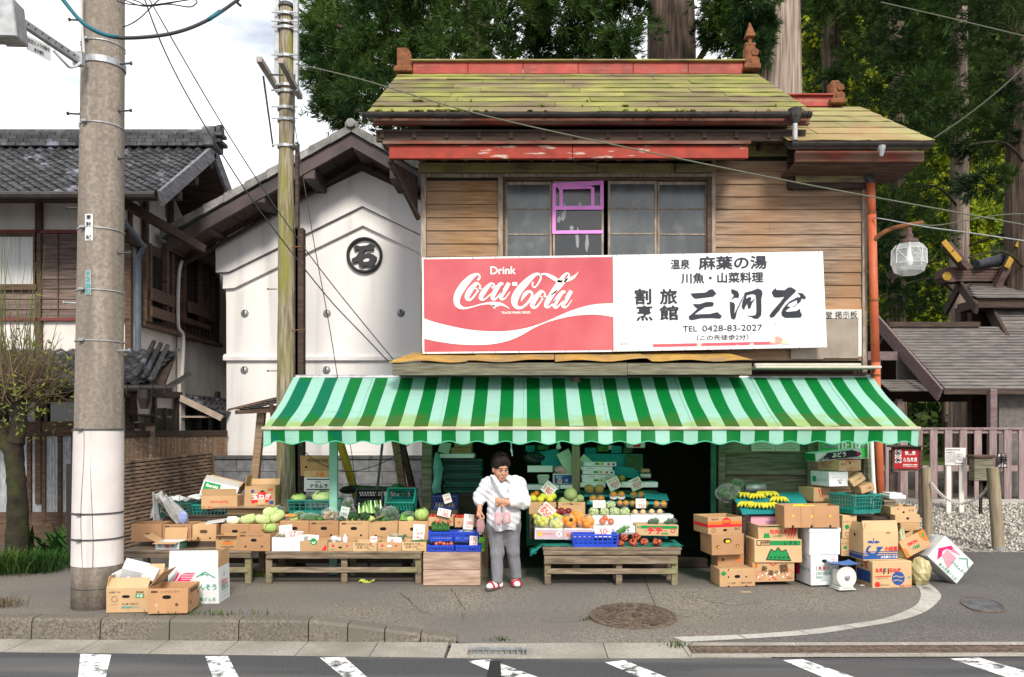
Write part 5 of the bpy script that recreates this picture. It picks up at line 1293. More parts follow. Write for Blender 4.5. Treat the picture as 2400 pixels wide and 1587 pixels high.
def signboard(name,lab,x0,x1,y0,y1,Y,base,frame=None,legs=(),legm=None,legw=.035,gz=None,cat='sign'):
 a,c=cF(x0,y1,Y),cF(x1,y0,Y);tt=thing(name,lab,cat,((a.x+c.x)/2,Y,zg((a.x+c.x)/2,Y)))
 b=MB();b.span((a.x,Y,a.z),(c.x,Y+.02,c.z),.003);part(tt,'panel',b,base)
 if frame:
  b=MB();f_=.035
  b.span((a.x-f_,Y-.01,a.z-f_),(c.x+f_,Y+.03,a.z));b.span((a.x-f_,Y-.01,c.z),(c.x+f_,Y+.03,c.z+f_));b.span((a.x-f_,Y-.01,a.z),(a.x,Y+.03,c.z));b.span((c.x,Y-.01,a.z),(c.x+f_,Y+.03,c.z));part(tt,'frame',b,frame)
 for lx in legs:
  X=cF(lx,0,Y).x;b=MB();b.span((X-legw/2,Y+.02,zg(X,Y)-.02),(X+legw/2,Y+.05,c.z-.02),.003);part(tt,'leg',b,legm)
 return tt,a,c
Y=14.6
tt,a,c=signboard('warning_sign','red no smoking and no open flame board with a small roof',962,1192,205,388,Y,plain('deep_red',(.40,.008,.016),.4),m_wdark,(943,1215),m_wdark,.07)
b=MB();p,q=cF(920,188,Y),cF(1235,172,Y);b.span((p.x,Y-.10,p.z),(q.x,Y+.14,q.z),.006);part(tt,'roof',b,m_wdark)
b=MB();U=lambda x,y:front_at(cF(x,y,Y-.006));sF=Y/F/3.92
text_on(b,'禁　煙',U(1110,240),width=95*sF,bold=.03);text_on(b,'NO SMOKING',U(1110,256),width=92*sF,bold=.03);text_on(b,'火気厳禁',U(1110,297),width=125*sF,bold=.03,spacing=1.5);text_on(b,'NO OPEN FLAME',U(1110,317),width=125*sF,bold=.03);text_on(b,'危険物品持込み厳禁',U(1110,350),width=132*sF,bold=.03);text_on(b,'NO DANGEROUS GOODS',U(1110,367),width=130*sF,bold=.02)
for y0,y1 in((213,270),(276,333)):p,q=cF(972,y1,Y-.004),cF(1028,y0,Y-.004);b.quad((p.x,Y-.004,p.z),(q.x,Y-.004,p.z),(q.x,Y-.004,q.z),(p.x,Y-.004,q.z))
lt_=part(tt,'lettering',b,m_ink_w)
b=MB()
for y in(241,304):
 p=cF(1000,y,Y-.009);r_=25*sF;b.lathe([(r_,0),(r_,.003),(r_*.84,.003),(r_*.84,0)],24,Matrix.Translation(p)@FRONT,cap=False);b.bar(p+Vector((-r_*.62,0,r_*.62)),p+Vector((r_*.62,0,-r_*.62)),.003,.02);b.bar(p+Vector((-r_*.5,0,-.02)),p+Vector((r_*.45,0,.01)),.003,.03)
part(tt,'prohibition_mark',b,m_ink_k)
Y=15.2
tt,a,c=signboard('notice_sign','white notice board full of small print on two thin white legs',1432,1622,195,355,Y,paper('notice_white',(.66,.65,.63)),None,(1472,1590),m_plast2,.09)
b=MB();U=lambda x,y:front_at(cF(x,y,Y-.006));sF=Y/F/3.92
text_on(b,'奥多摩町指定 有形文化財',U(1505,213),width=130*sF,bold=.03);text_on(b,'神社本殿一棟',U(1480,236),width=75*sF,bold=.02)
for i,(w2,tx)in enumerate(((150,'この社殿は江戸時代に造営され'),(160,'町内に残る古い建築として'),(155,'彫刻などに当時の技法をよく'),(160,'伝える貴重なもので昭和五十'),(90,'年に町の文化財'))):text_on(b,tx,U(1440+w2/2+3,254+i*17),width=w2*sF)
text_on(b,'奥多摩町教育委員会',U(1565,338),width=85*sF,bold=.02)
part(tt,'lettering',b,m_ink_k)
tt,a,c=signboard('notice_sign','small white notice fixed on the picket fence at the right edge',1922,1990,255,368,16.4,paper('notice_white2',(.66,.65,.63)))
b=MB();
for i,chx in enumerate('駐車禁止'):text_on(b,chx,front_at(cF(1968,278+i*22,16.394)),height=.14,bold=.02)
for i,chx in enumerate('奥多摩町'):text_on(b,chx,front_at(cF(1936,290+i*18,16.394)),height=.08,bold=.02)
part(tt,'lettering',b,m_ink_k)
Y=15.0;p0=cF(1758,495,Y);p1=cF(1758,285,Y)
t=thing('wooden_box','mossy wooden box on a thin post by the picket fence','box',(p0 .x,Y,zg(p0 .x,Y)))
b=MB();b.span((p0 .x-.17,Y-.1,p0 .z),(p0 .x+.17,Y+.1,p1 .z),.01);part(t,'body',b,m_wgreen)
b=MB();b.span((p0 .x-.20,Y-.14,p1 .z),(p0 .x+.20,Y+.14,p1 .z+.05),.01);part(t,'lid',b,m_wbrown)
b=MB();b.span((p0 .x-.025,Y-.02,zg(p0 .x,Y)),(p0 .x+.025,Y+.02,p0 .z),.003);part(t,'post',b,m_barkm)
t=thing('post_box','white capped metal post top on the fence behind the wooden box','post',P(2331,1145,16.2))if False else None
m_stake=mat('stake_timber',(.33,.27,.19),(.20,.155,.105),scale=3,stretch=(10,10,.8),rough=.9,bump=.4,c3=(.22,.20,.10),d3=.6,s3=2)
def stake(lab,top,base,Y,r_,ankle):
 a,c=cF(*top,Y),cF(*base,Y);c.z=min(c.z,zg(c.x,Y));tt=thing('barrier_post',lab,'post',c,group='posts of the chain barrier');b=MB();b.tube([c,c.lerp(a,.5)+Vector((.004,0,0)),a],[r_,r_*.97,r_*.93],18);part(tt,'stake',b,m_stake,smooth=False)
 if ankle:b=MB();b.tube([c,c.lerp(a,.075)],[r_+.004,r_+.004],18);part(tt,'base_sleeve',b,plain('base_paint',(.26,.25,.24),.8))
 return a,c
a1,_=stake('short upright round timber post at the near end of the chain',(1252,376),(1275,860),12.6,.078,False)
a2,_=stake('leaning round timber post with grey painted foot at the right',(1865,375),(1925,1155),11.75,.086,True)
t=thing('barrier_chain','white chain hanging between two round timber posts','chain',cF(1600,705,12.2))
pts=smooth_pts([tuple(cF(1300,512,12.5)),tuple(cF(1370,600,12.4)),tuple(cF(1460,672,12.3)),tuple(cF(1580,708,12.2)),tuple(cF(1700,672,12.0)),tuple(cF(1790,600,11.9)),tuple(cF(1838,515,11.8))],9)
b=MB()
for i,(p,q)in enumerate(zip(pts,pts[1:])):
 p,q=Vector(p),Vector(q);d=(q-p);c=(p+q)/2;e=d.normalized();s=e.cross(Vector((0,1,0))).normalized()if i%2 else Vector((0,1,0));L_=d.length*.68
 b.tube([c+e*math.cos(a)*L_+s*math.sin(a)*.019 for a in np.linspace(0,2*math.pi,9)],.0065,5,cap=False)
part(t,'links',b,plain('chain_white',(.62,.60,.55),.5))
sh=thing('shrine_gate','low shrine outbuilding with a grey boarded roof behind the fence','building',(11,18,.25))
m_sroof=mat('grey_board_roof',(.19,.172,.16),(.105,.095,.09),scale=3,stretch=(1,5,5),rough=.8,bump=.3,island=.16)
m_mauve=mat('mauve_timber',(.19,.135,.135),(.12,.085,.085),scale=3,stretch=(2,6,8),rough=.85,bump=.2)
def boardroof(xa,xb,e,r,rows,xa2=None,xb2=None):
 ev,rv=Vector((0,*e)),Vector((0,*r));L_=(rv-ev).length;d=(rv-ev).normalized();nm=Vector((0,-d.z,d.y));b=MB();xa2=xa if xa2 is None else xa2;xb2=xb if xb2 is None else xb2
 for i in range(rows):
  t0,t1=i/rows,(i+1.1)/rows;a0,a1=xa+(xa2-xa)*t0,xb+(xb2-xb)*t0;s=a0
  while s<a1-.01:
   s2=min(a1,s+rnd.uniform(.5,1.1));lo=ev+d*(t0*L_)+nm*.032;hi=ev+d*(min(1,t1)*L_)+nm*.004;bt=ev+d*(t0*L_)
   b.add([(s+.002,lo.y,lo.z),(s2-.002,lo.y,lo.z),(s2-.002,hi.y,hi.z),(s+.002,hi.y,hi.z),(s+.002,bt.y,bt.z),(s2-.002,bt.y,bt.z)],[(0,1,2,3),(4,5,1,0),(0,3,4),(1,5,2)]);s=s2
 return b
gE,gR=(17.1,zy(902,17.1)),(19.6,zy(757,19.6));gx0,gx0r=P(2215,0,17.1).x,P(2082,0,19.6).x
part(sh,'roof',boardroof(gx0,15,gE,gR,21,gx0r,15),m_sroof)
b=MB();b.add([(gx0-.02,gE[0],gE[1]-.01),(15,gE[0],gE[1]-.01),(15,gR[0],gR[1]-.01),(gx0r-.02,gR[0],gR[1]-.01),(gx0r,22,gE[1]-.01),(15,22,gE[1]-.01)]+[(gx0-.02,gE[0],gE[1]-.1),(15,gE[0],gE[1]-.1),(15,gR[0],gR[1]-.1),(gx0r-.02,gR[0],gR[1]-.1),(gx0r,22,gE[1]-.1),(15,22,gE[1]-.1)],[(0,1,2,3),(3,2,5,4),(6,9,8,7),(9,10,11,8),(0,6,7,1),(0,3,9,6),(3,4,10,9)]);part(sh,'roof_boarding',b,m_wdark)
b=MB();b.span((gx0r-.05,19.45,gR[1]-.02),(P(2290,0,19.6).x,19.75,gR[1]+.10),.01);part(sh,'ridge',b,m_wdark)
b=MB();p,q=P(2203,925,17.0),P(2050,748,19.6);b.bar(p,q,.06,.30,.006);part(sh,'bargeboard',b,m_mauve)
b=MB();p=P(2060,790,19.0);b.span((P(2040,0,18.6).x,18.5,.3),(P(2060,0,18.6).x,18.6,3.3));b.span((P(2030,0,18.6).x,18.5,zy(835,18.6)),(P(2100,0,18.6).x,18.6,zy(815,18.6)))
for px in(2320,):b.span((P(px-8,0,16.9).x,16.75,.25),(P(px+8,0,16.9).x,16.9,gE[1]),.006)
for px in(2105,):b.span((P(px-6,0,18).x,17.9,.25),(P(px+6,0,18).x,18.02,2.4),.006)
part(sh,'post',b,m_mauve)
b=boardroof(P(2085,0,17.6).x,P(2190,0,17.6).x,(17.6,zy(906,17.6)),(18.3,zy(880,18.3)),5);part(sh,'small_eave_roof',b,m_sroof)
b=MB();b.span((P(2100,0,19.2).x,19.1,zy(900,19.2)),(P(2190,0,19.2).x,19.2,zy(800,19.2)));b.span((P(2335,0,17.6).x,17.5,.3),(15,17.6,2.5));part(sh,'wall_panel',b,mat('shed_panel',(.16,.145,.135),(.11,.10,.095),rough=.9))
hl=thing('shrine_hall','shrine hall roof with crossed finials and gilt fittings among the cedars','building',(14,23,.3))
m_hall=mat('hall_timber',(.12,.075,.065),(.07,.045,.04),scale=3,stretch=(1,5,8),rough=.8,bump=.2);m_gilt=plain('gilt',(.38,.22,.035),.35,metal=.6)
Yh=21.0;H=lambda x,y,Y=Yh:P(x/.988,y/.988,Y)
b=MB();a,c=H(2186,655),H(2480,628);
for i in range(4):z0_=a.z+(c.z-a.z)*i/4;b.span((a.x+.05*(3-i)*.5,Yh-.22+.0*i,z0_+.003),(c.x,Yh+.22,z0_+(c.z-a.z)/4-.003),.005)
b.span((a.x-.05,Yh-.26,c.z),(c.x,Yh+.26,c.z+.06),.01)
b.prism([(a.x-.12,a.z+.12),(a.x-.02,a.z-.02),(a.x+.14,a.z-.02),(a.x+.14,c.z),(a.x-.12,c.z)],Yh-.25,Yh+.25);part(hl,'ridge_box',b,m_hall)
b=MB();p=H(2192,640,Yh-.26);b.lathe([(.11,0),(.11,.02),(.02,.03)],16,Matrix.Translation(p)@FRONT);part(hl,'gilt_crest',b,m_gilt)
for(p0_,p1_)in(((2238,622),(2190,565)),((2305,668),(2368,550))):
 b=MB();b.bar(H(*p0_,Yh-.40),H(*p1_,Yh-.62),.16,.26,.01,up=(0,1,0));ch=part(hl,'crossed_finial',b,m_hall)
 b=MB()
 for f in(.52,.92):q=H(*p0_,Yh-.56).lerp(H(*p1_,Yh-.78),f);d_=(H(*p1_,Yh)-H(*p0_,Yh)).normalized();b.bar(q-d_*.16,q+d_*.16,.14,.03,up=(0,1,0))
 part(ch,'gilt_plate',b,m_gilt)
b=MB();b.tube([H(2262,612,Yh-.4),H(2330,600,Yh-.1),H(2356,597,Yh)],[.10,.16,.17],14);lg=part(hl,'ridge_log',b,mat('log_blue',(.05,.055,.07),(.03,.033,.04),rough=.5));b=MB();b.lathe([(.15,0),(.15,.03),(.02,.04)],16,Matrix.Translation(H(2358,597,Yh-.12))@Matrix.Rotation(R(60),4,'Z')@FRONT);part(lg,'gilt_cap',b,m_gilt)
hE=(19.6,zy(690,19.6));part(hl,'upper_roof',boardroof(H(2262,0,19.6).x,18,hE,(21,zy(655,21)),6,H(2240,0,21).x,18),m_sroof)
part(hl,'lower_roof',boardroof(H(2395,0,18.0).x,18,(18.0,zy(900,18.0)),(20.3,zy(702,20.3)),22,H(2290,0,20.3).x,18),m_sroof)
b=MB();b.bar(H(2395,912,17.95),H(2285,705,20.3),.08,.32,.006);b.bar(H(2262,715,19.5),H(2222,660,21),.08,.26,.006);b.bar(H(2190,720,22.3),H(2226,655,21.0),.08,.26,.006);part(hl,'bargeboard',b,m_wdark)
b=MB();b.span((H(2262,0,19.7).x,19.7,zy(712,19.7)),(18,20.6,zy(692,19.7)));b.span((H(2250,0,20.6).x,20.6,.3),(18,20.8,5.4));b.span((H(2215,0,21.4).x,21.2,3.9),(H(2262,0,21.4).x,21.5,4.9));part(hl,'wall',b,m_wdark)
# trees and plants
def trunk(name,lab,X,Y,r_,H_,m,lean=0.0,z0=0.0,group=None):
 t=thing(name,lab,'tree',(X,Y,z0),group=group)
 n,rows=40,40;g=np.random.default_rng(int(abs(X*100))+7);fl=g.normal(0,.035,n)+.02*np.sin(np.arange(n)*2.1)
 V=[];
 for i in range(rows+1):
  z=H_*i/rows;rr=r_*(1-.45*i/rows)*(1+.35*math.exp(-z*1.4));
  for k_ in range(n):a=2*math.pi*k_/n;q=rr*(1+fl[k_]+.012*math.sin(z*1.7+k_));V.append((X+lean*z+math.cos(a)*q,Y+math.sin(a)*q,z0+z))
 b=MB();b.add(V,[(i*n+k_,i*n+(k_+1)%n,(i+1)*n+(k_+1)%n,(i+1)*n+k_)for i in range(rows)for k_ in range(n)])
 part(t,'trunk',b,m,smooth=True);return t
def crown(t,clumps,m,sprays=55,ntuft=7,nb=12,L=.21,wd=.10,droop=-.25,name='crown'):
 """clumps: (center, radius xyz); sprays run outward from the trunk and hang at their tips"""
 c0=np.array(t.location);Vs=[]
 for c,rad in clumps:
  c=np.array(c);rad=np.array(rad);n=int(sprays*max(.4,rad[0]*rad[2]/.8))
  p=unit(nrg.normal(0,1,(n,3)))*(nrg.uniform(.25,1,(n,1))**.6)*rad+c
  out=p-c;out=unit(out*[1,1,.55]+unit(np.array([c[0]-c0[0],c[1]-c0[1],0.])+1e-6)*.35*rad.mean())
  out[:,2]+=droop;out=unit(out)
  ln=nrg.uniform(.35,.95,(n,1))*min(1.0,rad.mean())
  s=np.linspace(0,1,ntuft)[None,:,None]
  pos=p[:,None]+out[:,None]*ln[:,None]*s+nrg.normal(0,.05,(n,ntuft,3));pos[:,:,2]-=.16*(s[:,:,0]**2)*ln
  axs=out[:,None]+nrg.normal(0,.35,(n,ntuft,3));axs[:,:,2]+=.25
  V,_=tufts(pos.reshape(-1,3),unit(axs.reshape(-1,3)),nb,L,wd,.42);Vs.append(V)
 V=np.concatenate(Vs)-c0
 return link(name,fastmesh(name,V,np.arange(len(V)).reshape(-1,4),m),t)
def cl(lst,Y0,Y1,ry=1.0):
 o=[]
 for x,y,r_ in lst:
  Y=rnd.uniform(Y0,Y1);p=P(x/.988,y/.988,Y);q=r_/.988/F*Y;o.append((tuple(p),(q,max(q,ry),q*.8)))
 return o
def limbs(t,pts_list,m):
 b=MB()
 for pts,r_ in pts_list:b.tube(smooth_pts([tuple(p)for p in pts],5),[r_*(1-.75*i/(len(pts)*5))for i in range((len(pts)-1)*5+1)],8)
 part(t,'limb',b,m)
X1=P(1120,0,24).x
t=trunk('cedar_tree','dark cedar whose drooping boughs hang over the left end of the shop roof',X1,24,.55,19,m_bark)
L1=[(775,55,55),(748,118,40),(790,100,55),(765,180,38),(800,160,45),(815,245,36),(775,250,26),(850,205,55),(880,150,75),(905,60,90),(955,110,70),(840,30,75),(1010,40,90),(1040,115,50),(1110,60,80),(1150,110,36),(1215,40,60),(900,215,36),(925,295,22),(820,-50,80),(930,-60,90),(1050,-60,90),(1180,-50,90),(1090,10,60),(980,20,60),(850,115,45),(760,15,45),(790,215,30)]
crown(t,cl(L1,17.5,22),m_ced,sprays=95)
limbs(t,[([(X1,24,9),P(1000,120,22),P(880,160,20.5),P(800,175,19.5)],.11),([(X1,24,10.5),P(1000,60,22),P(860,70,20),P(780,60,19)],.10),([(X1,24,8.5),P(1010,190,21.5),P(900,240,19.5),P(830,262,19)],.08),([(X1,24,11),P(1230,100,22),P(1290,70,21)],.09)],m_bark)
X2=P(1574,0,21).x
t=trunk('cedar_tree','cedar with a broad dark furrowed trunk standing behind the roof ridge',X2,21,.80,20,m_bark)
L2=[(1290,60,70),(1330,105,40),(1400,40,80),(1380,115,35),(1250,105,22),(1430,100,32),(1450,20,36),(1340,-40,90),(1430,-60,60),(1662,60,28),(1672,15,34),(1690,75,40),(1720,30,50),(1735,95,30),(1560,-120,60),(1700,-50,80),(1300,10,60),(1400,-10,60)]
crown(t,cl(L2,18.5,20,.6),m_ced,sprays=95)
limbs(t,[([(X2-.6,20.6,10.4),P(1440,90,20),P(1330,60,19.5)],.10),([(X2+.6,20.6,11),P(1690,70,19.6),P(1740,100,19.3)],.08),([(X2-.5,20.6,9.6),P(1460,130,20),P(1350,128,19.6)],.06)],m_bark)
X3=P(1836,0,18.5).x
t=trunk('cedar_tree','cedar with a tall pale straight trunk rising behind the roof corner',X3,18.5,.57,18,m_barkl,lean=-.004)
L3=[(1750,55,26),(1765,110,22),(1745,0,40),(1900,-80,40),(1800,-120,60),(1905,10,18)]
crown(t,cl(L3,17.2,18.4,.4),m_ced,sprays=70)
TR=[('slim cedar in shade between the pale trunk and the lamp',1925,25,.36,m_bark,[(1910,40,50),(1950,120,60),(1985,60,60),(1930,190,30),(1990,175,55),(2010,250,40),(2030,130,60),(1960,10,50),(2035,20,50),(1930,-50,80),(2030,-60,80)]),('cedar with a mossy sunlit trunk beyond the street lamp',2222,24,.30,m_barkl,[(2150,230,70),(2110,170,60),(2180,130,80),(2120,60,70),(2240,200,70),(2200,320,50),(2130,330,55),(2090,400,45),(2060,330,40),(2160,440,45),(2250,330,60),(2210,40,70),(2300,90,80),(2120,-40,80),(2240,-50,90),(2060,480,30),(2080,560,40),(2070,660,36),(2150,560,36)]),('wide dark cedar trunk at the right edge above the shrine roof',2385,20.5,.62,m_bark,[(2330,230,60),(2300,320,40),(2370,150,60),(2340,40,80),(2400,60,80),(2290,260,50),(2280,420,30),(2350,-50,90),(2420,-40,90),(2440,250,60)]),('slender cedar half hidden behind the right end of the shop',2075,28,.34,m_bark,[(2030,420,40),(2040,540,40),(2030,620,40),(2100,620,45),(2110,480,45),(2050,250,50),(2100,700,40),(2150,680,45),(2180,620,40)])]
for lab,px,Y,r_,m,L_ in TR:
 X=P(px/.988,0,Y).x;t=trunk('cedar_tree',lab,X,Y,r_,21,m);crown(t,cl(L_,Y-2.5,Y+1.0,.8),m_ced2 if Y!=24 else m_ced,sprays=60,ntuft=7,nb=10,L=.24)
 limbs(t,[([(X,Y,h_),(X+s*1.2,Y-1.0,h_+.35),(X+s*2.4,Y-1.6,h_+.1)],.04)for h_,s in((4.5,1),(5.6,-1),(7.0,1),(8.2,-1),(9.5,1),(11,-1))],m_barkm)
YB=[('bright yellow green tree in sun behind the right end of the shop roof',1905,31,[(1890,150,60),(1900,210,70),(1960,200,70),(2020,220,50),(1890,80,50),(1945,100,50),(1960,30,30),(2010,290,60),(1900,270,60)]),('bright yellow green tree in sun beyond the hanging street lamp',2190,33,[(2170,480,80),(2230,420,70),(2120,620,80),(2200,580,80),(2050,440,60),(2060,600,70),(2250,520,70),(2140,700,80),(2060,700,60),(2230,660,60),(2160,380,50),(2280,350,50),(2050,340,40),(2290,220,40)])]
for lab,px,Y,L_ in YB:
 X=P(px/.988,0,Y).x;t=trunk('broadleaf_tree',lab,X,Y,.16,10,m_bark);c0=np.array(t.location);Vs=[]
 for c,rad in cl(L_,Y-2,Y+2,1.0):
  n=int(420*max(.5,rad[0]*rad[2]));p=unit(nrg.normal(0,1,(n,3)))*(nrg.uniform(0,1,(n,1))**.45)*rad+np.array(c)
  V,_=tufts(p,unit(nrg.normal(0,1,(n,3))+[0,-.3,-.2]),6,.24,.55,.8,jit=.12);Vs.append(V)
 V=np.concatenate(Vs)-c0;link('crown',fastmesh('crown',V,np.arange(len(V)).reshape(-1,4),m_yel),t)
 limbs(t,[([(X,Y,h_),(X+s*1.0,Y-.5,h_+.8),(X+s*2.0,Y-.8,h_+1.2)],.05)for h_,s in((3,1),(4.2,-1),(5.5,1),(6.5,-1))],m_bark)
hv=lambda X,Y:1.0+21*sstep(9,20,X)*sstep(33,52,Y)+9.5*sstep(30,95,Y)+1.6*math.sin(X*.11)*sstep(36,60,Y)+6*sstep(6,26,X)*sstep(32,60,Y)
b=MB();b.grid(lambda u,v:(-90+180*u,30+90*v,hv(-90+180*u,30+90*v)-.6),60,24);struct('hills',b,m_hill,smooth=True)
n=26000
hp=np.stack([nrg.uniform(-60,45,n),nrg.uniform(33,75,n),np.zeros(n)],1);keep=(hp[:,0]>hp[:,1]*.30-2)|(hp[:,0]<-hp[:,1]*.30);hp=hp[keep];n=len(hp)
hp[:,2]=[hv(a,c_)for a,c_ in hp[:,:2]];hp[:,2]+=nrg.uniform(-.4,2.2,n)
V,Fq=tufts(hp,unit(nrg.normal(0,1,(n,3))+[0,-.4,.5]),10,.62,.5,.9,jit=.6);st=link('distant_woods',fastmesh('distant_woods',V,Fq,m_hill));st['kind']='stuff'
def bush(lab,c,rad,m,n,L=.10,w_=.5,name='bush',cat='bush',nb=5,up=.2):
 c=np.array(c);p=unit(nrg.normal(0,1,(n,3)))*(nrg.uniform(0,1,(n,1))**.4)*np.array(rad)+c
 V,Fq=tufts(p,unit(p-c+[0,0,up]),nb,L,w_,.7,jit=.03);o=link(name,fastmesh(name,V-c*[1,1,0],Fq,m));o.location=(c[0],c[1],0);o['label']=lab;o['category']=cat;return o
bush('leafy green tree foliage in the narrow gap beside the storehouse',(-6.1,17.6,3.3),(.6,.8,2.6),m_hill,1500,.22)
TB=Vector((P(44,0,10.5).x,10.5,0))
t=thing('twiggy_tree','mossy pruned tree with thin bare upright twigs at the left edge','tree',TB)
b=MB()
u5=lambda x,y,Y=10.5:P(x/3.266,850+y/3.266,Y)
for pts,rs in(([u5(130,1540),u5(135,1150),u5(125,900),u5(110,720),u5(120,600)],[.15,.125,.115,.11,.10]),([u5(115,700),u5(60,640),u5(10,540),u5(-40,470)],[.11,.09,.085,.07]),([u5(120,620),u5(145,480),u5(150,330),u5(155,250)],[.10,.09,.095,.07]),([u5(140,400),u5(100,350),u5(60,330),u5(0,400),u5(-40,420)],[.09,.07,.07,.06,.05])):
 q=smooth_pts([(*p,r_)for p,r_ in zip(pts,rs)],5);b.tube([p[:3]for p in q],[p[3]*(1+rnd.uniform(-.08,.08))for p in q],14)
part(t,'trunk',b,m_barkm,smooth=True)
b=MB()
hub=[u5(150,260),u5(130,240),u5(60,300),u5(160,300),u5(30,250),u5(100,230)]
for i in range(400):
 h_=hub[i%6]+Vector((rnd.gauss(0,.16),rnd.gauss(0,.16),rnd.gauss(.08,.12)));a=rnd.gauss(0,.72);L_=rnd.uniform(.3,.9);d=Vector((math.sin(a),rnd.gauss(0,.35),math.cos(a)*rnd.uniform(.3,1.1))).normalized()
 p1=h_+d*L_*.5+Vector((rnd.gauss(0,.05),0,rnd.gauss(0,.05)));p2=p1+(d+Vector((0,0,.45))).normalized()*L_*.5;b.tube([h_,p1,p2],[.007,.005,.0025],4,cap=False)
part(t,'twigs',b,m_dry)
b=MB()
for i in range(34):
 h_=hub[i%6]+Vector((rnd.gauss(0,.22),rnd.gauss(0,.15),.25+rnd.random()*.3));L_=rnd.uniform(.6,1.6);dx=rnd.gauss(0,.14);b.tube([h_,h_+Vector((dx*.6,0,L_*.5)),h_+Vector((dx*1.6,0,L_))],[.006,.005,.002],4,cap=False)
part(t,'upright_shoots',b,mat('green_shoots',(.11,.125,.04),(.075,.085,.03),rough=.8))
n=300;c_=np.array([tuple(hub[i%6])for i in range(n)])+nrg.normal(0,1,(n,3))*[.38,.2,.28]+[.18,0,.12]
V,Fq=tufts(c_,unit(nrg.normal(0,1,(n,3))+[.3,0,-.3]),3,.07,.4,.6,jit=.03);link('leaves',fastmesh('leaves',V-np.array(TB),Fq,m_yleaf),t)
n=260;c_=np.stack([nrg.normal(-6.62,.17,n),nrg.normal(10.2,.12,n),nrg.uniform(0,.06,n)],1);g_=unit(np.stack([nrg.normal(0,.35,n),nrg.normal(-.1,.35,n),np.ones(n)],1))
def arch(lab,name,X,Y,n,L,w_,m,sx,sy,cat='plant',bend=1.0):
 V,Fc=[],[]
 for i in range(n):
  x0,y0=X+rnd.gauss(0,sx),Y+rnd.gauss(0,sy);a=rnd.uniform(0,2*math.pi);l_=L*rnd.uniform(.6,1.15);o=Vector((math.cos(a),math.sin(a),0));s=Vector((-o.y,o.x,0));k0=len(V);lean=rnd.uniform(.25,.8)*bend
  for j,(f,ww)in enumerate(((0,.35),(.35,1),(.7,.8),(1,.05))):
   p=Vector((x0,y0,zg(x0,y0)))+o*l_*lean*f*(.4+.6*f)+Vector((0,0,l_*(f-.45*lean*f*f)));V+=[p+s*w_*ww,p-s*w_*ww]
   if j:q=k0+2*j;Fc.append((q-2,q-1,q+1,q))
 b=MB();b.add(V,Fc);return solo(name,lab,cat,b,m,(X,Y,0))
arch('clump of fine arching grass at the left edge in front of the house','grass_clump',-6.42,9.95,900,.34,.005,m_grassb,.22,.16)
arch('shaded clump of fine arching grass nearer the house steps','grass_clump',-5.98,10.1,600,.32,.005,m_shrub,.14,.14)
arch('broad leaved evergreen plant beside the brick wall','leafy_plant',-5.95,10.75,46,.62,.035,m_shrub,.22,.15)
arch('broad leaved evergreen plant below the lace curtained doors','leafy_plant',-6.35,10.9,34,.50,.034,m_shrub,.22,.15)
arch('fern like low plant at the bottom left corner of the bushes','leafy_plant',-6.60,9.7,60,.28,.02,m_grassb,.10,.08)
W=[('grassy weeds growing against the brown carton by the kerb',A_,None)]
for lab,(x,y),n,L,m,sx,sy in(('grassy weeds growing against the brown carton by the kerb',(405,1425),150,.17,m_grassb,.13,.04),('low weeds along the kerb edge right of the cartons',(520,1442),90,.07,m_grassb,.35,.03),('dry grass tuft at the left edge of the pavement',(8,1422),110,.14,m_dry,.08,.06),('green weeds between the two benches',(598,1352),110,.12,m_grassb,.09,.05),('small weeds beside the manhole rim',(1385,1452),40,.04,m_grassb,.05,.04),('weeds at the start of the long grating',(1585,1515),60,.05,m_grassb,.06,.05),('weeds in the pavement near the gutter grate',(1170,1500),40,.04,m_grassb,.05,.02)):
 p=G(x,y);arch(lab,'weed_tuft',p.x,p.y,n,L,.004,m,sx,sy,'weeds')
b=MB();p=G(860,1366)
for i in range(4):
 c=p+Vector((.03*i-.05,.01*(i%2),.004));b.grid(lambda u,v,c=c,i=i:(c.x+(u-.5)*.09,c.y+(v-.5)*.05,c.z+.02*math.sin(u*5+i)+.018*v),4,3)
solo('fallen_leaf','yellowish scrap of cabbage leaf lying on the asphalt','leaf',b,plain('pale_leaf',(.55,.60,.12),.7),p)
for lab,(x,y),m in(('thin pale wood sliver lying in front of the right hand cartons',(1748,1389),m_cardt),('small pale scrap of paper in front of the kitchen scale',(2021,1373),m_cardp_)):
 p=G(x,y);b=MB();b.box(p+Vector((0,0,.006)),(.11 if 'sliver'in lab else.05,.014,.008),(0,0,R(-4)),.002);solo('litter_scrap',lab,'scrap',b,m,p)
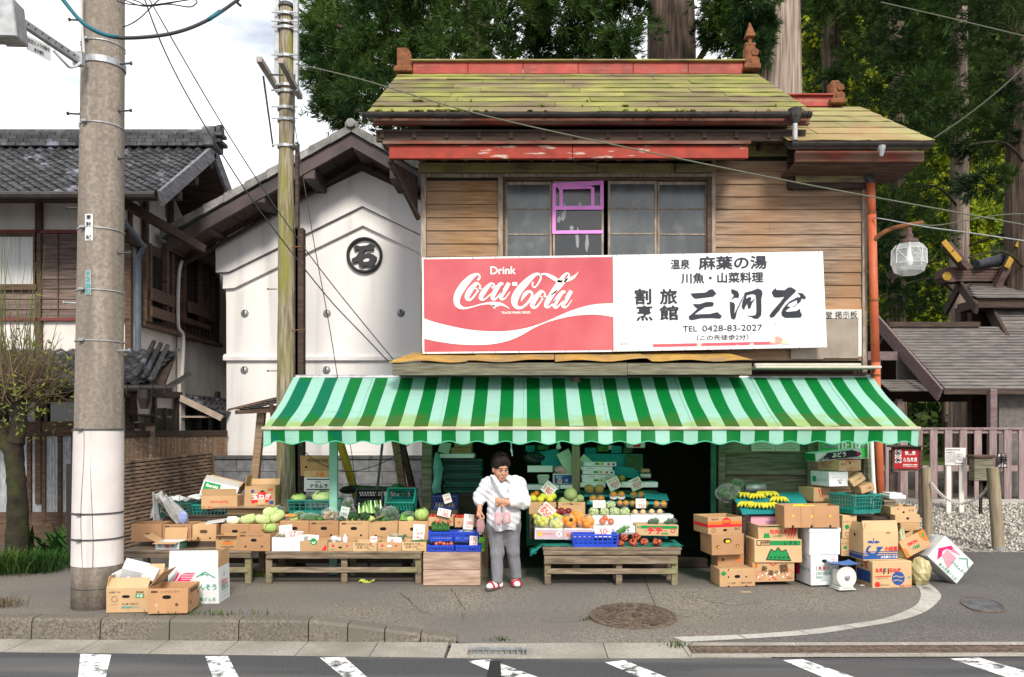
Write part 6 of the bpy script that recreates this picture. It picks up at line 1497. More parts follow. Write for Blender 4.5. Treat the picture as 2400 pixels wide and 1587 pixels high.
 # cartons, crates, produce
FACES={'f':lambda w_,d,h:((-w_/2,-d/2,0),(1,0,0),(0,-1,0),w_),'r':lambda w_,d,h:((w_/2,-d/2,0),(0,1,0),(1,0,0),d),'l':lambda w_,d,h:((-w_/2,d/2,0),(0,-1,0),(-1,0,0),d)}
def face_M(face,w_,d,h,off):
 o,ux,n,L_=FACES[face](w_,d,h);o=Vector(o)+Vector(n)*off
 return Matrix(((ux[0],0,n[0],o.x),(ux[1],0,n[1],o.y),(0,1,0,o.z),(0,0,0,1))),L_
def draw(mb,M,L_,h,it,lift):
 kd=it[0];T=Matrix.Translation((0,0,lift))
 if kd=='t':
  _,s,u_,v_,wd=it[:5];bold=it[5]if len(it)>5 else.0;rot=it[6]if len(it)>6 else 0
  text_on(mb,s,M@T@Matrix.Translation((u_*L_,v_*h,0))@Matrix.Rotation(R(rot),4,'Z'),width=wd*L_,bold=bold)
 elif kd=='r':
  _,a,c,e,g=it;mb.add([(a*L_,c*h,0),(e*L_,c*h,0),(e*L_,g*h,0),(a*L_,g*h,0)],[(0,1,2,3)],M@T)
 elif kd=='p':mb.add([(u_*L_,v_*h,0)for u_,v_ in it[1]],[tuple(range(len(it[1])))],M@T)
 elif kd=='c':mb.lathe([(it[3]*h,0),(.0001,0.0003)],22,M@T@Matrix.Translation((it[1]*L_,it[2]*h,0)),cap=False)
 elif kd=='o':mb.lathe([(it[3]*h,0),(it[3]*h*it[4],0)],26,M@T@Matrix.Translation((it[1]*L_,it[2]*h,0)),cap=False)
 elif kd=='s':ribbon(mb,[(u_*L_,v_*h,w_*h)for u_,v_,w_ in it[1]],M@T,5)
 elif kd=='h':
  _,u_,v_,a,c=it;mb.add([(u_*L_+a*h*math.copysign(abs(math.cos(q))**.6,math.cos(q)),v_*h+c*h*math.sin(q),0)for q in np.linspace(0,2*math.pi,20,endpoint=False)],[tuple(range(20))],M@T)
def carton(lab,loc,w_,d,h,yaw=0.0,m=None,open_=False,flaps=(),holes=(),prints=(),rot=None,name='cardboard_box',group=None,fm=None,cat='box',lid=0):
 """loc: middle of the bottom front edge (of the unrotated box); yaw turns it about that edge's middle"""
 m=m or m_card;Rz=Matrix.Rotation(yaw,3,'Z')if rot is None else Euler(rot).to_matrix()
 t=thing(name,lab,cat,Vector(loc)+Rz@Vector((0,d/2,0)),yaw,group,rot)
 gw=random.Random(lab);k1,k2,k3,k4=(gw.uniform(-1,1)for _ in range(4));stiff=.3 if m in(m_foam,)else 1.0
 def pt(nm,b,mm):
  b.v=[Vector((p.x*(1+stiff*k3*.10*(p.z-h/2))+stiff*k1*.022*p.z+stiff*k4*.02*p.y,p.y+stiff*k2*.02*p.z,p.z+stiff*k4*.014*p.x))for p in b.v]
  return part(t,nm,b,mm,world=False)
 b=MB();th=.007
 if open_:
  b.span((-w_/2,-d/2,0),(w_/2,-d/2+th,h),.002);b.span((-w_/2,d/2-th,0),(w_/2,d/2,h),.002)
  b.span((-w_/2,-d/2+th,0),(-w_/2+th,d/2-th,h),.002);b.span((w_/2-th,-d/2+th,0),(w_/2,d/2-th,h),.002)
  b.span((-w_/2+th,-d/2+th,0),(w_/2-th,d/2-th,.008))
 else:
  b.box((0,0,h/2),(w_,d,h),None,.005)
  if lid:b.box((0,0,h-lid/2+.004),(w_+.012,d+.012,lid),None,.006)
  elif m in(m_card,m_cardb,m_cardt):b.span((-w_/2+.01,-.0015,h),(w_/2-.01,.0015,h+.0015))
 pt('body',b,m)
 for fl in flaps:
  side,ang,ln=fl[:3];L_=w_ if side in 'fb'else d;b=MB();b.span((-L_/2+.004,-.002,0),(L_/2-.004,.003,ln),.001)
  A={'f':(0,(0,-d/2+.002,h)),'b':(180,(0,d/2-.002,h)),'r':(90,(w_/2-.002,0,h)),'l':(-90,(-w_/2+.002,0,h))}[side]
  M=Matrix.Translation(A[1])@Matrix.Rotation(R(A[0]),4,'Z')@Matrix.Rotation(R(ang),4,'X');b.v=[M@p for p in b.v]
  pt('flap',b,(fl[3]if len(fl)>3 else fm)or m)
 if holes:
  b=MB()
  for(fc,*q)in holes:M,L_=face_M(fc,w_,d,h,.0015);draw(b,M,L_,h,('h',*q),0)
  pt('hand_hole',b,m_dark)  # flat dark ovals painted on for the shade inside the openings
 bym={}
 for i,(mm,fc,*it)in enumerate(prints):
  M,L_=face_M(fc,w_,d,h,.0016+(.006 if lid else 0));draw(bym.setdefault(mm.name,(mm,MB()))[1],M,L_,h,tuple(it),.0004*i)
 for mm,b in bym.values():pt('printing',b,mm)
 return t
def box_at(lab,cr,q,Y,d,yaw=0.0,**k):
 """front face from its corners in a crop"""
 x0,y0,x1,y1=q;p=cr((x0+x1)/2,y1,Y);return carton(lab,p,cr.m(x1-x0,Y)/max(.5,math.cos(yaw)),d,cr.m(y1-y0,Y),yaw,**k)
HB=[('f',.5,.62,.17,.085),('f',.25,.26,.055,.05),('f',.75,.26,.055,.05)]
def PK(u_=.16,mm=None):return[(m_ink_br,'f','r',.08,.83,.24,.92),(m_ink_br,'f','t','1 2 3 4 5 6 7 8 9',.52,.875,.5)]
def crate(lab,loc,w_,d,h,yaw=0.0,m=None,rot=None,group=None,name='plastic_crate',cat='crate',cols=9,rows=4,bar=.008):
 m=m or m_gcrate;Rz=Matrix.Rotation(yaw,3,'Z')if rot is None else Euler(rot).to_matrix()
 t=thing(name,lab,cat,Vector(loc)+Rz@Vector((0,d/2,0)),yaw,group,rot);b=MB();tp=.012
 for s in(-1,1):
  for(L_,ax_)in((w_,0),(d,1)):
   n=max(3,int(cols*L_/w_));o=(d if ax_==0 else w_)/2*s
   def pt(u_,z,e=0):k_=1-tp*4*(1-z/h)/max(L_,.2);return(u_*k_,o*(1-.05*(1-z/h)),z)if ax_==0 else(o*(1-.05*(1-z/h)),u_*k_,z)
   for i in range(n+1):u_=-L_/2+L_*i/n;b.bar(pt(u_,.005),pt(u_,h-.01),bar,bar)
   for j in range(1,rows):z=h*j/rows;b.bar(pt(-L_/2,z),pt(L_/2,z),bar*.8,bar*.8)
   b.bar(pt(-L_/2*.98,h*.11),pt(L_/2*.98,h*.11),.008,h*.2)
 b.span((-w_/2*.93,-d/2*.93,0),(w_/2*.93,d/2*.93,.008))
 part(t,'basket',b,m,world=False)
 b=MB();r_=.022
 for s in(-1,1):b.span((-w_/2-.006,s*d/2-.01,h-r_),(w_/2+.006,s*d/2+.01,h),.003);b.span((s*w_/2-.01,-d/2+.01,h-r_),(s*w_/2+.01,d/2-.01,h),.003)
 part(t,'rim',b,m,world=False)
 return t
def crate_at(lab,cr,q,Y,d,yaw=0.0,**k):
 x0,y0,x1,y1=q;return crate(lab,cr((x0+x1)/2,y1,Y),cr.m(x1-x0,Y),d,cr.m(y1-y0,Y),yaw,**k)
def card(lab,cr,c,wh,Y,tilt=0.0,lines=(),m=None,ink=None,lean=12):
 w_,h=cr.m(wh[0],Y),cr.m(wh[1],Y);p=cr(*c,Y);t=thing('price_card',lab,'price card',p,rot=(R(-lean),R(tilt),0));b=MB();b.span((-w_/2,-.001,-h/2),(w_/2,.002,h/2));part(t,'card',b,m or m_cardp_,world=False)
 b=MB()
 for s,u_,v_,wd in lines:text_on(b,s,Matrix.Translation((u_*w_,-.003,v_*h))@FRONT,width=wd*w_,bold=.012)
 part(t,'handwriting',b,ink or m_ink_r,world=False);return t
def bench(name,lab,x0,x1,y0,y1,z,m,legs,front=None,cat='bench'):
 t=thing(name,lab,cat,((x0+x1)/2,y0,0));b=MB();n=max(2,int((y1-y0)/.14));s=(y1-y0)/n
 for i in range(n):b.span((x0,y0+i*s+.003,z-.03),(x1,y0+(i+1)*s-.003,z),.004)
 part(t,'top',b,m);b=MB();b.span((x0+.01,y0+.012,z-.085),(x1-.01,y0+.045,z-.032),.004);b.span((x0+.05,y0+.03,.13),(x1-.05,y0+.06,.19),.004);part(t,'rail',b,m)
 for X in legs:
  for Yl in(y0+.05,y1-.1):b=MB();b.span((X-.035,Yl,0),(X+.035,Yl+.06,z-.032),.005);part(t,'leg',b,m)
 if front:b=MB();b.span((x0+.02,y0+.008,front[0]),(x1-.05,y0+.034,front[1]),.004);part(t,'front_board',b,m)
 return t
_fm={}
def fruit(kind,lab,cat,p,r_,m,group=None,shape=(1,1,.95),bump=.012,parent=None):
 k_=(kind,m.name)
 if k_ not in _fm:b=MB();b.ball((0,0,0),(1,1,1),20,13,bump=bump);b.lathe([(.05,.97),(.05,1.03)],6);_fm[k_]=b.mesh(kind,m,None,True)
 o=link(kind,_fm[k_],parent);o.location=p;o.scale=(r_*shape[0],r_*shape[1],r_*shape[2]);o.rotation_euler=(rnd.uniform(-.6,.6),rnd.uniform(-.6,.6),rnd.uniform(0,6))
 if parent is None:
  o['label']=lab;o['category']=cat
  if group:o['group']=group
 return o
def leafy(kind,lab,cat,p,rad,m,yaw=0.0,tiltx=0.0,lay=9,seed=1,group=None):
 """cabbage or lettuce head: overlapping cupped leaves round a core"""
 g=random.Random(seed);t=thing(kind,lab,cat,p,group=group,rot=(tiltx,0,yaw));b=MB();b.ball((0,0,0),tuple(q*.9 for q in rad),16,10,bump=.03,rg=g);part(t,'heart',b,m,smooth=True,world=False);b=MB()
 for i in range(lay):
  a=i*2.4;w_=g.uniform(.7,1.0);lift=g.uniform(.98,1.10)
  def fn(u_,v_):
   th=a+(u_-.5)*1.9*w_;ph=-1.2+v_*g0;q=lift+.05*math.sin(u_*17+i)*v_+.10*v_**3
   return(math.cos(th)*math.cos(ph)*rad[0]*q,math.sin(th)*math.cos(ph)*rad[1]*q,math.sin(ph)*rad[2]*q)
  g0=g.uniform(1.5,2.5);b.grid(fn,8,8)
 part(t,'outer_leaves',b,m,smooth=True,world=False);return t
def bagged(lab,cat,p,rad,m,blob=10,br=.035,name='bag_of_vegetables',shape=(1,1,1),bagm=None,seed=0,group=None):
 g=random.Random(seed+3);t=thing(name,lab,cat,p,group=group);b=MB()
 for i in range(blob):q=Vector((g.uniform(-.75,.75)*rad[0],g.uniform(-.6,.6)*rad[1],g.uniform(-.7,.5)*rad[2]));b.ball(q,(br*shape[0]*g.uniform(.8,1.2),br*shape[1],br*shape[2]*g.uniform(.8,1.2)),10,7,Matrix.Rotation(g.uniform(-.8,.8),4,'Y'),bump=.05,rg=g)
 part(t,'contents',b,m,smooth=True,world=False);b=MB();b.ball((0,0,0),tuple(q*1.12 for q in rad),16,11,bump=.09,rg=g);part(t,'bag',b,bagm or m_clear,world=False);return t
def pack(lab,cat,p,w_,d,fm,fr,n,name='fruit_pack',shape=(1,1,.95),extra=None,group=None,rows=1,hh=None):
 """clear plastic punnet with fruit in it"""
 t=thing(name,lab,cat,p,group=group);h=hh or fr*1.35;b=MB();v=[(-w_/2*.88,-d/2*.88,0),(w_/2*.88,-d/2*.88,0),(w_/2*.88,d/2*.88,0),(-w_/2*.88,d/2*.88,0)]+[(-w_/2,-d/2,h),(w_/2,-d/2,h),(w_/2,d/2,h),(-w_/2,d/2,h)]
 b.add(v,[(0,3,2,1),(0,1,5,4),(1,2,6,5),(2,3,7,6),(3,0,4,7)]);b.bar((-w_/2,-d/2,h),(w_/2,-d/2,h),.004,.005);part(t,'punnet',b,m_clear,world=False)
 for j in range(rows):
  for i in range(n):fruit('fruit','','',(-w_/2+w_*(i+.5)/n,-d/2+d*(j+.5)/rows,fr*.95+.004),fr,fm,parent=t,shape=shape)
 if extra:b=MB();extra(b);part(t,'foam_net',b,m_foam,world=False)
 return t
def V_(n,c1,c2,sc=9,st=(1,1,1),**k):return mat(n,c1,c2,scale=sc,stretch=st,rough=k.pop('rough',.5),**k)
m_cab=V_('pale_cabbage',(.48,.60,.22),(.30,.44,.11),5,(3,3,.8),bump=.2);m_napa=V_('napa_leaf',(.58,.66,.33),(.36,.50,.16),6,(1,5,5),bump=.2);m_cut=V_('cut_cabbage',(.76,.76,.62),(.66,.70,.48),12,(1,1,3))
m_grn=V_('leaf_green',(.055,.19,.025),(.02,.09,.015),14,bump=.3);m_dgrn=V_('dark_leaf',(.022,.085,.02),(.01,.04,.012),14,bump=.3);m_leek=V_('leek',(.20,.38,.07),(.06,.20,.03),3,(9,9,1));m_lkw=V_('leek_white',(.66,.70,.52),(.5,.6,.32),4,(9,9,1));m_broc=V_('broccoli',(.045,.105,.035),(.02,.06,.022),60,bump=1.0,rough=.9)
m_cuc=V_('cucumber',(.015,.075,.015),(.03,.12,.02),20,bump=.3);m_tom=plain('tomato_red',(.45,.02,.015),.3);m_apl=V_('apple_red',(.47,.03,.03),(.55,.22,.10),4,(3,3,1),rough=.3);m_gfr=V_('yellow_citrus',(.62,.55,.05),(.48,.50,.04),7,bump=.15);m_ora=V_('orange_fruit',(.75,.27,.02),(.62,.20,.02),30,bump=.12,rough=.4);m_per=V_('persimmon',(.62,.24,.02),(.46,.20,.02),5,rough=.35);m_nas=V_('brown_pear',(.42,.28,.06),(.32,.19,.04),40,rough=.6)
m_grp=plain('green_grape',(.42,.52,.12),.3);m_pch=V_('pink_peach',(.78,.36,.26),(.66,.48,.22),6);m_kab=V_('lime_yellow',(.44,.46,.06),(.56,.52,.10),9);m_oni=V_('red_onion',(.22,.02,.03),(.13,.012,.02),6,(4,4,1),rough=.3);m_chs=V_('small_red_bulb',(.24,.03,.018),(.40,.09,.04),12,rough=.35);m_mel=V_('netted_melon',(.38,.46,.20),(.22,.32,.10),45,bump=.5);m_ban=V_('banana',(.70,.52,.03),(.52,.46,.03),5);m_swp=V_('pink_sweet_potato',(.52,.09,.13),(.68,.40,.40),7);m_pmk=plain('cut_pumpkin',(.75,.27,.02),.5);m_mush=V_('mushroom',(.42,.34,.22),(.20,.15,.09),20);m_garl=plain('garlic',(.70,.66,.66),.5)
# left benches
bench('bench','dark timber bench at the far left carrying cartons',cA(515,0,9.24).x,cA(1725,0,9.24).x,9.22,9.85,.385,m_wbench,[cA(555,0,9.24).x,cA(1680,0,9.24).x])
bench('bench','long mossy timber bench under the vegetable cartons',cB(480,0,9.24).x,cB(1915,0,9.24).x,9.22,9.85,.375,m_wbench,[cB(500,0,9.24).x,cB(1195,0,9.24).x,cB(1880,0,9.24).x])
b=MB();b.span((-4.3,9.52,.385),(-1.2,9.86,.455),.006);solo('riser_board','low timber riser under the back row of vegetable cartons','board',b,m_wdark,(-2.8,9.6,.385))
t=bench('rack','dark timber rack behind the vegetable benches',-4.35,-1.3,9.86,10.22,.715,m_wdark,[-4.2,-2.2,-1.45],cat='rack')
for i,(q,o)in enumerate((((620,697,895,862),1),((905,700,1170,882),1),((1175,705,1396,872),0))):
 box_at(['open brown carton at the left end of the back row','open brown carton with twigs bag standing in it','closed carton with blackened slot holding a newspaper'][i],cA,q,9.52,.30,R(2 if i==0 else 0),open_=bool(o),m=m_cardb if i<2 else m_card,holes=HB[1:]if i==2 else[('f',.55,.45,.09,.04)],prints=PK()if i==1 else([(m_ink_br,'f','h',.48,.62,.22,.10)]if i==2 else[]),group='cartons in the back row')
for i,(q,lab,st)in enumerate((((68,742,328,905),'carton below the cut cabbage in the back row',0),((330,742,602,905),'carton below the napa cabbages in the back row',0),((608,710,876,890),'carton below the orange pumpkin pack',0),((880,710,1150,888),'carton with printed number strip below the bagged beans',1),((1155,712,1425,888),'carton with printed number strip below the broccoli',1),((1428,715,1695,892),'carton with a small printed panel below the bagged greens',2),((1698,715,1975,900),'carton below the green cabbage at the right end of the row',2))):
 box_at(lab,cB,q,9.52,.30,m=m_cardb if i<4 else m_card,open_=False,holes=HB if i>1 else[('f',.5,.62,.17,.08)],prints=(PK()if st==1 else[(m_ink_br,'f','r',.30,.14,.31,.28),(m_ink_br,'f','t','JA 共選 L',.42,.21,.2)]if st==2 else[]),group='cartons in the back row')
box_at('small white green printed carton with brown flaps spread open',cA,(840,866,1055,934),9.26,.22,R(0),m=m_cardw,open_=True,flaps=[('f',-20+115,.09,m_card),('l',62,.16,m_card),('r',75,.16,m_card),('b',10,.14,m_card)],prints=[(m_ink_g,'f','t','特',.18,.5,.12,.02),(m_ink_g,'f','t','撰',.74,.5,.12,.02),(m_ink_r,'f','o',.5,.5,.36,.86),(m_ink_r,'f','t','魂',.5,.5,.13,.02),(m_ink_g,'r','r',.05,.1,.95,.9),(m_ink_w,'r','t','ほうれん',.5,.5,.7)])
box_at('tan carton with an orange label and its top flap up',cA,(1392,808,1590,936),9.26,.24,m=m_card,open_=True,flaps=[('f',80,.07)],prints=[(m_ink_k,'f','c',.2,.80,.07),(m_ink_br,'f','t','産地指定',.55,.62,.28),(m_ink_o,'f','r',.3,.38,.78,.55),(m_ink_br,'f','t','JAの農業協同組合',.55,.22,.62,.01)])
box_at('open brown carton with a slot and two round holes on the bench front',cA,(1590,786,1895,948),9.24,.24,R(-2),m=m_cardb,open_=True,holes=HB,prints=PK())
box_at('white foam box with a square notch on the bench front',cB,(538,862,832,990),9.24,.25,R(1),m=m_foam,open_=True,name='foam_box',prints=[(paper('foam_notch',(.66,.67,.68)),'f','r',.29,.02,.53,.48),(m_foam,'f','r',.32,.02,.50,.42)])
for i,(q,lab,pr)in enumerate((((797,892,1050,990),'shallow carton with a green leaf mark and red corner',[(m_ink_dg,'f','c',.5,.92,.32),(m_ink_w,'f','s',[(.44,.9,.1),(.5,.75,.1),(.57,.95,.06)]),(m_ink_r,'f','p',[(.78,.08),(.95,.08),(.97,.55),(.93,.6)])]),((1053,906,1276,992),'shallow carton with red characters below the garlic',[(m_ink_r,'f','t','選',.2,.62,.1,.03),(m_ink_r,'f','t','共',.78,.62,.1,.03),(m_ink_dg,'f','t','信州野菜',.16,.2,.18)]),((1280,906,1502,988),'shallow tan carton with a printed grid, empty on top',[(m_ink_br,'f','t','菜園直送 丸果',.45,.78,.7),(m_ink_br,'f','t','品質 LMS',.42,.45,.5),(m_ink_r,'f','t','特選品',.82,.55,.16),(m_ink_dg,'f','t','新鮮なやさい',.78,.2,.34)]),((1506,906,1726,988),'shallow carton with red characters below the bagged greens',[(m_ink_r,'f','t','選',.2,.62,.1,.03),(m_ink_w,'f','h',.5,.6,.25,.12),(m_ink_r,'f','t','共',.78,.62,.1,.03),(m_ink_dg,'f','t','信州野菜',.16,.2,.18)]),((1730,902,1956,986),'shallow tan carton with a printed grid below chives',[(m_ink_br,'f','t','菜園直送 丸果',.42,.78,.66),(m_ink_br,'f','t','品質 LMS',.4,.45,.5),(m_ink_r,'f','t','特選品',.8,.62,.16),(m_ink_dg,'f','t','新鮮なやさい',.76,.2,.34)]))):
 box_at(lab,cB,q,9.24,.25,m=m_cardt if i in(2,4)else m_card,open_=True,prints=pr,holes=[('f',.5,.45,.18,.1)]if i==1 else[])
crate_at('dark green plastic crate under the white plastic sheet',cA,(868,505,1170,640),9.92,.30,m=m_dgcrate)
crate_at('teal plastic crate below the tilted green printed carton',cA,(1176,520,1490,645),9.92,.30)
box_at('long pale carton under the plank behind the napa cabbages',cA,(1490,565,1870,650),9.95,.25,m=m_cardt)
b=MB();p,q=cA(1370,566,9.86),cA(1935,545,9.86);b.span((p.x,9.84,q.z-.012),(q.x,10.2,q.z+.008),.003);solo('plank','weathered plank carrying the onion carton','plank',b,m_wgrey,p)
box_at('brown carton printed upside down, its long flap folded up',cA,(1266,440,1590,558),9.86,.24,R(3),m=m_card,open_=True,flaps=[('f',8,.085)],prints=[(m_ink_r,'f','t','Sanfreeze',.5,.5,.5,.0,180),(m_ink_r,'f','t','（株）食品',.16,.14,.28)])
carton('tilted white and grey carton with a bright green printed panel',cA(1400,470,10.06),.43,.22,.20,rot=(R(-18),R(14),R(6)),m=m_cardw,open_=True,flaps=[('f',-28,.085,plain('grey_liner',(.40,.38,.35),.8)),('b',8,.13,m_card),('r',20,.1,m_card)],prints=[(m_ink_dg,'f','r',.04,.1,.5,.92),(m_ink_w,'f','t','Ibaraki',.27,.72,.32,.03),(m_ink_w,'f','t','いばらき',.26,.35,.3,.03)])
box_at('onion carton with a big red diamond mark beside the timber pole',cA,(1662,350,1935,545),9.9,.28,R(6),m=m_card,open_=True,flaps=[('l',-8,.13),('b',30,.08)],prints=[(m_ink_r,'f','p',[(.22,.42),(.58,.80),(.90,.46),(.82,.38),(.78,.22),(.36,.22),(.24,.16)]),(m_ink_k,'f','p',[(.48,.72),(.58,.82),(.68,.72)]),(m_cardt,'f','r',.44,.14,.68,.40),(m_ink_w,'f','t','玉ねぎ',.55,.5,.6,.04),(m_ink_b,'f','c',.26,.76,.08),(m_ink_r,'f','t','共計',.84,.82,.17,.02),(m_ink_br,'f','t','JA北海道産たまねぎ',.62,.07,.5),(m_ink_b,'f','r',.82,.14,.95,.30)])
b=MB();pl=[cA(805,640,9.75),cA(820,430,9.85),cA(900,470,9.9),cA(1080,470,10.0),cA(1260,450,10.1)]
def fsh(u_,v_):i=min(3,int(u_*4));f=u_*4-i;p=pl[i].lerp(pl[i+1],f);return p+Vector((.03*math.sin(v_*9+u_*7),v_*.30-.05,.02*math.sin(u_*31)+.02*math.sin(v_*11)-(.10*v_ if u_<.25 else.0)))
b.grid(fsh,40,8);solo('plastic_sheet','crumpled milky plastic sheet draped over the green crate','plastic sheet',b,m_frost,pl[0])
t=thing('bag_of_twigs','clear plastic bag of dry stalks sticking out of the open carton','bag',cA(1040,690,9.62));b=MB()
for i in range(26):p=cA(1050+rnd.gauss(0,30),690,9.64+rnd.gauss(0,.02));q=cA(930+rnd.gauss(0,60),490+rnd.gauss(0,45),9.7+rnd.gauss(0,.03));b.tube([p,p.lerp(q,.5)+Vector((rnd.gauss(0,.01),0,0)),q],.0035,4)
part(t,'stalks',b,m_dry);b=MB();b.tube(smooth_pts([(*cA(1080,690,9.62),.09),(*cA(1030,600,9.66),.095),(*cA(970,530,9.68),.085),(*cA(930,480,9.7),.05)],3)and[cA(1090,690,9.62),cA(1060,620,9.64),cA(1000,550,9.67),cA(930,470,9.7)],[.07,.10,.085,.05],14,flat=.7);b.v=[p+Vector((rnd.gauss(0,.006),rnd.gauss(0,.006),rnd.gauss(0,.006)))for p in b.v];part(t,'bag',b,m_bag)
b=MB();b.ball(cA(1095,640,9.58),(.055,.03,.075),12,9,bump=.1);part(t,'blue_wrapper',b,plain('blue_wrap',(.25,.30,.55),.4))
b=MB();p=cA(1380,690,9.60);b.box(p+Vector((0,.05,.012)),(.22,.17,.012),(R(6),R(-8),R(10)),.003);solo('newspaper','folded newspaper lying on a carton left of the cut cabbage','newspaper',b,paper('newsprint',(.50,.50,.50)),p)
leafy('cabbage','white cut face of a halved cabbage on the left stall','cabbage',cA(1555,664,9.60),(.076,.06,.052),m_cut,0,0,3)
for i,(x,y,ry)in enumerate(((1692,655,-12),(1830,655,8),(1900,590,-10),(1962,630,-32))):
 leafy('napa_cabbage',['napa cabbage beside the halved white cabbage','napa cabbage lying front centre of the heap','napa cabbage on top of the heap','slanting napa cabbage at the right of the heap'][i],'cabbage',cA(x,y,9.60+.06*(i>1)),(.088,.062,.060),m_napa,0,0,9,i).rotation_euler=(0,R(ry),R(10*i))
leafy('lettuce','leafy lettuce lying in front of the napa cabbages','lettuce',cA(1893,735,9.42),(.07,.055,.055),m_cab,0,.3,12,9)
leafy('cabbage','round green cabbage at the right end of the left stall','cabbage',cB(1915,650,9.6),(.075,.065,.07),m_cab,0,.2,13,21)
pk=thing('pumpkin_pack','clear pack of cut orange pumpkin on the left stall','pumpkin',cB(712,704,9.58));b=MB();b.lathe([(.045,0),(.078,.06),(.074,.065)],16);part(pk,'bowl',b,m_clear,world=False);b=MB();b.ball((0,0,.055),(.07,.05,.022),14,8,bump=.12);part(pk,'pumpkin',b,m_pmk,world=False)
for i,(lab,c,rad,m,bl,br,sh_)in enumerate((('bag of green beans beside the pumpkin pack',(895,672),(.115,.06,.042),m_grn,26,.016,(2,.7,.6)),('bag of leafy sprouts with roots in front of the green crate',(1075,650),(.10,.06,.075),m_mush,30,.022,(1,1,1)),('bag of dark leafy greens right of the broccoli',(1625,650),(.10,.06,.085),m_dgrn,40,.03,(1,.8,1.2)),('wrapped greens in plastic right beside the leeks',(1525,628),(.05,.04,.075),m_dgrn,14,.025,(1,1,1.4)))):
 bagged(lab,'bag of vegetables',cB(*c,9.62),rad,m,bl,br,shape=sh_,seed=i)
for i,x in enumerate((1285,1392)):
 p=cB(x,672,9.58);t=thing('broccoli',['large broccoli head left of the other on the stall','smaller broccoli head next to the plastic bag'][i],'broccoli',p);b=MB()
 for k_ in range(34):a,e=rnd.uniform(0,6.3),rnd.uniform(-.5,1.5);b.ball((math.cos(a)*math.cos(e)*.046,math.sin(a)*math.cos(e)*.04,math.sin(e)*.036),.022*rnd.uniform(.8,1.2),8,6,bump=.12)
 part(t,'florets',b,m_broc,world=False);b=MB();b.tube([(0,0,-.065),(0,0,0)],.02,8);part(t,'stalk',b,m_cab,world=False)
b=MB();b.box(cB(1505,680,9.52),(.16,.07,.006),(0,R(-24),0));solo('cardboard_flap','loose strip of cardboard leaning between broccoli and greens','cardboard',b,m_card,cB(1505,680,9.52))
b=MB();b.grid(lambda u_,v_:cB(1715+80*u_+10*v_,700-55*v_*(1-u_),9.55+.05*v_),6,4);solo('green_leaf','pointed green cabbage leaf beside the round cabbage','leaf',b,m_leek,cB(1740,700,9.55))
crate_at('teal plastic crate of cabbages in front of the green post',cB,(680,515,1165,645),9.92,.34)
for i,(c,rad,m)in enumerate((((785,500),(.085,.07,.05),m_cab),((1010,490),(.13,.09,.07),m_napa))):leafy('cabbage',['pale cabbage in the left of the teal crate','split leafy cabbage in the right of the teal crate'][i],'cabbage',cB(*c,10.02),rad,m,.4*i,.3,12,31+i)
crate('black plastic crate tipped forward full of leeks',cB(1440,640,9.98),.32,.22,.20,m=mat('black_crate',(.02,.025,.03),(.012,.014,.016),rough=.5),rot=(R(52),0,0))
crate('empty teal plastic crate tipped forward beside the leeks',cB(1735,640,9.98),.34,.22,.22,rot=(R(48),0,R(-3)))
for i in range(16):
 x0=1330+i*13;p=cB(x0+10,640,9.72);q=cB(x0+rnd.uniform(-14,22),515+rnd.uniform(0,40),9.86);b=MB();b.tube([q,q.lerp(p,.5)+Vector((rnd.uniform(-.01,.01),-.02,.01)),p],[.006,.010,.011],6,flat=.6);t=solo('leek','green leek lying in the tipped black crate','leek',b,m_leek if i%3 else m_lkw,p,'leeks in the black crate')
bagged('net bag of garlic bulbs on a shallow carton','garlic',cB(1125,878,9.34),(.062,.04,.038),m_garl,18,.02,name='garlic_bag',seed=8)
b=MB();b.lathe([(.026,0),(.029,.01),(.029,.06),(.016,.085),(.018,.105)],14);solo('jar','white bottle shaped pack standing beside the garlic','jar',b,m_garl,cB(1212,915,9.34),world=False)
bagged('clear bag of spring greens on the shallow front cartons','bag of vegetables',cB(1690,862,9.34),(.10,.05,.04),m_grn,14,.018,shape=(2,.6,.6),seed=12)
bagged('small bag of brown mushrooms beside the paper scrap','bag of vegetables',cA(1985,800,9.36),(.045,.035,.028),m_mush,14,.014,seed=13)
b=MB()
for i in range(14):p=cB(1840+rnd.uniform(0,110),885+rnd.uniform(0,22),9.3);b.tube([p+Vector((-.05,0,0)),p,p+Vector((.06,.02,.006))],.004,5)
solo('chives','bundle of green chives on the rightmost shallow carton','chives',b,m_grn,cB(1890,900,9.3))
for lab,cr,c,wh,Y,ti,ln,kk in(('paper price card with red brush letters above the white foam box',cB,(665,790),(120,85),9.40,-6,[('しょうが',0,.2,.7),('1袋',.1,-.25,.4)],{}),('wide price card reading white vegetable over the white foam box',cB,(745,830),(160,60),9.36,4,[('白芋 200',.1,.2,.8),('ぬめり',0,-.25,.5)],{}),('paper price card behind the bag on the leaf marked carton',cB,(910,862),(118,50),9.44,3,[('にんにく',0,0,.7)],{}),('grey price card leaning on the broccoli',cB,(1205,632),(80,105),9.7,12,[('ブロッコリ',0,.25,.7),('150',0,-.15,.6)],{'m':paper('grey_card',(.5,.54,.52)),'ink':m_ink_k}),('small price card at the left of the bagged greens',cB,(1474,880),(60,55),9.36,0,[('100',0,.1,.7)],{}),('white price card in front of the bagged greens',cB,(1665,882),(130,46),9.30,2,[('ホーレン',.1,.15,.6),('180',-.2,-.25,.3)],{}),('tall white price card standing on the rightmost shallow carton',cB,(1888,815),(105,145),9.35,3,[('ハナニラ',0,.36,.7),('1わ',-.2,.15,.3),('95円',.1,-.08,.6),('税込',.1,-.32,.5)],{})):
 card(lab,cr,c,wh,Y,ti,ln,**kk)
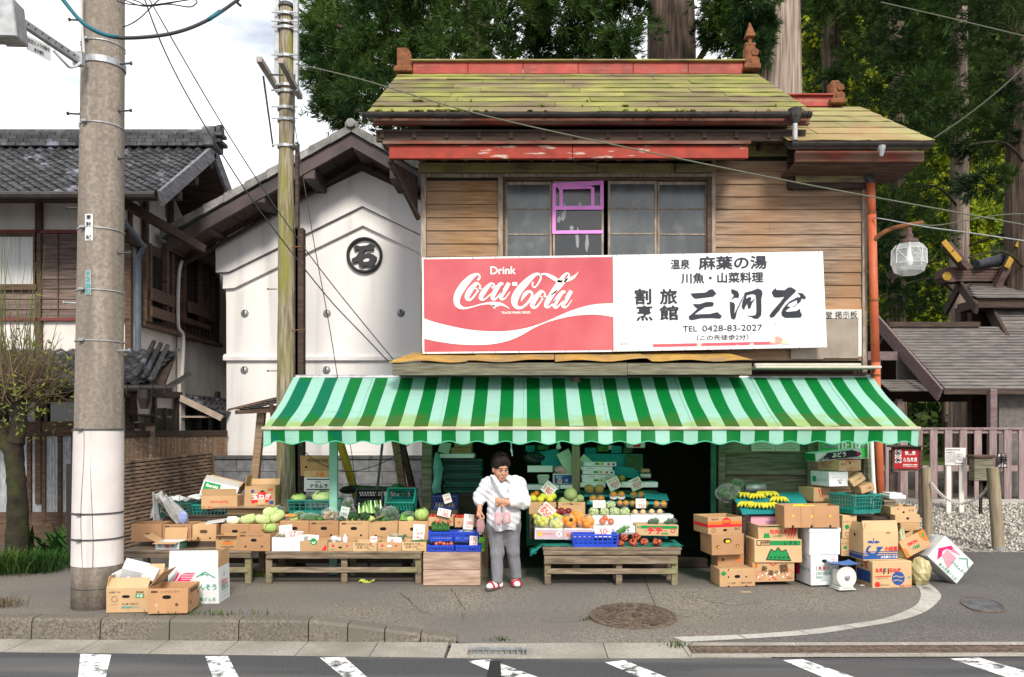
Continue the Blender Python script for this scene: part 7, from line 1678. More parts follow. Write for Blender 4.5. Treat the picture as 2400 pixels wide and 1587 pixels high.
for i,(lab,c,Y,rad,m)in enumerate((('bag of greens lying before the teal crate of cabbages',(790,655),9.74,(.075,.05,.04),m_grn),('bag of leafy greens below the grey price card',(1165,690),9.56,(.06,.04,.03),m_dgrn),('wrapped leafy greens standing between the crates',(1240,560),9.92,(.07,.05,.08),m_dgrn),('bag of greens at the foot of the right tipped crate',(1790,660),9.72,(.08,.05,.05),m_grn),('small bag of greens behind the napa cabbages',(600,610),9.86,(.07,.05,.05),m_dgrn))):bagged(lab,'bag of vegetables',cB(*c,Y),rad,m,26,.022,seed=70+i)
for i,(x,y)in enumerate(((740,690),(985,695),(1450,692),(1560,700),(1810,696))):leafy('lettuce',['loose lettuce beside the pumpkin pack','small lettuce between the bean bag and root bag','loose lettuce right of the broccoli','small loose lettuce beside the cardboard strip','loose lettuce at the left of the round cabbage'][i],'lettuce',cB(x,y,9.6),(.045,.04,.035),m_grn if i%2 else m_cab,i,.3,9,80+i)
box_at('white carton with black brush lettering beside the timber pole',cB,(832,312,1075,442),10.12,.28,m=m_cardw,prints=[(m_ink_k,'f','r',.1,.84,.98,.92),(m_ink_k,'f','t','青果物',.52,.7,.22),(m_ink_k,'f','t','ナカムラ',.56,.42,.66,.05),(m_ink_k,'f','r',.1,.12,.98,.2),(m_ink_dg,'l','r',.1,.1,.9,.9)])
box_at('flat brown carton with a printed letter mark behind the white carton',cB,(800,112,1065,300),10.26,.10,m=m_cardb,prints=[(m_ink_br,'f','t','FRUMORE',.6,.78,.7,.03)],holes=[('f',.2,.45,.06,.05)])
box_at('tan carton lying between the two lettered cartons',cB,(832,252,1075,310),10.16,.2,m=m_card,prints=[(m_ink_o,'f','t','片品',.6,.5,.3,.04)])
for lab,p,q,w_,h,m in(('green painted square post holding up the awning',cB(1106,-30,9.9),cB(1106,640,9.9),.095,.07,plain('pale_green_post',(.20,.42,.34),.5)),('yellow painted leaning prop behind the vegetable stall',cB(1150,-60,10.3),cB(1310,470,10.6),.10,.05,plain('yellow_prop',(.40,.30,.025),.6)),('thin grey metal rod leaning behind the stall',cB(1560,-60,10.4),cB(1500,480,10.4),.03,.03,m_dsteel),('weathered timber prop leaning left of the shop corner',cB(1670,-60,10.6),cB(1750,460,11.0),.10,.06,m_wgrey),('dark timber prop leaning beside the shop corner',cB(1720,-60,10.6),cB(1850,500,11.0),.08,.05,m_wdark)):
 b=MB();b.bar(p,Vector((q.x,q.y,q.z))+(q-p)*(max(0,q.z)/max(.1,p.z-q.z)),w_,h,.004);solo('prop',lab,'prop',b,m,q)
t=thing('shelter_post','leaning timber post carrying a small dark gabled roof','shelter',(u(592,1180,10.9).x,10.9,0));b=MB();p,q=u(606,955,10.8),u(590,1120,10.9);b.bar(p,q+(q-p)*1.2,.10,.09,.005);part(t,'post',b,m_wgrey)
b=MB();A=[u(527,947,10.5),u(636,920,10.5),u(640,948,10.5)];a0,a1=A[0],A[1]
for s in range(8):f0,f1=s/8,(s+.95)/8;b.add([a0 .lerp(a1,f0),a0 .lerp(a1,f1),a0 .lerp(a1,f1)+Vector((0,.8,.0)),a0 .lerp(a1,f0)+Vector((0,.8,0)),a0 .lerp(a1,f0)-Vector((0,0,.03)),a0 .lerp(a1,f1)-Vector((0,0,.03))],[(0,1,2,3),(0,4,5,1)])
b.bar(a0+Vector((.1,.2,-.03)),a1+Vector((0,.2,-.12)),.05,.05);b.bar(u(545,955,10.55),u(640,950,10.55),.03,.05);b.bar(u(628,935,10.5),u(634,985,10.6),.05,.03);part(t,'roof',b,m_wbrown)
b=MB();b.ball(cB(1235,425,10.2),(.10,.06,.05),12,8,bump=.1);solo('bundle','dark bundled cloth on the rack behind the leeks','bundle',b,m_dark,cB(1235,440,10.2))
b=MB();p,q=cB(1260,390,10.5),cB(1880,430,10.5);b.box((p+q)/2,(q.x-p.x,.05,.05),(0,R(3),0));b.ball(cB(1690,410,10.35),(.09,.08,.06),14,9,bump=.06);solo('tool_bundle','green net roll and pale pole lying behind the tipped crates','bundle',b,m_dgrn,p)
b=MB();b.span((cB(1220,0,10.6).x,10.58,cB(0,440,10.6).z),(cB(1850,0,10.6).x,10.62,cB(0,390,10.6).z));solo('banner','folded red banner lying behind the tipped crates','banner',b,plain('banner_red',(.30,.02,.04),.7),cB(1500,440,10.6))
wire('slack dark cable hanging under the awning across the block wall',[cB(740,-40,10.0),cB(900,130,10.0),cB(1060,215,10.0),cB(1250,255,10.0),cB(1450,215,10.0),cB(1640,130,10.0),cB(1830,-20,10.0)],.006,m_wire,grp=None)
wire('straight dark wire dropping behind the yellow prop',[cB(1250,-40,10.3),cB(1280,150,10.3),cB(1310,440,10.3)],.005,m_wire,grp=None)
# cartons on the pavement at the left
box_at('tan cabbage carton on the pavement stuffed with white packing',cA,(392,1290,770,1512),7.80,.33,R(2),m=m_cardt,open_=True,flaps=[('f',-35,.11),('r',42,.20),('b',22,.18),('l',-12,.12)],holes=[('f',.47,.66,.16,.06)],prints=[(m_ink_br,'f','t','JA全農ぐんま',.20,.84,.28,.01),(m_ink_dg,'f','r',.70,.60,.90,.77),(m_ink_w,'f','t','共選',.80,.685,.14,.02),(m_ink_br,'f','t','群馬県産',.80,.84,.18,.02),(m_ink_k,'f','t','ぐんま つまごい',.58,.36,.40,.02),(m_ink_t,'f','t','嬬恋高原キャベツ',.58,.22,.42,.03),(m_ink_br,'f','o',.2,.56,.12,.88),(m_ink_br,'f','t','GUNMA QUALITY',.2,.34,.16)])
for i,(lab,c,sz,rr)in enumerate((('large bent white carton sheet stuffed in the cabbage carton',(650,1130),(.22,.16,.14),(30,18,20)),('smaller white packing piece left in the cabbage carton',(560,1165),(.16,.13,.13),(10,-25,-15)),('white packing piece right in the cabbage carton',(800,1150),(.12,.10,.13),(-10,25,10)))):
 p=cA(*c,7.98);b=MB();b.box((0,0,0),sz,None,.004);solo('packing_piece',lab,'packing',b,m_cardw,p,'white packing in the carton',world=False,rot=tuple(R(q)for q in rr))
box_at('open brown carton with printed number strip nearest the kerb',cA,(776,1292,1130,1522),7.70,.36,R(5),m=m_cardb,open_=True,holes=[('f',.47,.66,.17,.075),('r',.85,.62,.05,.07),('r',.25,.38,.05,.07)],prints=PK()+[(m_ink_br,'r','t','FRUMORE',.5,.84,.6,.03),(m_cardt,'f','c',.22,.34,.07),(m_ink_br,'f','c',.72,.36,.06)])
box_at('tall white spinach carton with pink stripes standing behind the brown carton',cA,(960,1105,1416,1450),8.22,.36,R(3),m=m_cardw,open_=True,flaps=[('f',-6,.175),('r',4,.17,m_card),('b',20,.1,m_card)],holes=[('r',.5,.76,.025,.05)],prints=[(m_ink_m,'f','p',[(.11,.66),(.19,.88),(.54,.88),(.44,.66)]),(m_cardw,'f','s',[(.13,.62,.03),(.21,.76,.04),(.25,.86,.05),(.33,.88,.02)])]+[(m_cardw,'f','r',.26,.70+.045*i,.54,.715+.045*i)for i in range(4)]+[(m_ink_g,'f','s',[(.56,.76,.012),(.66,.84,.014),(.74,.90,.02),(.82,.83,.014),(.94,.74,.012)]),(m_ink_g,'f','s',[(.66,.80,.01),(.73,.85,.01),(.80,.79,.01)]),(m_ink_g,'f','t','ほうれんそう',.60,.5,.72,.03),(m_ink_g,'f','t','JA全農ぐんま',.70,.16,.48,.0)]+[(m_ink_g,'r','r',.15,.16+.11*i,.85,.165+.11*i)for i in range(5)]+[(m_ink_r,'r','t','雨除け',.5,.56,.55),(m_ink_g,'r','t','数量 20',.5,.43,.55)])
b=MB();b.grid(lambda u_,v_:cA(1100+180*u_,1290-80*v_+60*u_*(1-v_),7.86+.1*v_),2,2);solo('white_scrap','curved white plastic scraps standing in the brown carton','plastic scrap',b,m_cardw,cA(1150,1290,7.9))if False else None
# wooden crate stand with blue baskets
wc0,wc1=cC(172,1455,9.15),cC(726,1150,9.15)
t=thing('wooden_crate','old timber crate standing upside down as a stand for blue baskets','crate',((wc0 .x+wc1 .x)/2,9.15,0));b=MB()
for i in range(2):z=.005+i*.176;b.span((wc0 .x,9.15,z),(wc1 .x,9.17,z+.172),.004);b.span((wc0 .x,9.17,z),(wc0 .x+.02,9.6,z+.172),.004);b.span((wc1 .x-.02,9.17,z),(wc1 .x,9.6,z+.172),.004)
part(t,'side_boards',b,m_wcrate);b=MB()
for i in range(3):b.span((wc0 .x,9.16+i*.15,.354),(wc1 .x,9.305+i*.15,.372),.003)
part(t,'top_boards',b,m_wcrate)
def basket(lab,q,Y,**k):return crate_at(lab,cC,q,Y,.20,m=m_bbask,name='plastic_basket',cat='basket',cols=8,rows=4,bar=.013,**k)
basket('blue basket of red vegetables, bottom left on the timber crate',(218,1065,465,1168),9.18);basket('blue basket behind a small card, bottom right on the timber crate',(490,1065,725,1168),9.18)
basket('blue basket heaped with cucumbers, top left on the timber crate',(226,935,462,1028),9.24);basket('blue basket of plastic bags, top right on the timber crate',(470,935,705,1028),9.24)
b=MB();b.span((wc0 .x+.05,9.42,.372),(wc1 .x-.03,9.62,.50),.004);solo('foam_box','pale foam block under the upper blue baskets','foam box',b,m_foam,(-.8,9.5,.37))
for i in range(9):x=265+i*19;p,q=cC(x,925,9.30),cC(x-14+rnd.uniform(-15,15),835+rnd.uniform(0,20),9.38);b=MB();b.tube([p,p.lerp(q,.5)+Vector((.004,-.01,0)),q],[.014,.018,.013],9);solo('cucumber','dark green cucumber leaning in the blue basket','cucumber',b,m_cuc,p,'cucumbers in the blue basket',smooth=True)
for i in range(8):fruit('radish','round red radish heaped in the bottom left blue basket','radish',cC(300+i%5*36,1050-14*(i//5),9.26+.03*(i%2)),.024,m_apl,'red vegetables in the blue basket')
bagged('clear bags of pale pods in the top right blue basket','bag of vegetables',cC(590,935,9.33),(.08,.05,.025),m_mush,12,.014,seed=17)
box_at('brown carton of tomatoes behind the cucumbers',cC,(225,790,465,880),9.50,.25,open_=True,prints=[(m_ink_r,'f','s',[(.2,.3,.1),(.28,.6,.1),(.36,.3,.1),(.46,.7,.1),(.56,.3,.1)]),(m_ink_r,'f','t','共選',.82,.5,.2,.02)]);box_at('brown carton of tomatoes behind the top right blue basket',cC,(480,800,680,890),9.50,.25,open_=True,prints=[(m_ink_r,'f','t','共',.2,.5,.14,.02)])
for i in range(7):fruit('tomato','ripe red tomato in a carton behind the blue baskets','tomato',cC(500+i*28,790,9.57+.04*(i%2)),.028,m_tom,'tomatoes in the carton')
for i in range(6):fruit('tomato','ripe red tomato in a carton behind the blue baskets','tomato',cC(250+i*36,785,9.60),.028,m_tom,'tomatoes in the carton')
crate_at('blue plastic crate of brown jars left of the dark doorway',cC,(262,585,498,725),9.95,.25,m=mat('navy_crate',(.01,.025,.12),(.008,.02,.09),rough=.4))
b=MB();b.span((cC(240,0,9.9).x,9.88,0),(cC(500,0,9.9).x,10.25,cC(0,725,9.95).z),.005);solo('wooden_crate','dark timber box carrying the blue crate of jars','crate',b,m_wdark,(-.95,9.9,0))
for i in range(12):
 b=MB();b.lathe([(.020,0),(.022,.03),(.016,.04),(.018,.058)],10);solo('jar','small brown jar with pale cap in the blue crate','jar',b,m_mush,cC(300+(i%6)*32,715-22*(i//6),10.0+.07*(i//6)),'jars in the blue crate',world=False)
for lab,c,wh,Y,ti,ln in(('green tinted price card over the jars',(405,612),(75,90),9.93,-18,[('たまご',0,.3,.7),('200',0,-.1,.7)]),('price card slanting above the tomato carton',(375,750),(125,75),9.46,12,[('トマト',0,.22,.7),('180',.1,-.2,.5)]),('tall price card standing in the top right blue basket',(612,838),(95,145),9.35,4,[('とろ',-.1,.36,.5),('1パック',-.1,.18,.4),('380',.1,-.08,.7),('税込円',0,-.34,.5)]),('white price card reading 120 in the lower right blue basket',(660,1025),(75,100),9.2,2,[('きゅう',0,.34,.7),('170',0,.1,.6),('120',0,-.28,.7)])):card(lab,cC,c,wh,Y,ti,ln)
b=MB();pts=[(300,170,.012),(310,230,.05),(325,320,.075),(315,420,.06),(300,500,.07),(305,560,.055)]
b.tube([cC(x,y,10.2)for x,y,_ in pts],[r_ for _,_,r_ in pts],14,flat=.5);b.v=[p+Vector((rnd.gauss(0,.008),0,0))for p in b.v];solo('plastic_bag','pale green plastic shopping bag hanging on the left doorpost','bag',b,mat('mint_bag',(.16,.45,.36),(.10,.30,.3),rough=.35,trans=.4),cC(305,560,10.2))
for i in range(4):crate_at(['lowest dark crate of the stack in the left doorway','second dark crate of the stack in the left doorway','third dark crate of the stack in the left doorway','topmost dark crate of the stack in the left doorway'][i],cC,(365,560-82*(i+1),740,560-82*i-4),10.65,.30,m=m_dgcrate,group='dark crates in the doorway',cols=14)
box_at('foam box lid on top of the dark crates in the doorway',cC,(330,180,665,222),10.5,.35,m=m_foam,name='foam_box');box_at('brown carton on the foam lid under the awning',cC,(440,120,640,178),10.55,.3,m=m_cardb,prints=[(m_ink_br,'f','t','くだもの',.5,.5,.5)]);box_at('brown carton just below the awning valance in the left doorway',cC,(470,55,640,118),10.6,.3,m=m_card)
box_at('dark timber box under the stacked crates in the left doorway',cC,(370,562,740,890),10.66,.30,m=m_wdark,name='wooden_crate',cat='crate')
b=MB();b.box(cC(380,120,10.3),(.14,.004,.14),(0,R(14),R(8)));solo('paper_sheet','grey paper sheet pinned tilted under the awning at the left doorpost','paper',b,paper('grey_sheet',(.3,.36,.32)),cC(380,120,10.3))
crate_at('lime green basket half hidden behind the blue baskets',cC,(700,1005,765,1125),9.42,.16,m=m_lime,name='plastic_basket',cat='basket',cols=4)
b=MB();b.span((cC(745,0,9.7).x,9.68,0),(cC(800,0,9.7).x,9.75,cC(0,870,9.7).z));solo('board','dark board standing in shade behind the person','board',b,m_wgrey,(-.4,9.7,0))
# middle stall
bx0,bx1=cD(295,0,9.13).x,cD(1643,0,9.13).x
t=bench('bench','weathered timber bench with front board under the fruit display',bx0,bx1,9.13,9.62,.432,m_wbench,[bx0+.06,bx0+.86,bx1-.07],front=(.245,.335))
b=MB();yA=9.32
def cloth(u_,v_):
 X=bx0-.14+(bx1-bx0+.17)*u_
 if v_<.4:return(X+.01*math.sin(v_*20),9.20+.02*math.sin(X*8),.436-(.4-v_)*(.22 if u_<.06 else.0)+.004*math.sin(X*31))
 return(X,9.20+(v_-.4)*.85,.437+.003*math.sin(X*17+v_*9)-(.12*max(0,.08-u_)/.08))
b.grid(cloth,50,10);solo('table_cloth','teal green cloth spread over the fruit bench','cloth',b,m_teal,(.9,9.3,.43),smooth=True)
def span_t(name,lab,q,Y,d,m,cat):x0,y0,x1,y1=q;p=cD((x0+x1)/2,y1,Y);return carton(lab,p,cD.m(x1-x0,Y),d,cD.m(y1-y0,Y),m=m,name=name,cat=cat)
box_at('pink printed fruit carton at the left front of the fruit bench',cD,(218,905,497,1010),9.36,.28,m=m_cardw,prints=[(m_cardm,'f','r',.05,.08,.97,.90),(m_ink_y,'f','t','極',.18,.52,.15,.06),(m_ink_r,'f','t','みずみずしい',.48,.52,.42,.03),(m_ink_y,'f','t','みずみずしい',.48,.53,.42,.0),(m_ink_w,'f','o',.84,.52,.26,.6),(m_ink_w,'f','t','いわて純情',.82,.84,.2)])
box_at('grey mauve fruit carton with an orange stamp behind the blue basket',cD,(502,905,782,1014),9.36,.28,m=m_cardw,prints=[(m_cardm,'f','r',.03,.06,.97,.92),(m_ink_o,'f','r',.08,.28,.18,.6),(m_ink_w,'f','r',.22,.34,.75,.66),(m_cardm,'f','r',.24,.38,.73,.62)])
span_t('foam_box','white foam box behind the blue basket under the apples',(785,880,1192,960),9.40,.28,m_foam,'foam box');span_t('foam_box','white foam box under the grape packs',(738,778,1148,885),9.66,.20,m_foam,'foam box');span_t('foam_box','white foam box under the peach packs',(1152,772,1562,870),9.66,.20,m_foam,'foam box')
box_at('tan carton with big red lettering and a green band on the fruit bench',cD,(1196,868,1606,975),9.38,.26,R(-1),m=m_cardt,prints=[(m_ink_dg,'f','r',.13,.66,.97,.93)]+[(m_ink_dg,'f','p',[(.02+.03*i,.68),(.035+.03*i,.68),(.055+.03*i,.92),(.04+.03*i,.92)])for i in range(4)]+[(m_ink_r,'f','t','チチ',.45,.5,.34,.07),(m_ink_dg,'f','r',.60,.18,.76,.28),(m_ink_r,'f','o',.87,.5,.2,.7),(m_ink_k,'f','c',.23,.45,.05),(m_ink_k,'f','c',.70,.45,.05)])
box_at('white box end with black lettering beside the onion nets',cD,(955,905,1192,945),9.385,.01,m=m_cardw,prints=[(m_ink_k,'f','t','らっきょう',.4,.5,.7,.03)])
for i,(lab,x)in enumerate((('bagged dark green peppers, left pair on the tan carton',1375),('bagged dark green peppers, right pair on the tan carton',1525))):bagged(lab,'bag of peppers',cD(x,832,9.50),(.078,.05,.040),m_dgrn,12,.026,seed=40+i)
crate_at('long blue plastic basket hanging over the front of the fruit bench',cD,(585,958,1028,1090),9.16,.20,m=m_bbask,name='plastic_basket',cat='basket',cols=9,rows=4,bar=.014)
for i,(x,y,r_)in enumerate(((1050,1045,.042),(1085,985,.052),(1168,1040,.05),(1200,982,.052),(1280,1036,.05),(1400,1036,.054))):
 p=cD(x,y,9.24+.05*(y<1000));t=thing('net_of_bulbs',['net of small red bulbs partly behind the blue basket','net of small red bulbs on top beside the blue basket','net of small red bulbs in the middle of the front row','net of small red bulbs on top of the heap at right','net of small red bulbs at the right of the front row','net of small red bulbs lying apart at the far right'][i],'net of bulbs',p,group='nets of red bulbs');b=MB()
 for k_ in range(24):a,e=rnd.uniform(0,6.3),math.asin(rnd.uniform(-.8,1));b.ball((math.cos(a)*math.cos(e)*r_*.75,math.sin(a)*math.cos(e)*r_*.7,math.sin(e)*r_*.62),r_*.34,9,6,bump=.06)
 part(t,'bulbs',b,m_chs,smooth=True,world=False)
b=MB()
for i in range(18):p=cD(1010+rnd.gauss(0,10),955,9.34);q=cD(1100+rnd.gauss(0,22),885+rnd.gauss(0,12),9.4);b.tube([p,q],.004,4)
solo('asparagus','bundle of thin green stalks behind the red bulb nets','asparagus',b,m_grn,cD(1020,950,9.34))
def netfruit(lab,c,Y,r_,m,n,fr,net,sd):
 p=cD(*c,Y);t=thing('net_of_fruit',lab,'net of fruit',p);g=random.Random(sd)
 for k_ in range(n):a,e=k_*2.4,math.asin(max(-1,min(1,-.7+1.5*(k_+.5)/n)));fruit('fruit','','',(math.cos(a)*math.cos(e)*r_*.72,math.sin(a)*math.cos(e)*r_*.6,math.sin(e)*r_*.66),fr,m,parent=t)
 b=MB();b.ball((0,0,0),(r_*1.16,r_*1.0,r_*1.06),16,10,bump=.05,rg=g);part(t,'net',b,net,world=False);return t
netfruit('net of yellow green citrus at the left front',(285,835),9.46,.082,m_kab,13,.033,m_clear,1);netfruit('net of pale citrus between lime and orange nets',(430,862),9.44,.075,m_kab,12,.032,m_bag,2)
netfruit('net of oranges beside the pale citrus net',(545,838),9.46,.088,m_ora,9,.044,m_clear,3);netfruit('net of oranges on top with a white label',(630,785),9.52,.078,m_ora,8,.042,m_clear,4);netfruit('net of oranges with a black sticker at the right',(715,845),9.45,.088,m_ora,9,.044,m_clear,5)
for lab,(x,y)in(('black round sticker on the upper orange net',(572,818)),('black round sticker on the right orange net',(702,815))):b=MB();b.lathe([(.022,0),(.001,.003)],16);solo('fruit_sticker',lab,'sticker',b,m_ink_k,cD(x,y,9.375),world=False,rot=(R(80),0,0))
for i,(x,y)in enumerate(((225,785),(250,800),(450,790),(470,800),(380,800),(420,775))):fruit('citrus','yellow citrus fruit lying behind the front nets','citrus',cD(x,y,9.6),.034,m_kab,'loose yellow citrus')
for i,(x,y)in enumerate(((440,740),(478,735),(545,738),(505,752),(415,735))):fruit('red_onion','dark red onion behind the orange nets','onion',cD(x,y,9.66),.043,m_oni,'red onions behind the oranges')
box_at('brown carton of yellow grapefruit on the fruit stall',cD,(165,648,428,765),9.72,.25,m=m_card,open_=True,holes=[('f',.5,.82,.1,.05)]);box_at('brown carton of melons on the fruit stall',cD,(445,648,706,765),9.72,.25,m=m_card,open_=True,holes=[('f',.5,.82,.08,.06)],prints=[(m_ink_br,'f','t','JA 共撰 メロン',.5,.85,.7)])
b=MB();b.span((cD(170,0,9.7).x,9.70,.45),(cD(720,0,9.7).x,10.0,cD(0,765,9.72).z),.004);solo('wooden_crate','timber box under the grapefruit and melon cartons','crate',b,m_wdark,(.3,9.8,.45))
for i,(x,y)in enumerate(((205,612),(275,622),(365,620),(335,590),(300,595),(395,590))):fruit('grapefruit','yellow grapefruit heaped in the brown carton','grapefruit',cD(x,y,9.80+.04*(i>2)),.046,m_gfr,'grapefruit in the carton')
for i,(x,y)in enumerate(((237,565),(205,585))):fruit('orange',['orange on top of the yellow grapefruit','orange half behind the grapefruit heap'][i],'orange',cD(x,y,9.92),.038,m_ora)
t=fruit('melon','large netted melon in a foam net standing in the carton','melon',cD(566,570,9.82),.080,m_mel,shape=(1,1,1))
for i,(x,y)in enumerate(((490,640),(600,632),(655,612),(540,640))):fruit('melon','pale green melon lying low in the carton','melon',cD(x,y,9.84),.052,m_mel,'melons low in the carton')
b=MB();stp=[(.0,9.86,700,1510,775),(.0,10.0,720,1480,640),(.0,10.14,690,1430,570)]
for(_,Y,x0,x1,y)in stp:b.span((cD(x0,0,Y).x,Y-.07,cD(0,y,Y).z-.03),(cD(x1,0,Y).x,Y+.10,cD(0,y,Y).z))
b.span((cD(700,0,9.9).x,9.86,.43),(cD(1500,0,9.9).x,9.92,cD(0,775,9.86).z-.03));solo('display_stand','stepped turquoise board stand under the fruit packs','display stand',b,m_tealm,(1,9.9,.43))
def netw(r_,w_,n):
 def f(b):
  for i in range(n):b.lathe([(r_*1.10,r_*.3),(r_*1.04,r_*.75),(r_*.95,r_*1.0)],14,Matrix.Translation((-w_/2+w_*(i+.5)/n,-r_*.1,0))@Matrix.Rotation(R(25),4,'X'),cap=False)
 return f
for lab,q,Y,m,n,ex in(('pack of two brown pears at the top left of the step display',(698,500,890,565),10.12,m_nas,2,0),('pack of two persimmons in white foam nets at the top middle',(942,545,1092,612),10.0,m_per,2,1),('pack of two persimmons under the right hand 850 card',(1138,548,1282,612),10.1,m_per,2,0),('pack of persimmons in foam nets behind the grape card',(745,590,895,648),10.0,m_per,2,1),('pack of two orange persimmons at the middle step',(1012,620,1130,685),9.92,m_per,2,0),('pack of persimmons partly behind the right price card',(1136,625,1320,690),9.94,m_per,3,0),('pack of two bright persimmons at the right end of the step',(1362,630,1497,697),9.95,m_per,2,0)):
 x0,y0,x1,y1=q;w_=cD.m(x1-x0,Y);fr=w_/n/2*.95;p=cD((x0+x1)/2,y1,Y);pack(lab,'fruit pack',p,w_,.11,m,fr,n,extra=netw(fr,w_,n)if ex else None,rows=1)
def grapes(lab,q,Y):
 x0,y0,x1,y1=q;p=cD((x0+x1)/2,y1,Y);w_,h=cD.m(x1-x0,Y),cD.m(y1-y0,Y);t=thing('grape_pack',lab,'grapes',p);b=MB()
 for i in range(34):b.ball((rnd.uniform(-.42,.42)*w_,rnd.uniform(-.03,.03),h*rnd.uniform(.12,.72)),.0135*rnd.uniform(.9,1.1),9,7)
 part(t,'grapes',b,m_grp,smooth=True,world=False);b=MB();b.ball((0,0,h*.45),(w_*.56,.05,h*.5),14,9,bump=.06);part(t,'wrapper',b,m_bag,world=False)
for lab,q in(('green grape pack at the left end of the row',(745,690,835,778)),('green grape pack second from the left, under the grape card',(850,692,936,778)),('green grape pack with white paper, third in the row',(945,690,1036,778)),('green grape pack at the right end of the row',(1045,690,1136,778))):grapes(lab,q,9.70)
grapes('green grape pack standing behind the row beside the grape card',(905,630,1000,705),9.82)
pack('pack of pink peaches at the left of the white foam box','fruit pack',cD(1228,772,9.72),cD.m(150,9.7),.10,m_pch,.033,2);pack('pack of pink peaches with a blue sheet at the right','fruit pack',cD(1390,768,9.72),cD.m(155,9.7),.10,m_pch,.033,2)
pack('pack of three red apples on the front foam box','fruit pack',cD(915,870,9.48),cD.m(165,9.48),.10,m_apl,.040,2);fruit('apple','red apple resting behind the pack of apples','apple',cD(898,805,9.58),.038,m_apl)
for lab,q,Y in(('cracked white foam slab at the left of the shelf',(145,482,458,530),10.16),('white foam slab in the middle of the shelf left of the post',(465,482,655,520),10.18),('white foam slab in the middle of the shelf right of the post',(660,460,905,505),10.2),('white foam slab at the right end of the shelf',(1060,455,1412,506),10.16)):span_t('foam_slab',lab,q,Y,.22,m_foam,'foam slab')
b=MB();b.span((cD(140,0,10.2).x,10.22,.3),(cD(1400,0,10.2).x,10.26,cD(0,535,10.2).z));b.span((cD(140,0,10.2).x,10.10,cD(0,540,10.2).z-.02),(cD(1410,0,10.2).x,10.5,cD(0,532,10.2).z-.02));solo('shelf_rack','green shelf rack at the back of the fruit stall','rack',b,plain('green_rack',(.01,.11,.06),.7),(.9,10.2,.3))
for i,(x0,x1,y0,y1)in enumerate(((675,1006,418,458),(672,1000,382,418),(680,990,340,378),(665,972,304,340),(690,1008,260,300))):
 box_at(['flat white fruit box at the bottom of the stack by the post','flat white fruit box second from the bottom of the stack','flat white fruit box with red dot in the middle of the stack','flat white fruit box second from the top of the stack','flat white fruit box with red dot on top of the stack'][i],cD,(x0,y0,x1,y1),10.26,.3,m=m_cardw,prints=([(m_ink_dg,'f','r',.34,.3,.60,.8),(m_ink_y,'f','r',.48,.3,.56,.8),(m_ink_r,'f','c',.76,.5,.3),(m_ink_k,'f','r',.88,.25,.95,.7)]if i!=1 and i!=3 else[(m_ink_k,'f','t','山梨 特産',.3,.5,.2)]),group='stack of flat fruit boxes')
box_at('blue printed carton left of the post on the shelf',cD,(398,376,582,472),10.24,.25,m=m_cardw,prints=[(m_ink_b,'f','r',.07,.06,.99,.9),(m_ink_w,'f','t','市川',.3,.68,.3,.02),(m_ink_o,'f','c',.35,.3,.14),(m_ink_w,'f','o',.35,.3,.22,.75),(m_ink_w,'f','t','梨',.7,.35,.14)])
b=MB();b.lathe([(.055,0),(.078,.085),(.08,.09)],18);b.span((-.07,-.05,.092),(.07,.06,.11),.01);solo('tub','pale plastic tub with a lid on the shelf','tub',b,plain('pale_tub',(.42,.55,.45),.5),cD(302,468,10.2),world=False)
bagged('bag of pinkish packets on the blue carton','bag',cD(460,335,10.32),(.085,.05,.045),m_swp,8,.035,seed=50)
for lab,c,wh,Y,a,m in(('turquoise plastic panel propped behind the pink packets',(370,240),(190,190),10.42,-12,m_tealm),('wide turquoise board behind the stack of flat boxes',(985,285),(560,210),10.58,1,m_tealm),('turquoise sheet below the wide board at the right',(1110,360),(240,100),10.5,8,m_tealm),('dark leaf green panel at the right end of the shelf',(1180,262),(160,150),10.52,4,m_dgrn),('pale paper sheet peeping right of the post',(690,270),(110,140),10.34,42,paper('minty_paper',(.45,.60,.47))),('pale paper sheet tilted left of the post',(540,260),(130,230),10.32,-27,paper('minty_paper2',(.46,.60,.45)))):
 b=MB();b.box((0,0,0),(cD.m(wh[0],Y),.006,cD.m(wh[1],Y)),None,.002);solo('panel'if 'paper'not in lab else 'paper_sheet',lab,'panel'if 'paper'not in lab else 'paper',b,m,cD(*c,Y),world=False,rot=(R(-8),R(a),0))
b=MB();b.lathe([(.014,.085),(.022,.04),(.032,.02),(.03,0),(.012,-.012)],14);solo('light_bulb','pale light bulb hanging under the awning left of the post','light bulb',b,plain('bulb_white',(.6,.72,.66),.3),cD(450,128,10.1),world=False,smooth=True)
b=MB();b.ball((0,0,0),(.14,.10,.075),16,10,bump=.10);solo('black_bag','dark crumpled bag on the upper shelf beside the doorway','bag',b,plain('black_bag',(.01,.03,.025),.35),cD(215,215,10.45),world=False)
b=MB();b.span((cD(150,0,10.4).x,10.36,cD(0,355,10.4).z),(cD(390,0,10.4).x,10.56,cD(0,295,10.4).z));solo('foam_box','foam box under the dark crumpled bag','foam box',b,m_foam,cD(260,355,10.4))
b=MB();b.lathe([(.03,0),(.03,.13)],14);solo('tin_can','ribbed steel can lying at the right end of the shelf','can',b,m_steel,cD(1240,392,10.25),world=False,rot=(0,R(90),0))
box_at('red apple carton high in the dark doorway at the right',cD,(1110,60,1285,122),10.62,.3,m=m_cardw,prints=[(m_ink_r,'f','c',.45,.5,.42),(m_ink_r,'f','c',.62,.5,.42),(m_ink_k,'f','t','田子',.2,.5,.25,.02)]);box_at('small carton beside the steel can on the shelf',cD,(1255,330,1335,362),10.3,.2,m=m_cardb)
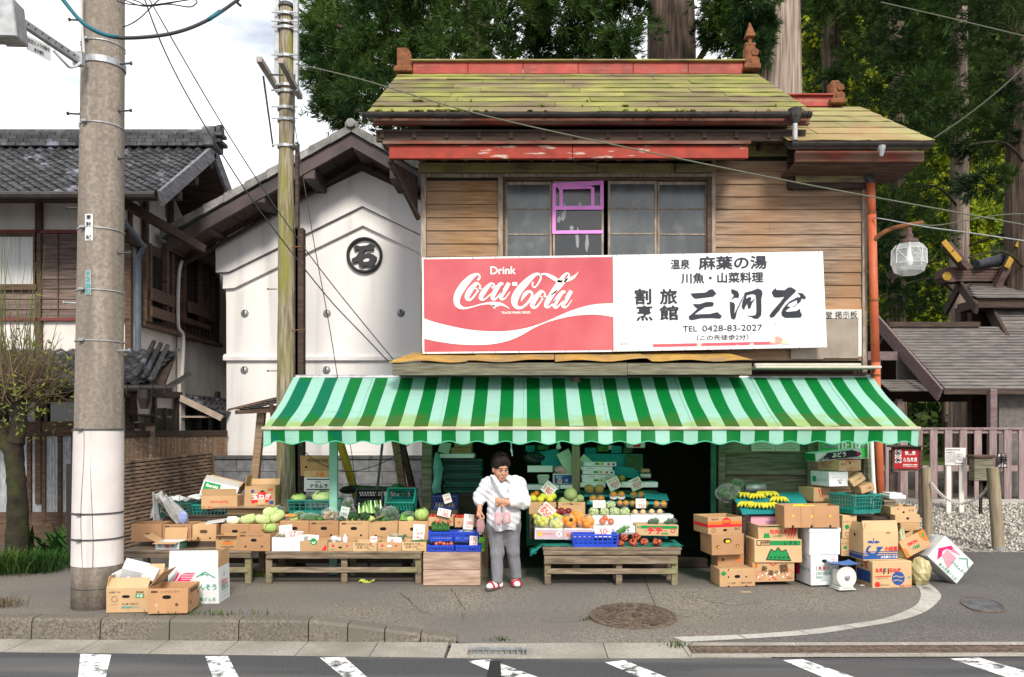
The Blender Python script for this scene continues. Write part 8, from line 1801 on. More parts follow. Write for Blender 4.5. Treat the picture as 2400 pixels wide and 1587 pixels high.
for i,(x,y,w2,h2,m)in enumerate(((175,130,90,60,m_tealm),(300,120,110,50,m_grn),(230,175,120,40,m_tealm),(420,205,70,60,m_dgrn),(760,150,110,55,m_tealm),(880,130,110,60,m_grn),(1010,140,100,70,m_tealm),(1120,150,90,60,m_dgrn),(820,225,150,40,m_foam),(1090,420,60,40,m_grn),(960,120,60,40,m_cardm))):
 carton(['turquoise wrapped pack at the top left of the shelves','green wrapped pack beside the turquoise one at the top left','long turquoise pack under the top left packs','dark green pack beside the propped panel','turquoise pack right of the middle post','green pack high above the flat boxes','turquoise pack high above the wide board','dark green pack at the top right of the shelves','long foam pack lying above the flat boxes','small green pack on the right of the shelf','mauve packet between the high packs'][i],cD(x,y+h2/2,10.62),cD.m(w2,10.62),.2,cD.m(h2,10.62),R(-8+5*(i%4)),m=m,name='wrapped_pack',cat='pack')
fruit('pear','single brown pear behind the flat boxes','pear',cD(1062,415,10.3),.042,m_nas)
b=MB();b.box((0,0,0),(.30,.20,.006),None,.002);solo('paper_sheet','curled pale paper lying on the right of the step display','paper',b,m_tealm,cD(1390,590,10.05),world=False,rot=(R(20),R(6),0))
b=MB();b.span((cD(578,0,10.22).x,10.18,.0),(cD(656,0,10.22).x,10.26,2.4),.005);solo('post','square timber post in the middle of the fruit stall','post',b,m_wpost,(.3,10.2,0))
for lab,c,wh,Y,ti,ln,kk in(('diamond turned price card over the grapefruit',(358,520),(125,120),9.82,40,[('グレープ',0,.28,.7),('180',0,-.1,.7),('円',.1,-.36,.3)],{'m':paper('minty_card',(.62,.72,.64))}),('pinkish diamond turned price card reading 650',(340,732),(140,130),9.60,40,[('極早生みかん',0,.3,.8),('1袋',-.3,.08,.3),('650',0,-.14,.8),('税込円',.1,-.38,.4)],{'m':paper('pinkish_card',(.74,.62,.58))}),('slanting price card reading 850 beside the flat boxes',(985,470),(120,115),10.06,-24,[('信州大和柿',0,.3,.8),('850',.08,-.05,.7),('税込円',.1,-.34,.4)],{'m':paper('minty_card2',(.60,.70,.62))}),('slanting price card reading 850 at the right of the display',(1198,472),(115,115),10.16,-24,[('たね無柿',0,.3,.8),('850',.08,-.05,.7),('税込円',.1,-.34,.4)],{'m':paper('minty_card3',(.60,.70,.62))}),('grey green price card half hidden behind the left 850 card',(955,425),(110,90),10.12,-24,[('なし',-.1,.2,.5)],{'m':paper('dull_card',(.30,.40,.33))}),('white price card in front of the green grapes',(843,668),(122,72),9.78,0,[('シャイン',-.1,.26,.6),('マスカット',.1,-.02,.7),('1パック',-.1,-.3,.5)],{}),('white price card reading 750 in front of the persimmons',(1246,660),(98,92),9.80,0,[('しょかき',0,.3,.8),('1パック',-.1,.05,.5),('750',.1,-.28,.7)],{}),('white price card standing in the long blue basket',(880,938),(158,95),9.30,0,[('50',.0,.05,.45),('米',-.36,-.2,.16),('税込',.34,.1,.22)],{})):card(lab,cD,c,wh,Y,ti,ln,**kk)
# right hand stacks
def eb(lab,q,Y,d,yaw=0.0,**k):return box_at(lab,cE,q,Y,d,yaw,**k)
def fb(lab,q,Y,d,yaw=0.0,**k):return box_at(lab,cF,q,Y,d,yaw,**k)
eb('flattened brown carton with cut open top at the bottom of the left stack',(340,1308,672,1472),9.08,.36,R(4),m=m_card,holes=[('f',.5,.58,.16,.09),('f',.25,.56,.045,.045),('f',.75,.56,.045,.045),('f',.25,.96,.05,.04),('f',.75,.04,.05,.04),('f',.25,.04,.05,.04)],prints=[(m_ink_br,'f','t','ＶＣ二段詰',.33,.22,.22,.02),(m_ink_br,'f','t','FREY 3X50',.75,.22,.3,.02),(m_ink_dg,'f','p',[(.03,.76),(.11,.92),(.2,.76),(.11,.62)])])
eb('narrow carton squeezed in the left stack above the flattened one',(320,1168,562,1305),9.26,.28,m=m_cardb,prints=[(m_ink_o,'f','p',[(.7,.5),(.8,.8),(.92,.5)]),(m_ink_br,'f','c',.2,.6,.1)])
eb('brown carton with torn holes showing yellow fruit',(265,988,572,1180),9.14,.36,R(9),m=m_cardb,holes=[('f',.48,.68,.2,.12),('f',.2,.40,.09,.07),('f',.8,.42,.09,.07)],prints=[(m_ink_y,'f','h',.5,.66,.12,.07),(m_ink_y,'f','h',.21,.39,.05,.04),(m_ink_y,'f','h',.8,.41,.05,.04)])
eb('open carton with orange and red stripe on top of the left stack',(225,830,556,985),9.18,.38,R(13),m=m_card,open_=True,holes=[('f',.5,.22,.13,.07)],prints=[(m_ink_o,'f','r',.0,.56,.99,.74),(m_ink_r,'f','r',.0,.40,.99,.56),(m_ink_r,'f','p',[(.42,.58),(.42,.86),(.54,.98),(.66,.86),(.66,.58),(.54,.46)]),(m_ink_o,'f','r',.45,.66,.63,.82),(m_ink_br,'f','t','和歌山産',.2,.88,.2),(m_ink_r,'l','r',.0,.40,1,.6),(m_ink_br,'f','o',.16,.22,.12,.8),(m_ink_br,'f','t','26 C',.86,.3,.16,.03)])
eb('pear carton with brush lettering at the bottom of the middle stack',(646,1242,1036,1426),9.16,.40,R(4),m=m_card,prints=[(m_ink_br,'f','t','新',.28,.66,.13,.06,-10),(m_ink_br,'f','t','潟',.42,.46,.12,.06,-10),(m_ink_br,'f','t','の',.56,.48,.08,.04),(m_ink_br,'f','t','梨',.74,.66,.19,.08,8),(m_ink_r,'f','o',.17,.34,.2,.9),(m_ink_r,'f','o',.86,.42,.2,.9),(m_ink_o,'f','s',[(.05,.7,.04),(.07,.92,.06),(.09,.75,.06),(.11,.95,.05)]),(m_ink_r,'f','s',[(.38,.1,.03),(.46,.25,.03),(.56,.08,.02)]),(m_ink_r,'f','s',[(.4,.98,.03),(.48,.82,.04),(.58,.96,.03)]),(m_ink_br,'f','t','JA新潟',.88,.16,.14)]+[(m_ink_w,'f','s',[(.1+.1*i,.2+.09*(i%3),.012),(.14+.1*i,.3+.09*(i%3),.012)])for i in range(8)])
eb('lettuce carton with a green mountain mark in the middle stack',(656,1037,1102,1250),9.14,.40,R(4),m=m_cardt,prints=[(m_ink_br,'f','r',.04,.73,.33,.97),(m_cardt,'f','t','JA長野八ヶ岳',.22,.90,.2,.01),(m_cardt,'f','t','高原野菜',.23,.79,.18,.03),(m_cardt,'f','r',.06,.77,.12,.93),(m_ink_dg,'f','r',.33,.75,.97,.95),(m_ink_k,'f','t','レタス',.76,.85,.26,.04),(m_ink_k,'f','p',[(.23,.11),(.31,.50),(.35,.61),(.42,.50),(.49,.68),(.57,.50),(.66,.59),(.77,.07)]),(m_ink_dg,'f','p',[(.26,.15),(.33,.50),(.355,.56),(.42,.45),(.49,.62),(.57,.45),(.65,.54),(.745,.12)])]+[(m_ink_k,'f','s',[(.31+.09*i,.27,.035),(.335+.09*i,.20,.03),(.36+.09*i,.28,.01)])for i in range(5)])
eb('carrot carton with red lettering and carrots printed',(690,903,1066,1042),9.18,.34,R(6),m=m_cardt,open_=True,flaps=[('f',100,.03)],prints=[(m_ink_dg,'f','r',.25,.86,.98,.96),(m_ink_r,'f','t','知床人参',.52,.55,.45,.04),(m_ink_dg,'f','p',[(.12,.15),(.16,.5),(.2,.4),(.25,.52),(.3,.15)]),(m_ink_dg,'f','t','JA斜里町',.48,.25,.26)]+[(m_ink_r,'f','s',[(.80+.07*i,.78,.14),(.78+.07*i,.5,.12),(.74+.07*i,.12,.02)])for i in range(3)])
eb('pink carton under the turquoise table',(625,822,922,982),9.42,.35,m=m_cardp,prints=[(m_ink_b,'f','t','さつまいも',.6,.68,.3,.03),(m_ink_b,'f','r',.48,.58,.98,.6)])
box_at('white spinach carton standing under the foam box',cE,(1172,1178,1436,1458),9.10,.36,R(8),m=m_cardw,holes=[('f',.5,.80,.09,.05)],prints=[(m_ink_r,'f','o',.80,.80,.14,.92),(m_ink_r,'f','t','共撰',.8,.84,.12),(m_ink_r,'f','t','M',.83,.77,.05,.03),(m_ink_g,'f','r',.2,.52,.22,.64),(m_ink_g,'f','r',.2,.64,.8,.648),(m_ink_g,'f','r',.2,.50,.8,.508),(m_ink_r,'f','t','雨 除 け',.48,.57,.4,.02),(m_ink_g,'f','r',.2,.43,.8,.438),(m_ink_g,'f','r',.2,.24,.8,.248),(m_ink_g,'f','r',.2,.24,.21,.43),(m_ink_g,'f','t','量目 200g×20束',.5,.38,.5),(m_ink_g,'f','t','生産者',.32,.28,.2),(m_ink_g,'f','t','JA利根沼田',.5,.17,.3),(m_ink_g,'l','t','ほうれんそう',.5,.5,.8,.03),(m_ink_m,'l','p',[(.05,.2),(.05,.7),(.3,.62),(.3,.28)]),(m_ink_g,'l','s',[(.3,.8,.01),(.5,.92,.015),(.75,.78,.01)])])
eb('white foam box with a square notch on the spinach carton',(1162,935,1450,1178),9.10,.36,R(4),m=m_foam,name='foam_box',lid=.05,prints=[(plain('foam_notch2',(.62,.63,.64),.7),'f','r',.36,.05,.66,.22),(m_foam,'f','r',.38,.03,.64,.19)])
eb('wide brown carton of bananas with round holes on the foam box',(934,728,1446,928),9.06,.30,R(2),m=m_cardb,open_=True,holes=[('f',.15,.06,.05,.06),('f',.49,.06,.05,.06),('f',.83,.06,.05,.06)],prints=[(m_ink_y,'f','h',.16,.55,.05,.06),(m_ink_y,'f','h',.5,.52,.05,.06),(m_ink_y,'f','h',.83,.52,.05,.06),(m_ink_br,'f','r',.297,.03,.3,.98),(m_ink_br,'f','r',.52,.03,.523,.98)])
def bananas(lab,p,yaw,n=6,s=1.0):
 t=thing('banana_bunch',lab,'bananas',p,yaw);b=MB()
 for i in range(n):
  a=(i-(n-1)/2)*.25;pts=[]
  for f in np.linspace(0,1,8):
   r_=.02+.15*s*f;pts.append(Vector((math.sin(a*(1+.3*f))*r_,-math.cos(a)*r_*.62,.075*s*math.sin(.5+f*2.3)-.03)))
  b.tube(pts,[.010,.017*s,.020*s,.021*s,.0205*s,.019*s,.015*s,.006],7)
 part(t,'fingers',b,m_ban,smooth=True,world=False);b=MB();b.tube([(0,.02,.02),(0,-.02,.012)],[.010,.016],8);part(t,'stem',b,m_ink_br,world=False);return t
tz=cE(0,790,9.36).z
b=MB();v=[cE(545,790,9.36),cE(1000,785,9.36),cE(1178,760,9.5),cE(1085,600,10.0),cE(450,622,9.98)];b.add([tuple(p)for p in v]+[tuple(p-Vector((0,0,.02)))for p in v],[(0,1,2,3,4),(9,8,7,6,5)]+[(i,5+i,5+(i+1)%5,(i+1)%5)for i in range(5)])
t=thing('display_table','turquoise covered sloping table of bananas by the boarded wall','table',(3.3,9.6,0));part(t,'top',b,m_tealm)
for q in((560,800,9.42),(1150,790,9.5),(470,640,9.95),(1080,620,9.95)):p=cE(*q);b=MB();b.span((p.x-.02,p.y-.02,0),(p.x+.02,p.y+.02,p.z-.02),.003);part(t,'leg',b,m_wdark)
tn=(v[1]-v[0]).cross(v[4]-v[0]).normalized()
def on_table(x,y):
 d=(cE(x,y,1.0)-Vector((0,0,CH)));o=Vector((0,0,CH));return o+d*((v[0]-o).dot(tn)/d.dot(tn))
for i,(x,y)in enumerate(((555,650),(575,735),(655,660),(690,745),(735,640),(780,745),(800,640),(870,690))):
 bananas(['bunch of bananas at the back left of the turquoise table','bunch of bananas at the front left of the turquoise table','bunch of bananas second in the back row','bunch of bananas in the middle of the front row','bunch of bananas third in the back row','bunch of bananas with a red tip at the front right','large bunch of bananas at the back right','bagged bunch of bananas at the right end'][i],on_table(x,y)+Vector((0,0,.012)),R(-20+20*(i%3)),6,.92)
bagged('clear bag of dark leafy greens at the left of the banana table','bag of vegetables',cE(420,610,9.85),(.14,.07,.10),m_dgrn,30,.04,seed=60);bagged('second bag of greens behind the first by the doorway','bag of vegetables',cE(500,530,9.95),(.08,.06,.06),m_grn,16,.03,seed=61)
b=MB();b.tube([cE(575,562,9.95),cE(760,558,9.95)],.048,16);solo('wrapped_roll','silver wrapped roll pack behind the bananas','roll',b,m_steel,cE(670,590,9.95),smooth=True)
for i,(x,y)in enumerate(((1030,735),(1130,740),(1085,745))):bananas(['bunch of bananas showing at the left in the wide carton','bunch of bananas showing in the middle of the wide carton','bunch of bananas deep in the wide carton'][i],cE(x,y+25,9.2),R(20-20*i),5)
for lab,x0,x1 in(('notice paper with a dark picture strip pinned on the boarded wall',632,852),('plain notice paper of small print pinned on the boarded wall',856,1075)):
 a,c=cE(x0,226,SY-.03),cE(x1,110,SY-.03);t=thing('paper_notice',lab,'notice',a);b=MB();b.span((a.x,SY-.032,a.z),(c.x,SY-.028,c.z));part(t,'paper',b,paper('notice_paper',(.55,.56,.48)));b=MB()
 for i in range(3):b.span((a.x+.03,SY-.034,a.z+.03+.03*i),(c.x-.05-.05*(i%2),SY-.0325,a.z+.034+.03*i))
 if 'picture'in lab:b.span((a.x+.03,SY-.034,a.z+.15),(c.x-.02,SY-.0325,a.z+.3))
 part(t,'print',b,m_ink_br)
Y=10.30;a,c=cF(285,285,Y),cF(722,120,Y);t=thing('departure_sign','green departure time sign reading ten past ten under the awning','sign',(a.x,Y,a.z));b=MB();b.span((a.x,Y,a.z),(c.x,Y+.012,c.z+.05),.003);part(t,'panel',b,plain('bright_green',(.02,.42,.05),.5));b=MB();b.span((a.x-.01,Y+.013,a.z-.012),(c.x+.012,Y+.03,c.z+.05));part(t,'backing',b,m_white)
sF=Y/F/3.92;b=MB();text_on(b,'発車時刻',front_at(cF(370,182,Y-.004)),width=136*sF,bold=.05);text_on(b,'10:10',front_at(cF(550,172,Y-.004)),width=198*sF,bold=.06);text_on(b,'予定',front_at(cF(680,180,Y-.004)),width=58*sF,bold=.05);o=part(t,'lettering_outline',b,m_ink_w)
b=MB();text_on(b,'発車時刻',front_at(cF(370,182,Y-.006)),width=132*sF);text_on(b,'予定',front_at(cF(680,180,Y-.006)),width=56*sF);b.span((cF(335,0,Y).x,Y-.004,cF(0,222,Y).z),(cF(420,0,Y).x,Y-.003,cF(0,216,Y).z));part(t,'lettering',b,m_ink_b)
fb('long white and black grape carton on top of the pile',(238,222,682,300),9.70,.30,R(0),m=m_cardw,rot=(0,R(-5),R(6)),prints=[(m_ink_k,'f','p',[(.0,.08),(.24,.92),(.80,.92),(.98,.5),(.98,.3),(.92,.08)]),(m_cardw,'f','s',[(.02,.18,.05),(.1,.3,.05),(.24,.86,.04)]),(m_ink_w,'f','t','ぶどう',.5,.55,.3,.05),(m_ink_m,'f','o',.92,.42,.2,.5),(m_ink_w,'f','t','JAふじ',.2,.2,.14),(m_ink_dg,'l','r',.05,.05,.95,.95)])
fb('brown carton with an oval slot below the grape carton',(442,305,676,405),9.66,.36,R(20),m=m_cardt,open_=True,holes=[('f',.48,.72,.1,.1)],prints=[(m_ink_br,'f','t','岩手産',.2,.6,.26),(m_ink_r,'f','t','純情りんご',.55,.9,.6),(m_ink_r,'f','t','JA 全農 いわて',.6,.18,.6),(m_ink_br,'l','t','りんご',.4,.5,.5)])
fb('white carton with a small handwritten mark in the pile',(358,415,556,550),9.62,.36,R(16),m=m_cardw,prints=[(m_ink_k,'f','t','1kg2本',.54,.42,.24),(m_ink_k,'f','s',[(.5,.35,.02),(.56,.2,.02),(.62,.3,.02)]),(m_ink_br,'f','r',.14,.62,.86,.63),(m_ink_g,'l','r',.1,.25,.32,.65),(m_ink_g,'l','t','みょうが',.62,.42,.5)])
carton('brown carton with a marked panel leaning on the white carton',cF(650,520,9.60),.17,.20,.10,rot=(0,R(-33),0),m=m_cardt,prints=[(m_ink_br,'f','o',.18,.4,.2,.85),(m_ink_k,'f','t','キ 2L',.55,.5,.3,.02),(m_ink_r,'f','t','りんご',.88,.6,.16),(m_ink_br,'f','r',.32,.2,.33,.8),(m_ink_br,'f','r',.74,.2,.75,.8)])
carton('tan carton lying tilted behind the teal crate',cF(730,600,9.62),.18,.22,.09,rot=(0,R(-16),R(10)),m=m_card,prints=[(m_ink_br,'f','t','共選',.6,.5,.3)])
fb('carrot printed carton in shade behind the teal crate',(215,560,390,690),9.75,.3,R(18),m=m_card,prints=[(m_ink_r,'f','s',[(.3,.9,.1),(.4,.3,.04)]),(m_ink_r,'f','s',[(.45,.9,.1),(.55,.3,.04)])])
p=cF(720,800,9.38);crate('big teal plastic crate turned towards us on the right pile',p,cF.m(345,9.38),.38,cF.m(175,9.38),R(22),cols=10,rows=5,bar=.010)
b=MB();q=cF(640,800,9.36);b.span((3.1,9.62,0),(4.45,9.98,.72),.01);solo('timber_stand','dark timber stand in shade under the right hand pile','stand',b,m_wdark,(3.8,9.6,0))
b=MB();b.box((0,0,.02),(.20,.30,.05),None,.01);b.box((0,0,.055),(.15,.22,.02),None,.006);solo('foam_tray','white foam tray beside the orange drainpipe','foam tray',b,m_foam,cF(945,655,9.85),world=False)
t=bench('stool','small weathered stool under the white foam tray',cF(870,0,9.7).x,cF(985,0,9.7).x,9.7,10.0,cF(0,675,9.7).z,m_wbench,[cF(890,0,9.7).x,cF(965,0,9.7).x],cat='stool')
for lab,q,Y in(('lower of two tan cartons behind the big blue printed carton',(475,1030,600,1190),9.36),('upper of two tan cartons behind the big blue printed carton',(482,815,618,1028),9.36)):fb(lab,q,Y,.4,R(4),m=m_cardt,prints=[(m_ink_br,'f','t','JAうまい',.3,.72,.5),(m_ink_dg,'f','c',.32,.5,.1),(m_ink_br,'f','r',.2,.1,.9,.12),(m_ink_br,'f','r',.2,.24,.9,.26),(m_ink_br,'f','r',.2,.1,.22,.26)])
fb('big tan leafy greens carton with a blue swirl and stripes',(668,965,1010,1228),9.12,.34,R(9),m=m_cardt,open_=True,flaps=[('f',-14,.125),('l',-20,.1)],holes=[('l',.5,.85,.05,.06)],prints=[(m_ink_b,'f','r',.0,.04,.99,.18),(m_ink_w,'f','t','JA全農さいたま',.74,.11,.48,.03),(m_ink_b,'f','r',.0,.21,.99,.25),(m_ink_b,'f','r',.0,.29,.99,.315),(m_ink_b,'f','s',[(.22,.50,.02),(.16,.48,.07),(.10,.36,.09),(.17,.23,.11),(.28,.19,.13),(.38,.25,.09),(.44,.36,.03)]),(m_ink_b,'f','s',[(.29,.78,.02),(.28,.66,.03),(.24,.58,.02)]),(m_ink_b,'f','p',[(.28,.62),(.22,.70),(.10,.67),(.16,.60)]),(m_ink_b,'f','p',[(.28,.63),(.36,.70),(.48,.64),(.38,.59)]),(m_ink_r,'f','t','小松菜',.79,.40,.38,.05),(m_ink_b,'l','r',0,.04,.98,.18),(m_ink_b,'l','r',0,.21,.98,.25),(m_ink_br,'f','t','野菜',.7,.96,.12)]+[(m_ink_b,'f','s',[(.38,.46-.028*i,.008),(.55-.02*i,.46-.028*i,.006)])for i in range(6)])
fb('onion carton with red lettering and a round blue landscape mark',(755,1238,1138,1486),9.06,.36,R(7),m=m_cardt,holes=[('l',.4,.75,.05,.06)],prints=[(m_ink_b,'f','c',.65,.37,.255),(m_cardt,'f','s',[(.52,.42,.03),(.6,.46,.02),(.7,.41,.03),(.78,.44,.02)]),(m_cardt,'f','s',[(.52,.27,.03),(.62,.31,.03),(.75,.26,.03)]),(m_ink_r,'f','t','北見',.16,.68,.19,.06),(m_ink_k,'f','t','F1',.34,.64,.13,.03),(m_ink_r,'f','t','玉ねぎ',.56,.68,.30,.06),(m_ink_r,'f','r',.06,.44,.46,.47),(m_ink_br,'f','t','北海道産たまねぎ使用',.24,.39,.3),(m_ink_r,'f','c',.12,.16,.10),(m_ink_br,'f','t','JAきたみらい',.30,.13,.26,.01),(m_ink_r,'f','t','オホーツク',.83,.09,.3,.03),(m_ink_t,'f','r',.9,.38,.96,.43),(m_ink_b,'l','r',.1,.2,.9,.62),(m_ink_r,'l','s',[(.6,.9,.1),(.7,.7,.08)])])
fb('flat tan carton at the top of the pair near the stool',(930,735,1172,806),9.55,.3,R(3),m=m_cardt,open_=True,holes=[('f',.5,.28,.16,.12)],prints=[(m_ink_r,'f','t','柿',.3,.7,.08),(m_ink_k,'f','t','A 1E',.8,.5,.2,.01)]);fb('flat tan carton at the bottom of the pair near the stool',(970,810,1205,885),9.5,.3,R(3),m=m_cardt,holes=[('f',.5,.55,.18,.14)]);fb('low brown carton under the pair near the stool',(1025,888,1200,960),9.48,.3,m=m_card);fb('shaded carton at the ground below the pair near the stool',(1020,965,1200,1250),9.6,.3,m=m_cardb)
carton('fruit carton printed upside down with orange leaves, tilted',cF(1195,1150,9.22),.33,.22,.20,rot=(R(-10),R(-24),R(8)),m=m_card,open_=True,flaps=[('l',30,.05)],holes=[('f',.86,.62,.04,.05)],prints=[(m_ink_r,'f','t','MORE',.42,.62,.36,.08,180),(m_ink_dg,'f','t','FRU',.48,.32,.24,.08,180),(m_ink_o,'f','p',[(.76,1),(.99,1),(.99,.3),(.86,.42),(.76,.7)]),(m_ink_dg,'f','s',[(.86,.5,.04),(.9,.75,.14),(.95,.9,.03)]),(m_ink_o,'f','p',[(.0,.0),(.14,.0),(.12,.4),(.04,.6),(.0,.6)]),(m_ink_dg,'f','s',[(.02,.1,.04),(.08,.2,.08),(.12,.05,.02)])])
b=MB();p=cF(1200,1395,9.2)
b.ball((0,0,.15),(.125,.10,.16),18,12,bump=.10);solo('vegetable_bag','crumpled clear sack of old leaves between the cartons at the right','bag',b,mat('straw_bag',(.50,.44,.24),(.26,.22,.09),scale=5,stretch=(6,1,1),rough=.35,bump=.6),(p.x,p.y,0),world=False);b=MB();b.ball((0,0,.1),(.05,.05,.20),12,9,bump=.14);solo('vegetable_bag','pale sack of leaves squeezed beside the big blue printed carton','bag',b,mat('pale_sack',(.55,.54,.38),(.40,.40,.22),rough=.4,bump=.4),cF(1035,1190,9.3),world=False)
D_=cF(1530,1425,9.25);w_=.46
carton('white spinach carton with pink arrow stripes, tumbled at the right',(D_.x-.73*w_/2,9.22,.006+.68*w_/2),w_,.26,.32,rot=(R(-4),R(43),R(4)),m=m_cardw,prints=[(m_ink_m,'f','p',[(.236,.135),(.07,.486),(.27,.877),(.36,.877),(.36,.74),(.25,.70),(.20,.52),(.26,.36)])]+[(m_ink_m,'f','r',.37+.024*i,.72+.012*i,.384+.024*i,.86)for i in range(10)]+[(m_ink_m,'f','p',[(.26+.033*i,.36-.022*i),(.275+.033*i,.36-.022*i),(.275+.033*i,.68),(.26+.033*i,.68)])for i in range(10)]+[(m_ink_g,'f','t','ほうれんそう',.755,.47,.46,.04),(m_ink_g,'f','s',[(.62,.72,.008),(.72,.84,.012),(.80,.92,.016),(.86,.82,.012),(.97,.70,.008)]),(m_ink_g,'f','t','JA全農ぐんま',.66,.10,.50,.01),(m_ink_dg,'f','o',.36,.1,.05,.5),(m_ink_k,'l','r',.15,.3,.2,.9),(m_ink_k,'l','r',.3,.3,.33,.9),(m_ink_k,'l','r',.45,.3,.48,.9)])
p=G(2085,1375)
for i in range(0):pass
sp_=cF(500,1530,8.98);t=thing('kitchen_scale','old white round dial scale with a blue tray on the pavement','scale',(sp_.x,8.98,0),rot=(0,0,R(10)))
b=MB();b.span((-.10,-.08,0),(.10,.14,.012),.004);b.span((-.085,-.06,.012),(.085,.12,.035),.006);b.span((-.075,-.035,.035),(.075,.11,.215),.012);part(t,'body',b,plain('cream_enamel',(.62,.61,.55),.4),world=False)
b=MB();b.lathe([(.115,0),(.118,.02),(.108,.035),(.10,.03),(.001,.03)],36,Matrix.Translation((0,-.035,.135))@FRONT);dl=part(t,'dial',b,plain('dial_white',(.74,.72,.66),.35),world=False);b=MB();b.lathe([(.028,.03),(.03,.045),(.018,.055),(.001,.055)],18,Matrix.Translation((0,-.035,.135))@FRONT);part(dl,'knob',b,m_steel,world=False)
b=MB()
for i in range(40):a=R(9*i);b.box((math.sin(a)*.088,-.0665,.135+math.cos(a)*.088),(.0015,.001,.010 if i%5==0 else.005),(0,a,0))
part(dl,'tick_marks',b,m_ink_k,world=False)
b=MB();b.tube([(-.05,.03,.21),(-.05,.03,.262)],.008,8);b.tube([(.05,.03,.21),(.05,.03,.262)],.008,8);b.span((-.06,.0,.208),(.06,.07,.222),.004);part(t,'bracket',b,m_steel,world=False)
b=MB();b.grid(lambda u_,v_:((u_-.5)*.30,(v_-.4)*.24,.264+.022*abs(2*u_-1)**3+.012*abs(2*v_-1)**3),14,8);part(t,'tray',b,plain('blue_tray',(.06,.16,.42),.35),smooth=True,world=False)
# the person
def surf(f,lo,hi,h):
 """surface of f<0 on a grid (surface nets)"""
 lo,hi=np.array(lo,float),np.array(hi,float);n=np.ceil((hi-lo)/h).astype(int)+1
 ax_=[lo[i]+h*np.arange(n[i])for i in range(3)];D=f(ax_,n).astype(np.float32);S=D<0
 acc=np.zeros((*(n-1),3),np.float32);cnt=np.zeros(n-1,np.float32);nn=n-1
 for a in range(3):
  o1,o2=[q for q in range(3)if q!=a]
  s0=[slice(None)]*3;s1=[slice(None)]*3;s0[a]=slice(0,-1);s1[a]=slice(1,None)
  A,B=D[tuple(s0)],D[tuple(s1)];X=S[tuple(s0)]!=S[tuple(s1)];T=np.where(X,A/np.where(X,A-B,1),0)
  for e1 in(0,1):
   for e2 in(0,1):
    sl=[slice(None)]*3;sl[o1]=slice(e1,e1+nn[o1]);sl[o2]=slice(e2,e2+nn[o2]);x=X[tuple(sl)];t_=T[tuple(sl)]
    acc[...,a]+=np.where(x,t_,0);acc[...,o1]+=np.where(x,e1,0);acc[...,o2]+=np.where(x,e2,0);cnt+=x
 act=cnt>0;idx=-np.ones(nn,int);idx[act]=np.arange(act.sum());ij=np.argwhere(act);V=(ij+acc[act]/cnt[act][:,None])*h+lo;Fs=[]
 for a in range(3):
  o1,o2=[q for q in range(3)if q!=a];s0=[slice(1,-1)]*3;s1=[slice(1,-1)]*3;s0[a]=slice(0,-1);s1[a]=slice(1,None);A,B=S[tuple(s0)],S[tuple(s1)];c=np.argwhere(A!=B);off=np.ones(3,int);off[a]=0;c=c+off
  fl=S[tuple(c.T)];e1=np.zeros(3,int);e1[o1]=1;e2=np.zeros(3,int);e2[o2]=1;g=lambda q:idx[tuple(q.T)]
  Q=np.stack([g(c-e1-e2),g(c-e2),g(c),g(c-e1)],1);flip=fl if a!=1 else~fl;Q[~flip]=Q[~flip][:,::-1];Fs.append(Q)
 return V,np.concatenate(Fs)
def smn(a,b,k):
 h=np.clip(.5+.5*(b-a)/k,0,1);return b*(1-h)+a*h-k*h*(1-h)
def sdf(prims,default=.5):
 """prims: (kind, params, blend, sign) evaluated only near themselves"""
 def f(ax_,n):
  D=np.full(n,default,np.float32)
  for kd,p,k,sg in prims:
   if kd=='cap':a,b,ra,rb=np.array(p[0]),np.array(p[1]),p[2],p[3];lo,hi=np.minimum(a,b)-max(ra,rb),np.maximum(a,b)+max(ra,rb)
   else:c,r_=np.array(p[0]),np.array(p[1]);lo,hi=c-r_.max(),c+r_.max()
   m=k*1.5+.03;sl=tuple(slice(int(np.searchsorted(ax_[i],lo[i]-m)),int(np.searchsorted(ax_[i],hi[i]+m)))for i in range(3))
   g=np.stack(np.meshgrid(*[ax_[i][sl[i]]for i in range(3)],indexing='ij'),-1)
   if g.size==0:continue
   if kd=='cap':
    d=b-a;t_=np.clip(((g-a)@d)/max(1e-9,d@d),0,1);q=g-a-t_[...,None]*d
    if len(p)>4:q=q*np.array(p[4])
    v=np.linalg.norm(q,axis=-1)-(ra+(rb-ra)*t_)
   else:
    q=g-c
    if len(p)>2:q=q@np.array(p[2])
    k0=np.linalg.norm(q/r_,axis=-1);k1=np.linalg.norm(q/r_**2,axis=-1)+1e-9;v=k0*(k0-1)/k1
   D[sl]=smn(D[sl],v,k)if sg>0 else-smn(-D[sl],v,k)
  return D
 return f
pY=9.08;pX=cC(950,0,pY).x;kk=pY/F/4.126
pr=thing('person','person in a white pinstriped shirt with one arm in a sling, holding bags','person',(pX,pY,0))
def L(x,y,dep):return np.array(((x-950)*kk,dep,(1466-y)*kk))
def solid(name,prims,lo,hi,h,m,cut=None,wob=None):
 f0=sdf(prims)
 def f(ax_,n):
  D=f0(ax_,n);X,Y,Z=np.meshgrid(*ax_,indexing='ij')
  if wob is not None:D=D+wob(X,Y,Z)
  if cut is not None:D=np.maximum(D,cut(X,Y,Z))
  return D
 V,Fq=surf(f,lo,hi,h);me=fastmesh(name,V,Fq,m,True);return link(name,me,pr)
m_skin=mat('skin',(.50,.265,.165),(.44,.215,.13),scale=25,rough=.55)
hc=L(922,318,-.075);ya,pi_=R(24),R(14)
HR=(Matrix.Rotation(ya,3,'Z')@Matrix.Rotation(pi_,3,'X'));HRn=np.array(HR)
def hl_(x,y,z):return hc+HRn@np.array((x,y,z))
def he(c,r_,k,sg=1):return('ell',(hl_(*c),r_,HRn),k,sg)
